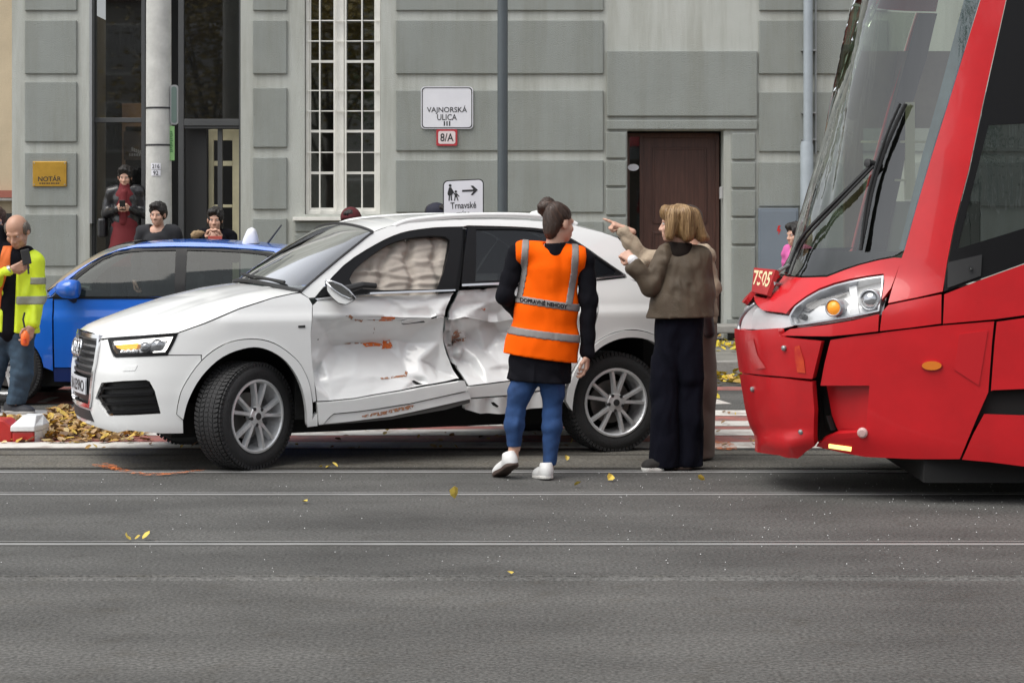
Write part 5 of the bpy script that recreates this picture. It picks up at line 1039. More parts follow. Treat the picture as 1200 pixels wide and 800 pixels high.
# wipers
def wp(P, off=.03): return [TW.pos(*TW.inv(*p), off) for p in P]
b = MB(); b.tube(cr(wp([(930, 320), (941, 293), (953, 272), (985, 234), (1022, 195)], .05), 4), .013, 6); b.tube(cr(wp([(934, 322), (944, 296), (956, 274), (988, 236), (1026, 195)], .05), 4), .009, 6); b.build('wiper_arm', M_plast, tram)
b = MB(); b.tube(cr(wp([(1062, 122), (1049, 150), (1036, 182), (1024, 220), (1016, 262), (1010, 293)], .035), 4), .012, 6); b.tube(cr(wp([(1056, 122), (1043, 152), (1030, 190), (1020, 225), (1014, 262), (1011, 292)], .05), 4), .009, 6); b.build('wiper_blade', M_plast, tram)
s_, z_ = TW.inv(1024, 193); b = MB(); b.lathe([(.025, .0), (.025, .06), (0, .065)], TW.pos(s_, z_), TW.nrm(np.array(s_), np.array(z_)), 10); b.build('wiper_joint', M_plast, tram)
# ---------------------------------------------------------------- blue estate car behind
BX = np.array((-5.32, 18.28, 0))
BLU_PLAN = [(0, 0), (.02, .25), (.07, .45), (.2, .65), (.4, .77), (.75, .84), (1.2, .865), (2.2, .87), (3.2, .865), (3.8, .84), (4.1, .76), (4.22, .5), (4.26, 0)]
def b_ins(a, z, u, w_):
    k = np.clip((u - .1) / .7, 0, 1); side = np.interp(z, [.15, .3, .5, .68, .78, .80, .95, 1.05, 1.2, 1.35, 1.5], [.07, .03, .008, .0, -.004, .012, .02, .05, .12, .20, .34]); return np.interp(z, [.2, .5, .8], [.04, 0, .08]) * (1 - k) + side * k
BW = Wrap(BLU_PLAN, b_ins, BX, np.array((1., 0, 0)), np.array((0, -1., 0)), (.1, 1.52))
M_blue = mat('blue_car_paint', (.008, .13, .62), .3, coat=.9, var=.06, vscale=2)
M_bglass = glass_mat('blue_car_glass', (.26, .33, .33), .75, .55, dark=(.01, .016, .016))
blu = thing('blue_estate_car', 'blue estate car with white roof beacon parked behind the white car', 'car', (-3.2, 17.4, 0))
BPn = lambda *a, **k: BW.panel(*a, parent=blu, **k)
zs = lambda y: BW.inv(150, y)[1]
S_ = lambda px, py: BW.inv(px, py)
roof_px = [(56, 343), (66, 334), (80, 323), (100, 310), (120, 299.5), (140, 291.5), (160, 286.5), (190, 284), (225, 283.6), (260, 285), (300, 288), (340, 292.5), (372, 297)]
bz = [S_(*p) for p in roof_px]
# side: doors, wing, rear quarter
sill_z = .27; zb = zs(347)
sW = S_(5, 400)[0]
BPn('front_wing', [(.45, .72), (.7, .84), S_(52, 350), S_(62, 349)] + [(S_(62, 349)[0], .30), (sW + .42, .30)] + [(sW + .34 * math.cos(t), .30 + .34 * math.sin(t)) for t in np.linspace(0.1, PI - .1, 14)] + [(.5, .30)], m=M_blue, sz=True, st=.05)
sB = S_(212, 350)[0]; sE = S_(420, 350)[0]; sA_ = S_(62, 349)[0]
BPn('front_door', [S_(63, 349.5), (sB, zb), (sB, .33), (sA_ + .01, .33)], m=M_blue, sz=True, st=.04)
BPn('rear_door', [(sB, zb), (sB + 1.0, zb + .02), (sB + 1.0, .33), (sB, .33)], m=M_blue, sz=True, st=.05)
BPn('rear_quarter', [(sB + 1.0, zb + .02), (BW.L, zb + .05), (BW.L, .35), (sB + 1.9, .35)] + [(sB + 1.52 + .34 * math.cos(t), .30 + .34 * math.sin(t)) for t in np.linspace(.2, PI - .2, 12)] + [(sB + 1.0, .36)], m=M_blue, sz=True, st=.06)
BPn('sill', [(sW + .42, .20), (sB + 1.15, .20), (sB + 1.15, .325), (sW + .42, .325)], m=mat('dark_blue_sill', (.01, .03, .16), .4), sz=True, off=-.015)
BPn('front_bumper', [(0, .25), (.85, .25), (.8, .45), (.55, .70), (0, .72)], m=M_blue, sz=True, st=.06, mirror=True)
win_f = [(70, 346.5), (92, 325), (108, 312.5), (120, 304.5), (135, 298.5), (150, 295.6), (170, 294), (205.5, 293), (204, 346), (130, 347)]
win_r = [(219.5, 293), (250, 294), (280, 295.6), (300, 297.4), (311.5, 299), (316, 303), (330, 322), (345, 342), (217, 346)]
gr = [(62, 347)] + roof_px[1:] 
BPn('window_frame', [S_(*p) for p in [(60, 348.3), (74, 334), (92, 319), (108, 308), (120, 301.3), (140, 294.3), (160, 290.8), (205, 289.8), (260, 290.6), (300, 293.4), (320, 296), (335, 310), (350, 330), (358, 344), (212, 348.3)]], m=M_blkgl, sz=True, holes=[[S_(*p) for p in win_f], [S_(*p) for p in win_r]], off=-.004, st=.05)
BPn('roof_side', [S_(*p) for p in roof_px + [(385, 310), (392, 345), (359, 345.5), (351, 330), (336, 310), (321, 295), (300, 292.6), (260, 289.9), (205, 289), (160, 290), (140, 293.4), (120, 300.4), (108, 307.2), (92, 318.2), (74, 333.2), (59, 348)]], m=M_blue, sz=True, off=.003, st=.04)
BPn('front_side_window', win_f, m=M_bglass, off=-.012, th=0, gap=-.01); BPn('rear_side_window', win_r, m=M_bglass, off=-.012, th=0, gap=-.01)
BPn('belt_line', [S_(*p) for p in [(62, 348.4), (212, 348), (356, 344.6), (356, 346.6), (212, 350), (62, 350.4)]], m=M_blkgl, sz=True, off=.006, th=.008, gap=0)
E2 = np.array(bz); R3 = BW.pos(E2[:, 0], E2[:, 1]); mirB = lambda p: np.stack([np.asarray(p)[..., 0], 2 * BX[1] - np.asarray(p)[..., 1], np.asarray(p)[..., 2]], -1)
def bloft(P, bul, d, name, m):
    M_ = mirB(P); b = MB(); b.grid(lambda i, j: P[i] * (1 - j / 16) + M_[i] * j / 16 + np.array(d) * bul * (4 * (j / 16) * (1 - j / 16)) ** .8, range(len(P)), range(17)); return b.build(name, m, blu, smooth=True)
PC = np.array(cr(R3, 3)); bloft(PC[:19], .12, (-.85, 0, .3), 'windscreen', M_glass); bloft(PC[18:], .022, (-.1, 0, 1), 'roof', M_blue)
MB().grid(lambda i, j: (BX[0] + .08 + i * 1.25, BX[1] - .78 + 1.56 * j, .72 + .28 * i - .05 * (2 * j - 1) ** 2), [0, .3, .6, 1], np.linspace(0, 1, 9)).build('bonnet', M_blue, blu, smooth=True)
rr_ = R3[-1]; b = MB(); b.grid(lambda i, j: rr_ * (1 - j) + mirB(rr_) * j + np.array((.12 + .45 * i, 0, -.5 * i)), [0, 1], [0, .5, 1]); b.build('tailgate', M_bglass, blu)
def wheel_b(x, y, n): return make_wheel((x, y, .315), n, .315, blu, lip=.215, wd=.2)
wheel_b((5 - 600) / FPX * 17.43, 17.44, (0, -1, 0)); wheel_b((5 - 600) / FPX * 17.43 + 2.6, 17.44, (0, -1, 0)); wheel_b((5 - 600) / FPX * 17.43, 19.1, (0, 1, 0)); wheel_b((5 - 600) / FPX * 17.43 + 2.6, 19.1, (0, 1, 0))
b = MB(); b.box(BX[0] + .5, BX[0] + 3.9, BX[1] - .72, BX[1] + .72, .16, .45); b.box(BX[0] + .3, BX[0] + 1.15, BX[1] - .6, BX[1] + .6, .45, .7); b.build('underbody', M_under, blu)
BPn('door_lining', [(sA_, .35), (BW.L - .8, .35), (BW.L - .8, zb - .01), (sA_, zb - .01)], m=M_seat, sz=True, off=-.05, th=0, st=.1)
b = MB(); b.box(BX[0] + 1.2, BX[0] + 1.5, BX[1] - .7, BX[1] + .7, .75, .95); b.build('dashboard', M_plast, blu, bev=.04)
for y in (-.37, .37):
    b = MB(); b.box(BX[0] + 2.15, BX[0] + 2.3, BX[1] + y - .24, BX[1] + y + .24, .5, 1.08); b.box(BX[0] + 2.17, BX[0] + 2.26, BX[1] + y - .12, BX[1] + y + .12, 1.11, 1.28); b.build('seat_backrest', M_seat, blu, bev=.03)
b = MB(); b.box(BX[0] + 3.2, BX[0] + 3.35, BX[1] - .65, BX[1] + .65, .5, 1.1); b.build('rear_bench_backrest', M_seat, blu, bev=.03)
mcb = S_(84, 338); pB = BW.pos(*mcb) + np.array((0, -.13, 0)); b = MB(); k = len(b.v)
b.lathe([(0, -.11), (.05, -.10), (.078, -.05), (.085, 0.03), (.075, .085), (.0, .09)], pB, (1, -.25, 0), 16); mm = b.build('wing_mirror', M_blue, blu, smooth=True); b = MB(); b.tube([pB + np.array((0, .02, -.06)), pB + np.array((.03, .14, -.11))], .03, 8); b.build('mirror_foot', M_plast, mm)
BPn('door_handle', [(176, 357.5), (197, 356.8), (197, 361), (176, 361.7)], m=M_blue, off=.02, th=.03)
bp = np.array(R3[9]); bc = thing('roof_beacon', 'white rounded magnetic roof light standing on the blue car roof', 'light', (0, 0, 0))
x_, y_ = (293.5 - 600) / FPX * 17.9, 17.9; zt = lambda y: CAMZ - (y - HOR) * y_ / FPX
bc.location = (x_, y_, zt(287)); b = MB(); b.grid(lambda i, j: (x_ + np.interp(i, [0, .3, .75, .93, 1], [.072, .064, .042, .03, 0]) * math.copysign(abs(math.cos(j)) ** .6, math.cos(j)) + np.interp(i, [0, 1], [0, .012]), y_ + np.interp(i, [0, .3, .75, .93, 1], [.10, .095, .08, .05, 0]) * math.copysign(abs(math.sin(j)) ** .6, math.sin(j)), zt(285) + i * (zt(266.5) - zt(285))), [0, .15, .3, .5, .75, .88, .96, 1], np.linspace(0, 2 * PI, 25)); b.build('cover', mat('beacon_white', (.72, .73, .78), .35), bc, smooth=True)
b = MB(); b.box(x_ - .08, x_ + .08, y_ - .1, y_ + .1, zt(290), zt(285)); b.build('base', M_plast, bc, bev=.008)
b = MB(); xa, xb = (311 - 600) / FPX * 18.2, (330 - 600) / FPX * 18.2; z0_ = CAMZ - (288.5 - HOR) * 18.2 / FPX; b.tube([(xa, 18.2, z0_), (xb, 18.2, CAMZ - (263.5 - HOR) * 18.2 / FPX)], [.012, .007], 6); b.box(xa - .05, xa + .03, 18.17, 18.23, z0_ - .03, z0_ + .01); b.build('rod_aerial', M_plast, blu)
# ---------------------------------------------------------------- traffic island end block, leaves, glass crumbs
YI = 14.55; ix = lambda p: (p - 600) * YI / FPX; iz = lambda y: CAMZ - (y - HOR) * YI / FPX
M_ired = mat('delineator_red', (.42, .022, .018), .45, var=.2, vscale=8); M_iwht = mat('delineator_white', (.66, .67, .68), .5, var=.12, vscale=9)
isl = thing('kerb_delineator', 'low red and white kerb delineator block at the leaf covered island edge', 'kerb block', (ix(25), YI, 0))
b = MB(); b.box(ix(14), ix(40), YI, YI + .30, 0, iz(505.8)); b.build('red_body', M_ired, isl, bev=.012)
b = MB(); z1, z2 = iz(505.3), iz(499.3); xa, xb, xc = ix(12.5), ix(40.5), ix(46.5)
b.add([(xa, YI - .012, z1), (xb, YI - .012, z1), (xc, YI + .10, z1), (xc, YI + .30, z1), (xa, YI + .30, z1), (xa, YI - .012, z2), (xb, YI - .012, z2), (xc, YI + .10, z2), (xc, YI + .30, z2), (xa, YI + .30, z2), (ix(23), YI + .10, iz(488) - .0), (ix(39), YI + .10, iz(488)), (ix(41), YI + .26, iz(489)), (ix(23), YI + .26, iz(488))],
      [(0, 1, 6, 5), (1, 2, 7, 6), (2, 3, 8, 7), (3, 4, 9, 8), (4, 0, 5, 9), (5, 6, 11, 10), (6, 7, 12, 11), (7, 8, 12), (8, 9, 13, 12), (9, 5, 10, 13), (10, 11, 12, 13), (4, 3, 2, 1, 0)])
b.build('white_cap', M_iwht, isl, bev=.006)
b = MB(); b.add([(ix(40.2), YI + .012, 0), (ix(46), YI + .10, 0), (ix(46), YI + .29, 0), (ix(40.2), YI + .29, 0), (ix(40.2), YI + .012, z1 - .002), (ix(46), YI + .10, z1 - .002), (ix(46), YI + .29, z1 - .002), (ix(40.2), YI + .29, z1 - .002)], [(0, 1, 5, 4), (1, 2, 6, 5), (2, 3, 7, 6), (3, 0, 4, 7), (4, 5, 6, 7)]); b.build('white_end', M_iwht, isl)
rb = thing('red_kerb_segment', 'taller red kerb segment running out of frame left of the white capped block', 'kerb block', (ix(0), YI, 0))
b = MB(); b.prism([(ix(-160), 0), (ix(13.2), 0), (ix(13.2), iz(501)), (ix(3), iz(492.5)), (ix(-160), iz(492.5))], YI + .02, YI + .28); b.build('segment', M_ired, rb, bev=.01)
# leaves
LEAFC = [(.60, .40, .06), (.52, .32, .06), (.44, .25, .06), (.30, .16, .05), (.50, .38, .18), (.22, .12, .06), (.58, .40, .08), (.15, .09, .05), (.36, .24, .12), (.28, .17, .08)]
def leaf_mat():
    m = bpy.data.materials.new('fallen_leaf'); m.use_nodes = True; n = m.node_tree.nodes; l = m.node_tree.links; b = n['Principled BSDF']; a = n.new('ShaderNodeAttribute'); a.attribute_name = 'leaf_colour'
    l.new(a.outputs['Color'], b.inputs['Base Color']); b.inputs['Roughness'].default_value = .6; return m
M_leaf = leaf_mat()
def leaves(name, P, size, seed, parent=None, cols=LEAFC, curl=.4):
    g = np.random.RandomState(seed); v, f, cl = [], [], []
    base = np.array([(-.5, 0, 0), (-.22, .26, .06), (.18, .3, .1), (.5, 0, .03), (.18, -.3, .1), (-.22, -.26, .06), (0, 0, -.02)])
    for p in P:
        q = base * size * g.uniform(.6, 1.25); q[:, 2] *= g.uniform(.2, 2.2) * curl * 2; q[:, 1] *= g.uniform(.7, 1.1)
        a, t, r = g.uniform(0, 6.28), g.normal(0, curl), g.normal(0, curl); Rm = np.array(Matrix.Rotation(a, 3, 'Z') @ Matrix.Rotation(t, 3, 'X') @ Matrix.Rotation(r, 3, 'Y')); q = q @ Rm.T; q[:, 2] -= q[:, 2].min(); k = len(v)
        v += [tuple(x) for x in q + np.array(p)]; f += [(k + i, k + (i + 1) % 6, k + 6) for i in range(6)]; c = np.array(cols[g.randint(len(cols))]) * g.uniform(.75, 1.15); cl += [tuple(np.clip(c, 0, 1)) + (1,)] * 7
    o = mk(name, v, f, M_leaf, parent); at_ = o.data.color_attributes.new('leaf_colour', 'FLOAT_COLOR', 'POINT'); at_.data.foreach_set('color', np.array(cl, np.float32).ravel()); return o
g = np.random.RandomState(11); P = []
while len(P) < 3000:
    x, y = g.uniform(-4.6, -2.1), g.uniform(14.45, 17.0); px, py = 600 + FPX * x / y, HOR + FPX * CAMZ / y
    lim = np.interp(px, [-60, 0, 40, 60, 110, 140, 165, 180], [1, 1, 1, 1, .8, .5, .2, 0]); edge = np.interp(py, [479, 486, 513, 519], [0, 1, 1, .15])
    if px < 46 and py > 486: edge *= .25 if py > 500 else 1
    if px > 40 and py < 486: edge *= np.interp(px, [40, 75, 90], [.3, 1, .2])
    if px < 58 and py < 496: continue
    if g.rand() < lim * edge: P.append((x, y, .01 + g.uniform(0, .05) * lim * edge))
leaves('leaf_pile', P, .075, 3, curl=.3)['kind'] = 'stuff'
P = []
for a, c, n, z in ((441, 452, 1500, .012), (415, 426, 1500, .13), (398, 414, 350, .13), (453, 470, 120, .01)):
    for _ in range(n): P.append((g.uniform(-3.5, 8), g.uniform(gnd(c), gnd(a)), z + g.uniform(0, .03)))
leaves('gutter_leaves', P, .10, 4, cols=[(.62, .48, .03), (.58, .42, .03), (.5, .36, .05), (.40, .26, .05)])['kind'] = 'stuff'
P = []
for _ in range(260): P.append((g.uniform(-3, 3), g.uniform(gnd(528), gnd(482)), .012))
leaves('crossing_leaves', P, .055, 5)['kind'] = 'stuff'
lone = [(533, 587, 'upright curled yellow leaf lying mid road before the tram rails'), (161, 634, 'crumpled yellow leaf lying on the near rail at left'), (677, 571.5, 'yellow leaf touching the rail near the shoes'), (664, 541, 'small yellow leaf by the rear wheel'), (715, 564, 'yellow leaf lying between the second and third rails'), (385, 549, 'torn yellow leaf beside the front wheel'), (598, 674, 'yellow leaf at the lower edge of the road'), (357, 590, 'tiny pale leaf between the rails left of centre'), (799, 551, 'small leaf by the dark trouser hem'), (822, 565, 'small faded leaf right of the dark trousers')]
for i, (x, y, lb_) in enumerate(lone):
    p = at(x, y, gnd(y)); o = leaves('fallen_leaf', [(p[0], p[1], .012)] + ([(p[0] + .04, p[1] + .02, .012), (p[0] - .05, p[1] - .01, .012)] if i in (1, 5) else []), .085 if i in (0, 2) else .06, 20 + i, cols=[(.62, .46, .08)], curl=.5); tag(o, lb_, 'leaf', 'single fallen leaves on the road')
# crumbs of broken glass and dirt on the tracks
v, f = [], []
for _ in range(800):
    y = g.uniform(9.0, 13.2); x = g.uniform(-3.5, 3.4)
    if g.rand() > (.25 + .75 * np.clip((x + .5) / 2.5, 0, 1)): continue
    if any(abs(y - r) < .07 for r in RAILS): continue
    s = g.uniform(.0015, .0045); k = len(v); a = g.uniform(0, 6.28)
    for t in (0, 2.1, 4.2): v.append((x + s * math.cos(a + t), y + s * math.sin(a + t), .004))
    v.append((x, y, .004 + s)); f += [(k, k + 1, k + 3), (k + 1, k + 2, k + 3), (k + 2, k, k + 3)]
o = mk('glass_crumbs', v, f, mat('broken_glass_white', (.75, .76, .76), .25)); o['kind'] = 'stuff'
# ---------------------------------------------------------------- people: smooth skins grown from distance fields
def nets(val, lo, h):
    S = val < 0; nx, ny, nz = val.shape
    def cn(i, j, k): return (slice(i, nx - 1 + i), slice(j, ny - 1 + j), slice(k, nz - 1 + k))
    cs = [(i, j, k) for i in (0, 1) for j in (0, 1) for k in (0, 1)]; n_in = sum(S[cn(*c)].astype(np.int8) for c in cs)
    act = (n_in > 0) & (n_in < 8); idx = np.argwhere(act)
    if len(idx) == 0: return np.zeros((0, 3)), []
    acc = np.zeros((len(idx), 3)); cnt = np.zeros(len(idx)); cv = {c: val[idx[:, 0] + c[0], idx[:, 1] + c[1], idx[:, 2] + c[2]].astype(float) for c in cs}
    for a in cs:
        for ax in range(3):
            if a[ax]: continue
            b = list(a); b[ax] = 1; b = tuple(b); va, vb = cv[a], cv[b]; cr_ = (va < 0) != (vb < 0); t = np.where(cr_, va / np.where(cr_, va - vb, 1), 0)
            p = np.tile(np.array(a, float), (len(idx), 1)); p[:, ax] += t; acc[cr_] += p[cr_]; cnt[cr_] += 1
    V = (idx + acc / cnt[:, None]) * h + lo; num = -np.ones(act.shape, int); num[tuple(idx.T)] = np.arange(len(idx)); F = []
    for ax in range(3):
        o1, o2 = [(1, 2), (2, 0), (0, 1)][ax]; sl0 = [slice(1, -1)] * 3; sl0[ax] = slice(0, -1); sl1 = list(sl0); sl1[ax] = slice(1, None)
        s0, s1 = S[tuple(sl0)], S[tuple(sl1)]; e = np.argwhere(s0 != s1); st = s0[tuple(e.T)]; e = e + 1; e[:, ax] -= 1; q = []
        for d1, d2 in ((0, 0), (-1, 0), (-1, -1), (0, -1)):
            c = e.copy(); c[:, o1] += d1; c[:, o2] += d2; q.append(num[tuple(c.T)])
        q = np.stack(q, 1); q[~st] = q[~st][:, ::-1]; F.append(q)
    F = np.vstack(F); return V, F[(F >= 0).all(1)]
def unit(v): v = np.asarray(v, float); return v / (np.linalg.norm(v) + 1e-12)
def yawm(a): c, s = math.cos(a), math.sin(a); return np.array([[c, -s, 0], [s, c, 0], [0, 0, 1.]])
def pitm(a): c, s = math.cos(a), math.sin(a); return np.array([[1, 0, 0], [0, c, -s], [0, s, c]])
def rolm(a): c, s = math.cos(a), math.sin(a); return np.array([[c, 0, s], [0, 1, 0], [-s, 0, c]])
I3 = np.eye(3)
def cap(a, b, ra, rb=None, flat=None, R=I3): return ('c', np.array(a, float), np.array(b, float), ra, ra if rb is None else rb, flat, R)
def ell(c, r, R=I3): return ('e', np.array(c, float), np.array(r, float), R)
def chain(P, rs, flat=None, R=I3): return [cap(P[i], P[i + 1], rs[i], rs[i + 1], flat, R) for i in range(len(P) - 1)]
def pd(p, X, Y, Z):
    if p[0] == 'c':
        _, a, b, ra, rb, fl, R = p; X, Y, Z = X - a[0], Y - a[1], Z - a[2]; ba = b - a
        if fl:
            x, y, z = (R.T @ ba); ba = np.array((x / fl[0], y / fl[1], z)); X, Y, Z = (R[0, 0] * X + R[1, 0] * Y + R[2, 0] * Z) / fl[0], (R[0, 1] * X + R[1, 1] * Y + R[2, 1] * Z) / fl[1], R[0, 2] * X + R[1, 2] * Y + R[2, 2] * Z
        t = np.clip((X * ba[0] + Y * ba[1] + Z * ba[2]) / max(1e-9, ba @ ba), 0, 1); d = np.sqrt((X - t * ba[0]) ** 2 + (Y - t * ba[1]) ** 2 + (Z - t * ba[2]) ** 2) - (ra + (rb - ra) * t)
        return d * (min(fl[0], fl[1], 1) if fl else 1)
    _, c, r, R = p; X, Y, Z = X - c[0], Y - c[1], Z - c[2]; x, y, z = R[0, 0] * X + R[1, 0] * Y + R[2, 0] * Z, R[0, 1] * X + R[1, 1] * Y + R[2, 1] * Z, R[0, 2] * X + R[1, 2] * Y + R[2, 2] * Z
    k0 = np.sqrt((x / r[0]) ** 2 + (y / r[1]) ** 2 + (z / r[2]) ** 2) + 1e-9; k1 = np.sqrt((x / r[0] ** 2) ** 2 + (y / r[1] ** 2) ** 2 + (z / r[2] ** 2) ** 2) + 1e-9; return k0 * (k0 - 1) / k1
def pbox(p):
    if p[0] == 'c':
        r = max(p[3], p[4]) * (max(p[5][0], p[5][1], 1) if p[5] else 1); return np.minimum(p[1], p[2]) - r, np.maximum(p[1], p[2]) + r
    return p[1] - max(p[2]), p[1] + max(p[2])
def grow(prims, h, k=.03, cuts=(), subs=(), fold=None, ks=.01, grow_=0., shell=None):
    bx = [pbox(p) for p in prims]; lo = np.min([b[0] for b in bx], 0) - 4 * h - .02 - max(0, grow_); hi = np.max([b[1] for b in bx], 0) + 4 * h + .02 + max(0, grow_); n = np.ceil((hi - lo) / h).astype(int) + 1
    ax = [(lo[i] + h * np.arange(n[i])).astype(np.float32) for i in range(3)]; val = np.full(n, .5, np.float32); m = 3 * h + k + .01 + max(0, grow_)
    def sl(b, m): return tuple(slice(max(0, int((b[0][i] - m - lo[i]) / h)), min(n[i], int((b[1][i] + m - lo[i]) / h) + 2)) for i in range(3))
    def grid(s): return ax[0][s[0]][:, None, None], ax[1][s[1]][None, :, None], ax[2][s[2]][None, None, :]
    for p, b in zip(prims, bx):
        s = sl(b, m); d = pd(p, *grid(s)); a = val[s]; q = np.clip(.5 + .5 * (a - d) / k, 0, 1); val[s] = a * (1 - q) + d * q - k * q * (1 - q)
    if grow_: val -= grow_
    A = grid((slice(None),) * 3)
    if fold is not None: val = val + fold(*A)
    for pt, nr in cuts:
        nr = unit(nr); d = (A[0] - pt[0]) * nr[0] + (A[1] - pt[1]) * nr[1] + (A[2] - pt[2]) * nr[2]; val = np.maximum(val, d)
    for p in subs:
        s = sl(pbox(p), m); d = -pd(p, *grid(s)); a = val[s]; q = np.clip(.5 - .5 * (a - d) / ks, 0, 1); val[s] = a * (1 - q) + d * q + ks * q * (1 - q)
    if shell is not None: val = np.maximum(val, shell(*A))
    return nets(val.astype(np.float32), lo, h)
def folds(amp, seed, fx_=(9, 9, 16), n=5):
    g = np.random.RandomState(abs(int(seed)) + 1); K = g.normal(0, 1, (n, 3)) * np.array(fx_); ph = g.uniform(0, 6.28, n)
    def f(X, Y, Z):
        o = 0
        wv = .8 * np.sin(X * 11 + Z * 7 + seed) + .6 * np.sin(Z * 13 - Y * 9)
        for k, p in zip(K, ph): o = o + (1 - 2 * np.abs(np.sin(X * k[0] + Y * k[1] + Z * k[2] + p + wv)))
        return (amp / n * 1.6) * o
    return f
def garment(name, prims, m, parent, h=.011, k=.035, **kw):
    V, Fc = grow(prims, h, k, **kw); return mk(name, V, Fc, m, parent, smooth=True)
def joined(name, meshes, m, parent):
    v, f = [], []
    for V, Fc in meshes: f += [tuple(q + len(v)) for q in np.asarray(Fc)]; v += [tuple(x) for x in V]
    return mk(name, v, f, m, parent, smooth=True)
def head_prims(c, R, s=1.0, wide=1.0):
    c = np.array(c, float); P = lambda x, y, z: c + R @ (np.array((x * wide, y, z)) * s)
    e = lambda x, y, z, a, b, d: ell(P(x, y, z), (a * s * wide, b * s, d * s), R)
    k = [e(0, .012, .035, .074, .093, .086), e(0, -.026, -.045, .059, .064, .078), e(0, -.064, -.097, .027, .023, .019), cap(P(-.034, -.077, .02), P(.034, -.077, .02), .014 * s), cap(P(0, -.085, .01), P(0, -.108, -.033), .008 * s, .012 * s),
         cap(P(-.012, -.095, -.038), P(.012, -.095, -.038), .009 * s), e(-.04, -.062, -.03, .022, .02, .024), e(.04, -.062, -.03, .022, .02, .024), cap(P(-.02, -.084, -.066), P(.02, -.084, -.066), .008 * s), cap(P(-.015, -.083, -.076), P(.015, -.083, -.076), .0085 * s),
         e(-.077, .012, -.008, .011, .022, .033), e(.077, .012, -.008, .011, .022, .033)]
    sub = [e(-.032, -.098, .006, .018, .016, .013), e(.032, -.098, .006, .018, .016, .013), cap(P(-.024, -.094, -.0705), P(.024, -.094, -.0705), .0025 * s)]
    return k, sub, P
def hand_prims(w, d, pn, thumb, curl=(.4, .45, .5, .55), tcurl=.3, s=1.0, spread=.06):
    """w wrist, d finger direction, pn the way the palm faces, thumb +1/-1 picks the side the thumb leaves from"""
    w, d, pn = np.array(w, float), unit(d), unit(pn); pn = unit(pn - d * (pn @ d)); lat = np.cross(d, pn) * thumb; k = []
    L = [(.040, .026, .021), (.044, .029, .023), (.041, .027, .022), (.032, .020, .019)]; off = [.030, .010, -.010, -.028]; kn = [.088, .092, .087, .078]
    for i in range(4):
        b = w + (d * kn[i] + lat * off[i]) * s; k.append(cap(w + lat * off[i] * .55 * s + d * .012 * s, b, .0155 * s, .0115 * s)); a = 0.; dd = unit(d + lat * spread * (1.5 - i)); p = b
        for j in range(3):
            a += curl[i] * (1.25, 1.5, 1.0)[j]; v = dd * math.cos(a) + pn * math.sin(a); q = p + v * L[i][j] * s; k.append(cap(p, q, (.0092 - .0009 * j) * s * (.88 if i == 3 else 1), (.0086 - .0011 * j) * s * (.88 if i == 3 else 1))); p = q
    tb = w + (d * .022 + lat * .024 + pn * .008) * s; t1 = tb + unit(d * .62 + lat * .62 + pn * (.3 + .3 * tcurl)) * .042 * s; t2 = t1 + unit(d * .85 + lat * (.35 - .7 * tcurl) + pn * (.15 + .5 * tcurl)) * .032 * s; t3 = t2 + unit(d * .9 - lat * (.9 * tcurl - .2) + pn * .35 * tcurl) * .024 * s
    k += [cap(w + d * .01 * s, tb, .016 * s, .0145 * s), cap(tb, t1, .0145 * s, .011 * s), cap(t1, t2, .0108 * s, .0096 * s), cap(t2, t3, .0094 * s, .0075 * s), cap(w - d * .05 * s, w + d * .02 * s, .024 * s, .021 * s, None)]
    return k
SKIN = mat('skin', (.56, .33, .24), .5, var=.08, vscale=14); SKIN2 = mat('skin_tanned', (.46, .26, .18), .5, var=.08, vscale=14)
M_eye = mat('eye_white', (.7, .68, .65), .2); M_iris = mat('iris', (.05, .035, .025), .15)
def eyes(P, R, s, parent):
    for x in (-.031, .031):
        b = MB(); c = P(x, -.074, .006); f = R @ np.array((0, -1., 0)); b.lathe([(0, -.012), (.009, -.008), (.0118, 0), (.009, .008), (.0055, .0105)], c, f, 10); e = b.build('eye', M_eye, parent, smooth=True)
        b = MB(); b.lathe([(.0056, .0102), (.004, .0116), (0, .012)], c, f, 10); b.build('iris', M_iris, e)
def hair_fold(amp, R, c, seed, fr=260., sw=60.):
    g = np.random.RandomState(abs(int(seed)) + 1); ph = g.uniform(0, 6, 4)
    def f(X, Y, Z):
        x = R[0, 0] * (X - c[0]) + R[1, 0] * (Y - c[1]) + R[2, 0] * (Z - c[2]); y = R[0, 1] * (X - c[0]) + R[1, 1] * (Y - c[1]) + R[2, 1] * (Z - c[2]); z = Z - c[2]
        th = np.arctan2(x, -y); return amp * (np.sin(th * 23 + ph[0] + 2.0 * np.sin(z * sw * .5 + ph[1])) * .55 + np.sin(th * 51 + ph[2] + 1.5 * np.sin(z * sw + ph[3])) * .45)
    return f
def hairmat(name, c1, c2): return mat(name, c1, .42, var=.3, vscale=7, stretch=(22, 22, 2.2), bump=.6, bscale=14, col2=c2, contrast=(.32, .62))

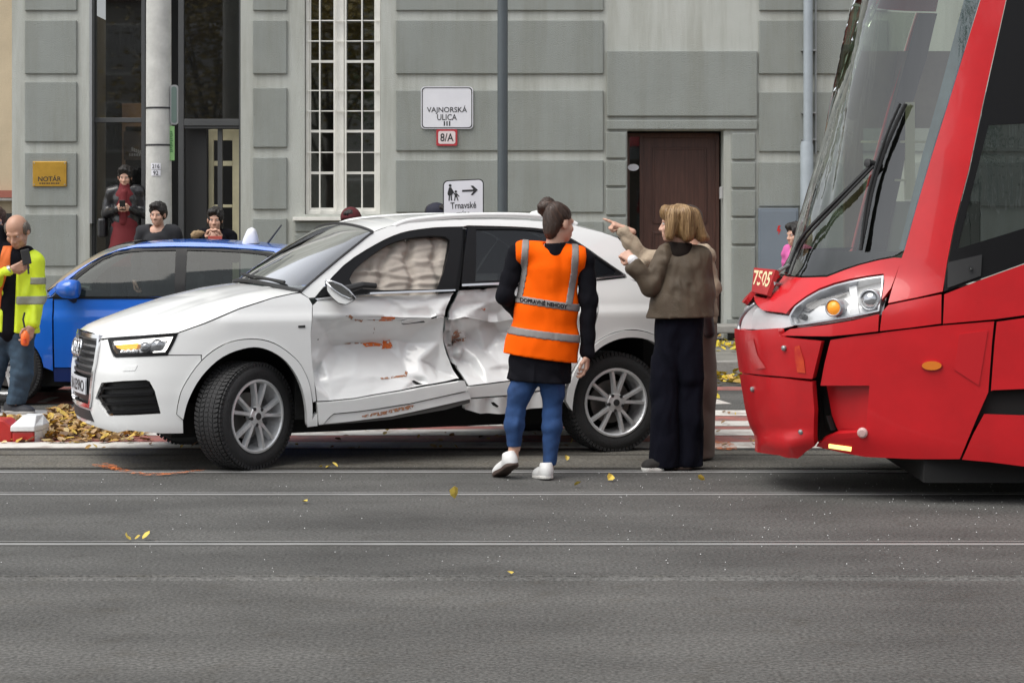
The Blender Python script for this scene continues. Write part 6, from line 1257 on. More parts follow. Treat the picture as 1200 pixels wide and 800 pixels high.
def hair_ribbons(name, VF, paths, cols, parent, wd=.0022, off=.0015, seed=1):
    """fine locks laid over a hair mass: each path is pulled onto the skin and swept as a ribbon"""
    bv = BVHTree.FromPolygons([tuple(x) for x in VF[0]], [tuple(int(i) for i in q) for q in VF[1]]); g = np.random.RandomState(seed); v, f, cl = [], [], []
    for P in paths:
        Q = []
        for i, p in enumerate(P):
            r = bv.find_nearest(Vector(p)); c, n_ = np.array(r[0]), np.array(r[1]); Q.append((c + n_ * (off + g.uniform(0, .002)), n_))
        k = len(v); c = np.array(cols[0]) + (np.array(cols[1]) - np.array(cols[0])) * g.rand(); W = wd * g.uniform(.6, 1.5)
        for i, (q, n_) in enumerate(Q):
            t = unit(Q[min(i + 1, len(Q) - 1)][0] - Q[max(i - 1, 0)][0]); s = np.cross(t, n_); a = W * (1 - .75 * (i / (len(Q) - 1)) ** 3); v += [tuple(q - s * a), tuple(q + n_ * W * .6), tuple(q + s * a)]; cl += [tuple(c) + (1,)] * 3
            if i: f += [(k + 3 * i - 3, k + 3 * i, k + 3 * i + 1, k + 3 * i - 2), (k + 3 * i - 2, k + 3 * i + 1, k + 3 * i + 2, k + 3 * i - 1)]
    if 'hair_locks' not in MATS:
        m = bpy.data.materials.new('hair_locks'); m.use_nodes = True; n = m.node_tree.nodes; b = n['Principled BSDF']; a = n.new('ShaderNodeAttribute'); a.attribute_name = 'lock_colour'; m.node_tree.links.new(a.outputs['Color'], b.inputs['Base Color']); b.inputs['Roughness'].default_value = .38; MATS['hair_locks'] = m
    o = mk(name, v, f, MATS['hair_locks'], parent, smooth=True); at_ = o.data.color_attributes.new('lock_colour', 'FLOAT_COLOR', 'POINT'); at_.data.foreach_set('color', np.array(cl, np.float32).ravel()); return o
def slerp_path(c, R, d0, d1, r, n=10):
    d0, d1 = unit(d0), unit(d1); w_ = math.acos(max(-1, min(1, d0 @ d1))) + 1e-6; return [c + R @ ((math.sin((1 - t) * w_) * d0 + math.sin(t * w_) * d1) / math.sin(w_) * r) for t in np.linspace(0, 1, n)]
# ---------------------------------------------------------------- the woman in the orange vest
M_blackcloth = mat('black_cloth', (.006, .006, .009), .95, bump=.3, bscale=220, spec=.15, wrinkle=0.8, wscale=8)
M_jean = mat('blue_jeans', (.016, .055, .165), .85, var=.25, vscale=9, bump=.35, bscale=260, wrinkle=0.7, wscale=8)
M_vest = mat('orange_hi_vis', (.95, .118, .0), .8, spec=.12, var=.03, vscale=5, bump=.15, bscale=240, wrinkle=0.6, wscale=6)
M_refl = mat('grey_reflective_tape', (.21, .195, .19), .5, var=.08, vscale=30)
M_shoe = mat('white_leather', (.70, .70, .69), .45, var=.06, vscale=14); M_sole = mat('brown_rubber_sole', (.075, .05, .04), .75); M_solew = mat('white_rubber', (.62, .61, .58), .6)
YV = 12.56; J = lambda px, py, d=0.: at(px, py, YV + d)
def shoe(name, heel, toe, mU, mS, parent, w=.042, hgt=.075, up=(0, 0, 1), sole_h=.022):
    """a low shoe from heel to toe (points on the ground plane of the foot)"""
    h_, t_ = np.array(heel, float), np.array(toe, float); d = t_ - h_; L = np.linalg.norm(d); d /= L; u = unit(np.array(up) - d * (np.array(up) @ d)); P = lambda a, z: h_ + d * L * a + u * z; lat = np.cross(d, u); R = np.stack([lat, d, u], 1)
    V, Fc = grow([ell(P(.16, .045), (w * .85, L * .2, hgt * .78), R), ell(P(.5, .036), (w * .95, L * .36, .042), R), ell(P(.76, .03), (w * 1.08, L * .25, .034), R), cap(P(.2, .06), P(.22, .095), .036, .034)], .006, .03, cuts=[(P(0, .004), -u), (P(0, .10), u)])
    o = mk(name, V, Fc, mU, parent, smooth=True)
    V, Fc = grow([ell(P(.18, .012), (w * .9, L * .2, .04), R), ell(P(.5, .012), (w * .92, L * .38, .04), R), ell(P(.76, .012), (w * 1.14, L * .26, .04), R)], .006, .03, cuts=[(P(0, 0), -u), (P(0, sole_h), u)])
    mk('sole', V, Fc, mS, o, smooth=False); return o, P, lat
wo = thing('person', 'woman in orange reflective vest, blue jeans and white trainers seen from behind', 'person', at(625, 559, YV))
hc = J(656, 262, .02); Rh = yawm(PI - math.radians(52)) @ pitm(math.radians(4))
hk, hsub, HP = head_prims(hc, Rh, .94); neck = [cap(HP(0, .03, -.07), J(650, 290, .02), .05, .062)]
V1 = grow(hk + neck, .006, .014, subs=hsub, ks=.008)
sL, sR_ = J(606, 297, .02), J(686, 303, .02); pel = J(634, 415, .0); ch = J(645, 325, .0)
core = [cap(J(645, 300, .02), J(636, 410, .02), .085, .10, (1.25, .85)), cap(pel, J(609, 455), .075, .06), cap(pel, J(648, 455), .075, .06), cap(J(609, 455), J(604, 525), .05, .033), cap(J(648, 455), J(645, 542), .05, .033)]
V2 = grow(core, .016, .05)
hd1 = hand_prims(J(688, 416, -.02), (-.02, .12, -1), (-1, .25, 0), -1, (.30, .38, .42, .48), .35, .92); V3 = grow(hd1, .0045, .010)
body = joined('body', [V1, V2, V3, grow([cap(J(602, 515, -.0), J(601.5, 536, -.0), .032, .033)], .008, .02), grow([cap(J(643, 535), J(642.5, 552), .032, .033)], .008, .02)], SKIN, wo); eyes(HP, Rh, .94, wo)
# dark tunic: torso, skirt, sleeves
elL, haL = J(592, 346, .0), J(612, 374, .34); elR, haR = J(690, 352, .0), J(688.5, 413, -.01)
tun = [cap(J(630, 300, .03), J(662, 303, .03), .058, .058, (1, .85)), cap(J(645, 325, .03), J(640, 372, .02), .108, .112, (1.3, .85)), cap(J(640, 372, .02), J(634, 418, .02), .12, .125, (1.4, .95)), cap(J(634, 418, .02), J(632, 452, .02), .14, .145, (1.36, 1.0))]
arm = [cap(sL, elL, .058, .054), cap(elL, haL, .054, .04), cap(sR_, elR, .057, .052), cap(elR, haR, .05, .042)]
garment('tunic', tun + arm, M_blackcloth, wo, k=.03, fold=folds(.007, 4, (13, 10, 11)), cuts=[(J(634, 447.5), (-.06, 0, -1))], subs=[cap(HP(0, .04, -.09), HP(0, .04, -.02), .064)])
garment('collar', [cap(HP(0, .030, -.115), HP(0, .030, -.20), .064, .074)], M_blackcloth, wo, h=.007, k=.03, cuts=[(HP(0, .03, -.128), Rh @ np.array((0, .12, 1.)))], subs=[cap(HP(0, .03, -.05), HP(0, .035, -.24), .052)])
garment('jeans', [cap(J(622, 430), J(609, 460), .10, .072), cap(J(646, 430), J(648, 460), .10, .070), cap(J(609, 460), J(604, 484), .072, .056), cap(J(604, 484), J(602.5, 497, -.01), .056, .060), cap(J(602.5, 497, -.01), J(602.5, 522, .0), .060, .042), cap(J(648, 460), J(647, 484), .070, .057), cap(J(647, 484), J(647, 500, -.01), .057, .061), cap(J(647, 500, -.01), J(644, 541), .061, .042)], M_jean, wo, h=.009, k=.025, fold=folds(.0028, 9, (16, 16, 30)), cuts=[(J(603, 545), (0, 0, -1))], shell=lambda X, Y, Z: np.where(X < J(626, 500)[0], J(603, 523)[2] - Z, -1.))
sh1, SP, sl1 = shoe('shoe', J(603.5, 545, -.09), J(583, 560, .10), M_shoe, M_sole, wo, up=(-.42, .75, .8), w=.05, hgt=.09, sole_h=.028)
sh2, SP2, sl2 = shoe('shoe', J(643, 561, -.12), J(630, 560, .10), M_shoe, M_solew, wo, w=.046, hgt=.085)
for SPx, lt, s_ in ((SP, sl1, sh1), (SP2, sl2, sh2)):
    b = MB(); b.obox(SPx(.06, .07), lt * .022, (SPx(1, 0) - SPx(0, 0)) * .02, (0, 0, .012)); b.build('heel_tab', mat('grey_heel_tab', (.30, .34, .36), .5), s_, bev=.004)
# vest: open shell over the torso
vt = [cap(J(614, 297, .02), J(678, 303, .02), .080, .080, (1, 1.1)), cap(J(645, 318, .02), J(641, 360, .02), .128, .132, (1.40, .95)), cap(J(641, 360, .02), J(636, 400, .02), .132, .142, (1.44, 1.02)), cap(J(636, 400, .02), J(633, 424, .02), .146, .152, (1.55, 1.06))]
vfold = folds(.007, 21, (11, 6, 4)); vcuts = [(J(634, 419.5), (-.142, 0, -1)), (J(604.5, 300), (-1, 0, -.12)), (J(687, 305), (1, 0, -.10))]
vsub = [cap(J(648, 268, -.03), J(648, 284, -.02), .068, .062)] + [cap(J(a, b_, -.135), J(c, d_, -.165), .011, .015) for a, b_, c, d_ in ((613, 368, 603, 410), (629, 372, 626, 404), (664, 374, 668, 412), (650, 392, 652, 416))] + [cap(J(a, b_, -.112), J(c, d_, -.125), .010, .013) for a, b_, c, d_ in ((632, 300, 640, 330), (662, 302, 656, 325), (624, 318, 622, 340), (644, 326, 646, 343))]
# flare: side planes follow the traced outline
side_l = [(J(604, 288), J(605.5, 345)), (J(605.5, 345), J(586.5, 413))]; 
def vest_shell(off):
    def f(X, Y, Z):
        py = HOR - (Z - CAMZ) * FPX / YV; l = np.interp(py, [286, 300, 340, 352, 380, 413, 430], [604, 604.5, 606, 604, 596, 586.5, 584]); r = np.interp(py, [286, 300, 352, 390, 426], [686, 687, 680, 679.5, 679]); lx, rx_ = (l - 600) * YV / FPX, (r - 600) * YV / FPX
        return np.maximum(lx - off - X, X - rx_ - off)
    return f
V, Fc = grow(vt, .009, .03, cuts=vcuts[:1], subs=vsub, fold=vfold, shell=vest_shell(0)); vest = mk('hi_vis_vest', V, Fc, M_vest, wo, smooth=True)
def slab(fun):                                       # tape: the vest skin swollen 4 mm, kept only inside a band
    base = vest_shell(.003)
    V, Fc = grow(vt, .007, .03, cuts=vcuts[:1], subs=vsub, fold=vfold, grow_=.005, shell=lambda X, Y, Z: np.maximum(base(X, Y, Z), fun(600 + FPX * X / YV, HOR - (Z - CAMZ) * FPX / YV))); return V, Fc
def keep(y0, y1, x0, x1, k):                         # |band| test in photo pixels of her own plane, as metres
    def f(px, py): c = np.interp(px, [x0, x1], [y0, y1]); return (np.abs(py - c) - k) * YV / FPX
    return f
tape = [slab(keep(349.5, 361, 604, 680, 4.4)), slab(keep(385.5, 397, 592, 680, 4.6))]
def strap(xs, ys, hw): return lambda px, py: np.maximum((np.abs(px - np.interp(py, ys, xs)) - hw) * YV / FPX, (py - np.interp(px, [604, 680], [351, 362])) * YV / FPX)
tape += [slab(strap([616, 613.5, 607.5], [285, 320, 351], 4.2)), slab(strap([674, 672.5, 666], [296, 320, 358], 4.2))]
tps = [mk('reflective_tape', V[:, :], Fc, M_refl, vest, smooth=True) for V, Fc in tape]
bv = BVHTree.FromPolygons([tuple(x) for x in tape[0][0]], [tuple(int(i) for i in q) for q in tape[0][1]])
v, f = text_mesh('DOPRAVNÉ NEHODY', 1., .03); lo, hi = v.min(0), v.max(0); out = []
for q in v:
    a, b_ = (q[0] - lo[0]) / (hi[0] - lo[0]), (q[1] - lo[1]) / (hi[1] - lo[1]); px, py = 609.5 + 55.5 * a, 350.3 + 8.6 * a + 3.0 - 6.0 * b_; p = J(px, py, -.6); r = bv.ray_cast(Vector(p), Vector(unit(p - np.array((0, 0, CAMZ))))); out.append(np.array(r[0]) - unit(p) * .003 if r[0] else J(px, py, -.16))
mk('lettering', out, f, M_blackcloth, tps[0])
# hair: swept up into a bun
hm = hairmat('dark_brown_hair', (.050, .024, .014), (.016, .009, .006)); bun = J(642.5, 244, .02)
hp = [ell(HP(0, .022, .045), (.080 * .94, .098 * .94, .088 * .94), Rh), ell(HP(0, .07, -.02), (.066, .045, .065), Rh), ell(HP(0, .075, -.07), (.042, .03, .04), Rh), cap(HP(0, .06, .09), bun, .05, .035)]
V, Fc = grow(hp, .006, .03, subs=[ell(HP(0, -.10, -.045), (.075, .085, .085), Rh), ell(HP(.075, -.005, -.03), (.03, .03, .05), Rh), ell(HP(-.075, -.005, -.03), (.03, .03, .05), Rh)], fold=hair_fold(.0022, Rh, hc, 3, sw=14)); hair = mk('hair', V, Fc, hm, wo, smooth=True)
gb = np.random.RandomState(6); paths = []; bd_ = Rh.T @ (bun - hc)
for i in range(230):
    a = gb.uniform(0, 2 * PI); e = gb.uniform(-.75, .25) if math.cos(a) > -.2 else gb.uniform(.25, .7)
    d0 = np.array((math.sin(a), math.cos(a), e)); d1 = unit(bd_) + gb.normal(0, .06, 3); paths.append(slerp_path(hc + np.array((0, 0, .03)), Rh, d0, d1, .1))
hair_ribbons('hair_locks', (V, Fc), paths, ((.075, .037, .022), (.018, .010, .007)), hair, .0022, .0008)
gb = np.random.RandomState(2); bp_ = []
for i in range(7):
    t = 2 * PI * i / 7; c_ = bun + np.array((.033 * math.cos(t), .014 * math.sin(2 * t), .034 * math.sin(t))); bp_.append(ell(c_, (.040, .040, .028), yawm(gb.uniform(0, 3)) @ rolm(t)))
V, Fc = grow(bp_ + [ell(bun, (.052, .052, .052))], .0055, .008, fold=hair_fold(.003, I3, bun, 5, sw=30)); bno = mk('hair_bun', V, Fc, hm, hair, smooth=True)
paths = [[bun + .05 * np.array((math.cos(a0 + t * 2.2) * math.cos(e), .9 * math.sin(e), math.sin(a0 + t * 2.2) * math.cos(e))) for t in np.linspace(0, 1, 9)] for a0, e in zip(gb.uniform(0, 6.28, 70), gb.uniform(-1.2, 1.2, 70))]
hair_ribbons('bun_locks', (V, Fc), paths, ((.080, .040, .024), (.018, .010, .007)), hair, .0024, .0008)
# ---------------------------------------------------------------- the woman in the brown jacket
YB = 12.95; J = lambda px, py, d=0.: at(px, py, YB + d)
M_bjack = mat('brown_waxed_jacket', (.088, .066, .045), .62, spec=.3, var=.22, vscale=6, bump=.3, bscale=140, wrinkle=0.9, wscale=8); M_trou = mat('navy_black_trousers', (.0055, .006, .012), .95, bump=.25, bscale=240, spec=.15, wrinkle=0.6, wscale=8)
wb_ = thing('person', 'blonde woman in brown waxed jacket and wide black trousers seen from behind', 'person', at(790, 551, YB))
hc = J(792, 263, .0); Rh = yawm(-PI / 2 - math.radians(14)) ; hk, hsub, HP = head_prims(hc, Rh, .95)
V1 = grow(hk + [cap(HP(0, .03, -.07), J(800, 296, .02), .05, .06)], .006, .014, subs=hsub, ks=.008)
V2 = grow([cap(J(800, 305), J(796, 372), .09, .10, (1.3, .85)), cap(J(790, 375), J(780, 460), .07, .05), cap(J(802, 375), J(808, 460, .03), .07, .05), cap(J(780, 460), J(778, 540), .05, .04), cap(J(808, 460, .03), J(807, 540, .05), .05, .04)], .018, .05)
wr = J(742.5, 306, -.06); hd = hand_prims(wr, unit(J(732, 297, -.02) - wr), (.5, .3, -.6), 1, (.75, .8, .85, .9), .7, .95); V3 = grow(hd, .0045, .010)
joined('body', [V1, V2, V3], SKIN, wb_); eyes(HP, Rh, .95, wb_)
sL, eL = J(776, 297, -.02), J(763, 336, -.06); wL = J(744, 311, -.06); sR_, eR = J(826, 303, .02), J(833, 350, .06)
tor = [cap(J(784, 297, .02), J(819, 300, .02), .072, .072, (1, 1.05)), cap(J(803, 314, .0), J(800, 345, .0), .118, .128, (1.30, .95)), cap(J(800, 345, .0), J(797, 374, .0), .135, .15, (1.42, 1.0))]
jf = folds(.009, 31, (8, 8, 9)); jf2 = folds(.006, 32, (22, 14, 26))
jf3 = folds(.011, 37, (15, 8, 1.6)); lo_w = J(800, 372)[2]; hi_w = J(800, 300)[2]
jk = garment('jacket', tor + [cap(J(820, 302, .02), J(824, 345, .08), .066, .062), cap(J(824, 345, .08), J(812, 352, .22), .06, .05)], M_bjack, wb_, h=.009, k=.03, fold=lambda X, Y, Z: .35 * jf(X, Y, Z) + 1.2 * jf3(X, Y, Z) * np.clip((hi_w - Z) / (hi_w - lo_w) + .15, 0, 1) + .12 * jf2(X, Y, Z), cuts=[(J(795, 372), (.02, 0, -1))], ks=.022, subs=[cap(HP(0, .03, -.10), HP(0, .03, .0), .06)] + [cap(J(a, b_, -.118 - .02 * (b_ > 320)), J(c, d_, -.150 if d_ < 345 else -.175), .012, .016) for a, b_, c, d_ in ((786, 300, 783, 336), (797, 306, 790, 340), (812, 302, 818, 336), (824, 308, 828, 345), (776, 345, 768, 370), (792, 340, 788, 368), (809, 335, 812, 370), (824, 340, 828, 366))])
garment('sleeve', [cap(J(780, 299, -.01), eL, .066, .062), cap(eL, wL, .062, .05), cap(J(741, 314, -.06), J(747, 318, -.06), .046, .052)], M_bjack, jk, h=.008, k=.02, fold=lambda X, Y, Z: .9 * jf2(X, Y, Z), subs=[cap(wL, J(734, 301, -.06), .036)])
cu = garment('white_cuff', [cap(J(744.5, 309.5, -.06), J(741.5, 305, -.06), .037, .035)], mat('white_shirt', (.72, .72, .74), .8), wb_, h=.006)
garment('jacket_collar', [cap(HP(0, .035, -.11), HP(0, .03, -.19), .070, .082)], mat('dark_corduroy', (.014, .010, .008), .9, spec=.2), jk, h=.007, k=.03, cuts=[(HP(0, .03, -.120), Rh @ np.array((0, .1, 1.)))], subs=[cap(HP(0, .03, -.05), HP(0, .035, -.24), .054)])
tf = folds(.014, 41, (17, 9, 1.3))
garment('trousers', [cap(J(789, 370), J(780, 440), .105, .088, (1.0, .95)), cap(J(803, 370), J(808, 440), .105, .086, (1.0, .95)), cap(J(780, 440), J(778, 552), .088, .096), cap(J(808, 440, .03), J(807, 550, .05), .086, .088)], M_trou, wb_, h=.010, k=.012, fold=tf, cuts=[(J(790, 547), (0, 0, -1))])
shoe('shoe', J(778, 551, -.05), J(752, 551.5, -.06), mat('dark_suede', (.02, .018, .017), .8), M_solew, wb_, w=.045, hgt=.07, sole_h=.024); shoe('shoe', J(812, 549, .0), J(788, 549, .03), MATS['dark_suede'], MATS['brown_rubber_sole'], wb_, w=.045, hgt=.07)
hm2 = hairmat('dark_blonde_hair', (.34, .205, .085), (.14, .075, .028))
hr = [ell(HP(0, .02, .045), (.086, .104, .088), Rh), ell(HP(.0, .05, -.02), (.088, .082, .085), Rh), cap(J(790, 250, -.07), J(785, 276, -.085), .045, .032), cap(J(803, 250, -.07), J(806, 276, -.08), .05, .042), cap(J(812, 252, -.02), J(822, 277, -.02), .045, .04), cap(J(818, 268, .03), J(827, 279, .03), .035, .026), cap(J(812, 252, .06), J(820, 275, .07), .04, .035), ell(J(779.5, 248, -.01), (.03, .06, .045), I3)]
V, Fc = grow(hr, .0055, .022, subs=[ell(HP(0, -.115, -.06), (.075, .078, .085), Rh)], fold=hair_fold(.004, Rh, hc, 8, sw=22)); hair = mk('hair', V, Fc, hm2, wb_, smooth=True)
gb = np.random.RandomState(9); paths = []
for i in range(420):
    a = gb.uniform(-2.35, 2.35); d = np.array((math.sin(a), math.cos(a), 0.)); r0 = gb.uniform(.0, .05); zend = gb.uniform(-.135, -.06) if gb.rand() < .6 else gb.uniform(-.05, .03); ph = gb.uniform(0, 6.28); wv = gb.uniform(.004, .011); Pp = []
    for t in np.linspace(0, 1, 12):
        th = min(t * 2.2, 1.65); z = .045 + .10 * math.cos(th) if th < 1.55 else .045 + (zend - .045) * (t * 2.2 - 1.55) / .65; rad = r0 + .105 * math.sin(min(th, 1.55)); aa = a + wv * 9 * math.sin(t * 9 + ph) * max(0, t - .35)
        Pp.append(HP(math.sin(aa) * rad, math.cos(aa) * rad + .02, z))
    paths.append(Pp)
for i in range(60):                                   # fringe over the forehead
    a = gb.uniform(-.6, .6); paths.append([HP(a * .06 + a * .05 * t, -.02 - .10 * math.sin(t * 1.5), .128 - .085 * t * t) for t in np.linspace(0, 1, 8)])
hair_ribbons('hair_locks', (V, Fc), paths, ((.40, .26, .125), (.18, .10, .042)), hair, .0026, .001)
# ---------------------------------------------------------------- the woman in beige, pointing, behind her
YC = 13.55; J = lambda px, py, d=0.: at(px, py, YC + d)
M_beige = mat('beige_knit', (.37, .295, .215), .9, var=.12, vscale=8, bump=.5, bscale=120, wrinkle=0.7, wscale=8); M_skirt = mat('taupe_skirt', (.19, .135, .11), .85, var=.1, vscale=5)
wc = thing('person', 'woman in beige cardigan pointing left, mostly hidden behind the brown jacket', 'person', at(812, 540, YC))
hc = J(803, 262, .0); Rh = yawm(-PI / 2); hk, hsub, HP = head_prims(hc, Rh, .92); V1 = grow(hk + [cap(HP(0, .03, -.07), J(812, 292, .0), .05, .06)], .007, .014, subs=hsub)
wr = J(733.5, 268.5, -.02); hd = hand_prims(wr, unit(J(709, 258, .0) - wr), (-.3, .25, -1.0), -1, (.02, .95, 1.0, 1.05), .55, .98, spread=.02); V3 = grow(hd, .0042, .009)
V2 = grow([cap(J(815, 300), J(815, 370), .09, .10, (.9, 1.2)), cap(J(812, 375), J(808, 530), .085, .05), cap(J(816, 375), J(818, 530), .085, .05)], .02, .05); joined('body', [V1, V2, V3], SKIN, wc); eyes(HP, Rh, .92, wc)
el_ = J(754, 306, -.03); bf = folds(.008, 51, (24, 14, 34))
garment('cardigan', [cap(J(808, 298, .12), J(826, 299, -.12), .07, .07), cap(J(815, 315), J(815, 370), .13, .15, (1.0, 1.25)), cap(J(798, 300, -.10), el_, .066, .062), cap(el_, J(731, 273, -.02), .062, .046), cap(J(823, 304, -.10), J(834, 338, -.12), .066, .058), cap(J(834, 338, -.12), J(822, 352, -.16), .056, .048)], M_beige, wc, h=.009, k=.03, fold=bf, cuts=[(J(815, 378), (0, 0, -1))], subs=[cap(HP(0, .03, -.1), HP(0, .03, 0), .06)])
garment('bag', [cap(J(828, 372, -.22), J(831, 390, -.22), .045, .04, (1, 1.4))], mat('dark_maroon_bag', (.035, .014, .014), .6), wc, h=.01, cuts=[(J(830, 396, -.2), (0, 0, -1))])
garment('skirt', [cap(J(815, 370), J(812, 450), .14, .15, (1, 1.1)), cap(J(812, 450), J(810, 538), .15, .155, (1, 1.1))], M_skirt, wc, h=.014, k=.04, fold=folds(.01, 55, (14, 10, 1.5)), cuts=[(J(810, 535), (0, 0, -1))])
shoe('shoe', J(826, 541, -.05), J(800, 541, -.08), MATS['dark_suede'], M_sole, wc); shoe('shoe', J(822, 540, .12), J(798, 540, .14), MATS['dark_suede'], M_sole, wc)
V, Fc = grow([ell(HP(0, .02, .045), (.084, .10, .088), Rh), ell(HP(0, .05, -.04), (.078, .06, .09), Rh)], .008, .03, subs=[ell(HP(0, -.115, -.06), (.075, .078, .085), Rh)], fold=hair_fold(.003, Rh, hc, 9)); mk('hair', V, Fc, hm, wc, smooth=True)
# ---------------------------------------------------------------- the man in the yellow hi-vis jacket
YM = 16.7; J = lambda px, py, d=0.: at(px - 4, py, YM + d)
M_yel = mat('yellow_hi_vis', (.62, .78, .02), .6, var=.06, vscale=6, bump=.2, bscale=160, wrinkle=0.8, wscale=6); M_ytape = mat('silver_tape', (.26, .27, .22), .5, var=.1, vscale=20); M_djean = mat('dark_blue_jeans', (.030, .060, .095), .85, var=.3, vscale=7, bump=.3, bscale=200, wrinkle=0.7, wscale=8)
mm_ = thing('person', 'balding man in yellow hi-vis jacket and jeans looking at a device', 'person', at(20, 484, YM))
hc = J(24, 271, -.06); Rh = yawm(math.radians(-12)) @ pitm(math.radians(33)); hk, hsub, HP = head_prims(hc, Rh, 1.10, 1.04); V1 = grow(hk + [cap(HP(0, .03, -.06), J(22, 302, .05), .058, .07)], .007, .014, subs=hsub)
wrL = J(17, 316, -.27); hdL = hand_prims(wrL, unit(J(33, 311, -.25) - wrL), (.1, .9, .25), -1, (.45, .5, .55, .6), .5, 1.05); wrR = J(41.5, 382, -.14); hdR = hand_prims(wrR, unit(J(36, 399, -.17) - wrR), (-.7, .6, -.2), -1, (.45, .5, .5, .5), .5, 1.05)
V2 = grow([cap(J(20, 310, .02), J(22, 372, .02), .085, .085, (1.25, .8)), cap(J(10, 395), J(-4, 440, .03), .075, .06), cap(J(28, 395), J(30, 440, -.02), .075, .06), cap(J(-4, 440, .03), J(-10, 472, .05), .05, .04), cap(J(30, 440, -.02), J(23, 472, -.02), .05, .04)], .02, .05)
joined('body', [V1, V2, grow(hdL, .005, .010), grow(hdR, .005, .010)], SKIN2, mm_); eyes(HP, Rh, 1.10, mm_)
yf = folds(.009, 61, (9, 9, 16)); yel = [cap(J(3, 304, .02), J(41, 304, .02), .08, .08), cap(J(21, 318, .0), J(22, 350, .0), .14, .14, (1.26, .95)), cap(J(22, 350), J(22, 392), .142, .15, (1.28, 1.0)),
    cap(J(46, 307, -.0), J(47, 346, -.0), .075, .068), cap(J(47, 346), J(42.5, 379, -.12), .066, .052), cap(J(-4, 307, .0), J(-14, 338, -.08), .075, .07), cap(J(-14, 338, -.08), J(13, 318, -.26), .066, .05)]
open_ = cap(J(16, 296, -.19), J(11, 392, -.21), .075, .085, (.9, 1.2)); yc = [(J(22, 389), (-.06, 0, -1))]; ys_ = [open_, cap(HP(0, .03, -.09), HP(0, .03, 0), .075)]
V, Fc = grow(yel, .010, .03, cuts=yc, subs=ys_, fold=yf); yj = mk('hi_vis_jacket', V, Fc, M_yel, mm_, smooth=True)
def yband(y0, hw, x0=-99, x1=199): return grow(yel, .009, .03, cuts=yc, subs=ys_, fold=yf, grow_=.005, shell=lambda X, Y, Z: np.maximum((np.abs(HOR - (Z - CAMZ) * FPX / YM - y0) - hw), np.maximum(x0 - (600 + FPX * X / YM), (600 + FPX * X / YM) - x1)) * YM / FPX)
for a in ((351.5, 5, 13, 199), (329, 4.2, 38, 199)): V, Fc = yband(*a); mk('reflective_tape', V, Fc, M_ytape, yj, smooth=True)
wc_p = [cap(J(18, 306, -.02), J(16, 385, -.02), .12, .125, (1.1, .95)), cap(J(4, 270, .05), J(6, 292, .04), .05, .06), cap(J(6, 292, .02), J(36, 296, .02), .06, .06)]; wc_s = [cap(HP(0, .02, -.07), HP(0, .02, .05), .08)]
garment('dark_waistcoat', wc_p, M_blackcloth, mm_, h=.012, k=.03, subs=wc_s)
def orange_win(X, Y, Z):
    px, py = 600 + FPX * X / YM, HOR - (Z - CAMZ) * FPX / YM; c = np.interp(py, [285, 318, 340, 378], [11, 10, 3, -2]); hw = np.interp(py, [285, 312, 322, 378], [6, 6.5, 4, 5]); return np.maximum(np.abs(px - c) - hw, 288 - py) * YM / FPX
V, Fc = grow(wc_p, .008, .03, subs=wc_s, grow_=.007, shell=orange_win); mk('orange_shirt', V, Fc, mat('burnt_orange_cloth', (.62, .13, .02), .8, wrinkle=.6), mm_, smooth=True)
garment('jeans', [cap(J(8, 388, .01), J(29, 388, .0), .115, .115), cap(J(8, 392, .02), J(-4, 440, .03), .105, .088), cap(J(29, 390), J(30, 438, -.03), .108, .088), cap(J(-4, 440, .03), J(-10, 474, .05), .085, .072), cap(J(30, 438, -.03), J(22, 474, -.02), .088, .076)], M_djean, mm_, h=.011, k=.03, fold=folds(.006, 63, (14, 10, 20)), cuts=[(J(20, 473), (0, 0, -1))])
shoe('shoe', J(10, 484, .0), J(44, 485, -.08), mat('dark_navy_trainer', (.03, .032, .04), .7), mat('grey_sole', (.32, .31, .30), .7), mm_, w=.052, hgt=.09, sole_h=.032); shoe('shoe', J(-24, 482, .12), J(4, 482, .06), MATS['dark_navy_trainer'], MATS['grey_sole'], mm_, w=.052, hgt=.09, sole_h=.032)
V, Fc = grow([ell(HP(0, .045, .0), (.088, .085, .078), Rh), ell(HP(.07, .01, .02), (.026, .05, .055), Rh), ell(HP(-.07, .01, .02), (.026, .05, .055), Rh), ell(HP(0, .09, -.05), (.07, .03, .05), Rh)], .007, .03, subs=[ell(HP(0, -.11, -.02), (.10, .11, .2), Rh), ell(HP(0, -.035, .115), (.046, .085, .05), Rh), ell(HP(.082, .0, -.03), (.03, .026, .045), Rh), ell(HP(-.082, .0, -.03), (.03, .026, .045), Rh)], fold=hair_fold(.003, Rh, hc, 12, sw=24)); mk('hair', V, Fc, hairmat('greying_hair', (.17, .145, .12), (.06, .05, .042)), mm_, smooth=True)
dv = thing('handheld_device', 'black handheld device with thin aerial held before the man in yellow', 'device', J(35, 300, -.3)); b = MB(); c_ = J(34.5, 301, -.26); b.obox(c_, (.034, .008, .008), (-.004, .014, 0), (-.012, 0, .062)); b.build('case', M_plast, dv, bev=.006); b = MB(); b.tube([J(37, 310, -.26), J(37.5, 321, -.27)], .008, 6); b.build('stub', M_plast, dv)
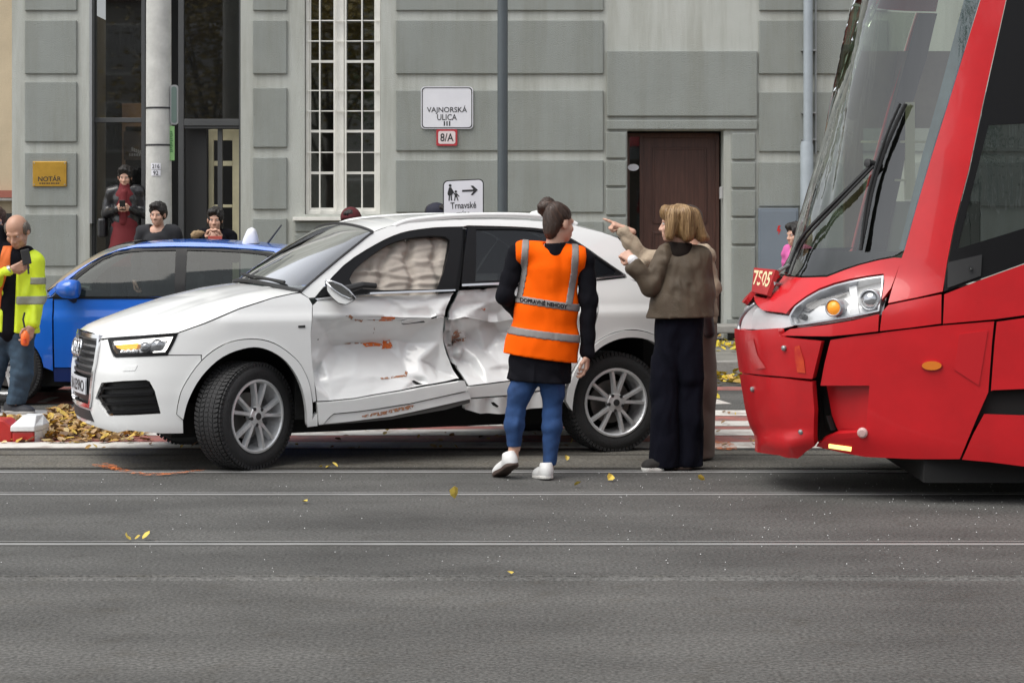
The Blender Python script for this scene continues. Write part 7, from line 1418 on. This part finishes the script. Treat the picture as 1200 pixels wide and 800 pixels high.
tp = thing('orange_marker_can', 'orange spray marker can held low in the yellow-jacketed man\'s hand', 'can', J(34, 396, -.2)); b = MB(); b.lathe([(0, -.06), (.026, -.06), (.034, -.045), (.036, .0), (.034, .03), (.02, .045), (.014, .06), (0, .06)], J(33.5, 396, -.2), (.1, -.2, 1), 20); b.build('can', mat('orange_plastic', (.90, .17, .03), .4), tp, smooth=True); b = MB(); b.tube([J(33, 384, -.19), J(31, 374, -.19), J(33, 366, -.18)], .008, 6); b.build('strap', M_plast, tp); b = MB(); b.tube([J(33, 397, -.237), J(33.5, 402, -.236)], .014, 6); b.build('can_label', mat('deep_orange', (.6, .07, .02), .5), tp)
wt = MB(); wt.lathe([(.034, -.012), (.04, -.012), (.04, .012), (.034, .012)], J(15, 316.5, -.27), unit(J(33, 311, -.25) - J(15, 316.5, -.27)), 16); wt.build('wristwatch', M_steel, mm_)
# ---------------------------------------------------------------- people further back
def bystander(label, px, top, Y, z0, face, skin, hairm, topm, legm, style='short', arms='down', skirt=None, hat=None, neckline=None, wide=1.0):
    t = at(px, top, Y); X = t[0]; H = t[2] - z0; s = H / 1.68; q = thing('person', label, 'person', (X, Y, z0)); Rb = yawm(face); B = lambda x, y, z: np.array((X, Y, z0)) + Rb @ (np.array((x, y, z)) * s)
    Rh = Rb @ pitm(math.radians(10 if arms == 'phone' else 4)); hc = B(0, -.02, 1.68 - .125); hk, hsub, HP = head_prims(hc, Rh, s); ms = [grow(hk + [cap(HP(0, .03, -.07), B(0, .02, 1.40), .052 * s, .06 * s)], .008, .014, subs=hsub)]
    ms.append(grow([cap(B(0, 0, 1.36), B(0, 0, .95), .09 * s, .10 * s, (1.3, .85), Rb), cap(B(-.09, 0, .92), B(-.1, 0, .08), .085 * s, .045 * s), cap(B(.09, 0, .92), B(.1, 0, .08), .085 * s, .045 * s)], .022, .05)); sl = []
    for sg in (-1, 1):
        S = B(sg * .175 * wide, .01, 1.38)
        if arms == 'phone': E_, W_ = B(sg * .235 * wide, .03, 1.10), B(sg * .075, -.20, 1.16); d, pn = unit(B(sg * .02, -.28, 1.20) - W_), unit(Rb @ np.array((-sg, -.1, .35)))
        elif arms == 'high': E_, W_ = B(sg * .22 * wide, -.06, 1.14), B(sg * .09, -.2, 1.36); d, pn = unit(B(sg * .05, -.24, 1.46) - W_), unit(Rb @ np.array((-sg, -.2, 0)))
        else: E_, W_ = B(sg * .23 * wide, .04, 1.08), B(sg * .24 * wide, -.03, .84); d, pn = unit(B(sg * .23, -.05, .7) - W_), unit(Rb @ np.array((-sg, .1, 0)))
        ms.append(grow(hand_prims(W_, d, pn, -sg if arms == 'down' else sg, (.5, .55, .6, .65), .4, s), .006, .010)); sl += [cap(S, E_, .062 * s * wide, .054 * s), cap(E_, W_ - d * .0, .052 * s, .04 * s)]
    joined('body', ms, skin, q); eyes(HP, Rh, s, q)
    garment('top', [cap(B(-.12 * wide, .01, 1.385), B(.12 * wide, .01, 1.385), .07 * s, .07 * s), cap(B(0, 0, 1.28), B(0, 0, 1.05), .115 * s, .11 * s, (1.35 * wide, .95), Rb), cap(B(0, 0, 1.05), B(0, 0, .86), .115 * s, .125 * s, (1.35 * wide, 1.0), Rb)] + sl, topm, q, h=.014, k=.03, fold=folds(.009, int(px), (9, 9, 16)), cuts=[(B(0, 0, .86), (0, 0, -1))], subs=[cap(HP(0, .0, -.13), HP(0, .03, .0), (neckline or .07) * s)])
    if skirt: garment('dress', [cap(B(0, -.015, 1.32), B(0, -.015, 1.0), .105 * s, .11 * s, (1.2, 1.0), Rb), cap(B(0, 0, .95), B(0, 0, .5), .135 * s, .18 * s, (1.2, 1.0), Rb), cap(B(0, -.03, 1.40), B(0, -.03, 1.45), .06 * s, .058 * s)], skirt, q, h=.014, k=.04, fold=folds(.008, 77, (12, 9, 2)), cuts=[(B(0, 0, .45), (0, 0, -1))], subs=[cap(HP(0, .0, -.10), HP(0, .03, .05), .06 * s)])
    garment('trousers', [cap(B(-.09, 0, .9), B(-.1, 0, .06), .10 * s, .065 * s), cap(B(.09, 0, .9), B(.1, 0, .06), .10 * s, .065 * s)], legm, q, h=.018, k=.03)
    for sg in (-1, 1): shoe('shoe', B(sg * .1, .07, 0), B(sg * .11, -.17, 0), M_blackcloth, M_sole, q)
    hs_ = [ell(HP(.006, .022, .05), (.088 * s, .106 * s, .094 * s), Rh), ell(HP(-.02, -.055, .10), (.05 * s, .045 * s, .03 * s), Rh)]; cut_ = [ell(HP(0, -.12, -.035), (.07 * s, .085 * s, .105 * s), Rh)]
    if style == 'long': hs_ += [ell(HP(0, .06, -.05), (.085 * s, .055 * s, .11 * s), Rh)]
    if style == 'short': hs_ += [ell(HP(0, .06, -.01), (.078 * s, .05 * s, .06 * s), Rh)]; cut_ += [ell(HP(.08, .0, -.04), (.03, .03, .05), Rh), ell(HP(-.08, .0, -.04), (.03, .03, .05), Rh)]
    V, Fc = grow(hs_, .008, .03, subs=cut_, fold=lambda X, Y, Z: hair_fold(.005, Rh, hc, int(px))(X, Y, Z) + folds(.008, int(px) + 5, (40, 40, 30))(X, Y, Z)); mk('hair', V, Fc, hairm, q, smooth=True)
    return q, B, HP, Rb, Rh, s
hblk = hairmat('near_black_hair', (.018, .014, .012), (.007, .006, .005)); M_leather = mat('black_leather', (.014, .014, .016), .3, coat=.3, bump=.35, bscale=40); M_dtee = mat('charcoal_tee', (.02, .021, .025), .9); M_burg = mat('burgundy_dress', (.13, .008, .012), .8); M_dtr = mat('dark_trousers', (.015, .015, .018), .9)
q, B, HP, Rb, Rh, s = bystander('woman in black leather jacket over burgundy dress holding a phone in the entrance', 146.5, 195.5, 24.9, .58, math.radians(5), SKIN, hblk, M_leather, M_dtr, 'long', 'phone', skirt=M_burg)
# her jacket stands open over the dress: front strip of dress, lapels
garment('dress_front', [cap(B(.0, -.085, 1.36), B(-.01, -.10, 1.0), .05, .055, (1, 1))], M_burg, q, h=.012)
b = MB(); b.obox(B(.0, -.295, 1.205), Rb @ np.array((.036, 0, 0)), Rb @ np.array((0, -.03, .06)), Rb @ np.array((0, .006, .003))); ph = thing('phone', 'dark phone held by the woman in the leather jacket', 'phone', B(0, -.3, 1.2)); b.build('case', M_plast, ph, bev=.004)
bag = thing('shoulder_bag', 'black shoulder bag at the hip of the woman in the leather jacket', 'bag', B(-.3, 0, .9)); b = MB(); b.obox(B(-.27, .0, .93), (.05, 0, 0), (0, .10, 0), (0, 0, .12)); b.build('bag', M_leather, bag, bev=.03); b = MB(); b.tube([B(-.27, 0, 1.04), B(-.22, .0, 1.3), B(-.16, .0, 1.46)], .01, 5); b.build('strap', M_leather, bag)
bystander('dark haired bearded man in charcoal tee standing before the concrete pole', 185.3, 238, 21.4, .125, math.radians(-6), SKIN, hblk, M_dtee, M_dtr, 'short', 'down', neckline=.085, wide=1.05)
q, B, HP, Rb, Rh, s = bystander('person in dark hooded coat raising a phone behind the blue car', 252, 244.5, 21.3, .125, math.radians(4), SKIN, hblk, M_blackcloth, M_dtr, 'long', 'high')
garment('fur_trim', [ell(at(233, 274, 21.15), (.055, .05, .03)), ell(at(228, 276, 21.13), (.03, .04, .025))], mat('fawn_fur', (.30, .21, .12), .95, bump=.8, bscale=60), q, h=.008, fold=folds(.012, 5, (60, 60, 60)))
ph = thing('phone', 'reddish cased phone held up by the person in the hooded coat', 'phone', B(0, -.27, 1.43)); b = MB(); b.obox(at(252, 280, 21.0), (.075, 0, 0), (0, .005, 0), (0, 0, .03)); b.build('case', mat('red_phone_case', (.42, .08, .06), .4), ph, bev=.004)
q, B, HP, Rb, Rh, s = bystander('person in maroon beanie behind the windscreen of the white car', 411, 246.5, 20.0, 0, math.radians(8), SKIN, hblk, M_dtr, M_dtr, 'short', 'down')
garment('beanie', [ell(HP(0, .012, .055), (.103, .122, .106), Rh)], mat('maroon_knit', (.085, .010, .014), .9, bump=.5, bscale=90), q, h=.008, cuts=[(HP(0, 0, .03), Rh @ np.array((0, -.25, -1.)))])
q, B, HP, Rb, Rh, s = bystander('person in dark navy cap behind the white car near the pedestrian sign', 510, 240.5, 21.0, .0, math.radians(75), SKIN, hblk, M_dtr, M_dtr, 'short', 'down')
garment('cap', [ell(HP(0, .010, .055), (.101, .120, .103), Rh), ell(HP(0, -.12, .045), (.06, .06, .01), Rh)], mat('navy_cap', (.012, .013, .028), .8), q, h=.008, cuts=[(HP(0, 0, .03), Rh @ np.array((0, -.15, -1.)))])
bystander('child sized person in pink jacket half hidden behind the tram nose', 934, 262, 20.4, .0, math.radians(-60), SKIN, hblk, mat('pink_jacket', (.62, .12, .36), .8), M_dtr, 'long', 'down')
bystander('dark haired person behind the man in yellow at the far left edge', -5, 245, 18.6, .0, math.radians(20), SKIN2, hairmat('auburn_hair', (.06, .022, .012), (.02, .008, .005)), M_blackcloth, M_dtr, 'long', 'down')
# ---------------------------------------------------------------- the street behind the camera, seen in glass and paint
ob = thing('apartment_building', 'tall pale apartment block with rows of dark windows across the street', 'building', (0, -27, 0))
M_ob = mat('pale_opposite_render', (.36, .34, .30), .9, var=.1); MB().box(-40, 40, -35, -27, 0, 10).build('wall', M_ob, ob); MB().box(-40.5, 40.5, -35.5, -26.6, 10, 11).build('roof', mat('roof_tiles', (.14, .07, .05), .9), ob)
w0 = MB().box(-.7, .7, -.02, .06, -.9, .9).build('window', MATS['dark_door_glass'], ob); w0.location = (-36, 0.02, 2.2)
fr0 = MB().box(-.8, .8, -.02, .03, -1.0, 1.0).build('frame', M_white, w0)
for i in range(25):
    for j in range(3):
        if i == 0 and j == 0: continue
        c = w0.copy(); COL.objects.link(c); c.parent = ob; c.location = (-36 + 3 * i, .02, 2.2 + 3 * j); d = fr0.copy(); COL.objects.link(d); d.parent = c
M_bark = mat('bark', (.09, .07, .055), .95, var=.3, vscale=6, bump=.8, bscale=20)
def leafmat(n, c): return mat(n, c, .6, var=.35, vscale=2.5)
TL_ = [leafmat('autumn_leaves_yellow', (.26, .19, .03)), leafmat('green_leaves', (.055, .085, .022))]
def tree(x, y, h_, m, lab, seed):
    g = np.random.RandomState(seed); t = thing('street_tree', lab, 'tree', (x, y, 0), 'street trees behind the camera'); b = MB(); top = np.array((x, y, h_ * .55)); b.tube([(x, y, 0), (x + .05, y, h_ * .3), top], [.2, .15, .1], 10); cl = []
    for k in range(14):
        a = g.uniform(0, 6.28); r = g.uniform(.4, 1) * h_ * .28; e = np.array((x + r * math.cos(a), y + r * math.sin(a), h_ * g.uniform(.5, .92))); s0 = np.array((x, y, h_ * g.uniform(.28, .52))); b.tube([s0, (s0 + e) / 2 + (0, 0, .2), e], [.07, .045, .015], 6); cl.append(e)
    b.build('trunk', M_bark, t, smooth=True); v, f = [], []
    for _ in range(5200):
        c = cl[g.randint(len(cl))] + g.normal(0, h_ * .075, 3); s = g.uniform(.06, .13); R = np.array(Matrix.Rotation(g.uniform(0, 6.28), 3, 'Z') @ Matrix.Rotation(g.uniform(-1.2, 1.2), 3, 'X')); k = len(v)
        v += [tuple(c + R @ np.array(q) * s) for q in ((-1, 0, 0), (0, -.6, 0), (1, 0, 0), (0, .6, 0))]; f.append((k, k + 1, k + 2, k + 3))
    mk('crown', v, f, m, t)
for i, (x, y, h_, m, lab) in enumerate([(-9, -9, 8.5, 0, 'yellowing street tree at the left end of the row behind the camera'), (-2.5, -10, 9.5, 1, 'green street tree directly behind the camera'), (4.5, -9.5, 8.8, 0, 'yellow crowned street tree right of the green one'), (12, -10, 9.5, 1, 'large green street tree at the right end of the row'), (-5.6, -11, 9.0, 0, 'yellow street tree between the left end tree and the green one'), (-17, -10, 9, 1, 'green street tree far to the left of the row')]): tree(x, y, h_, TL_[m], lab, 70 + i)
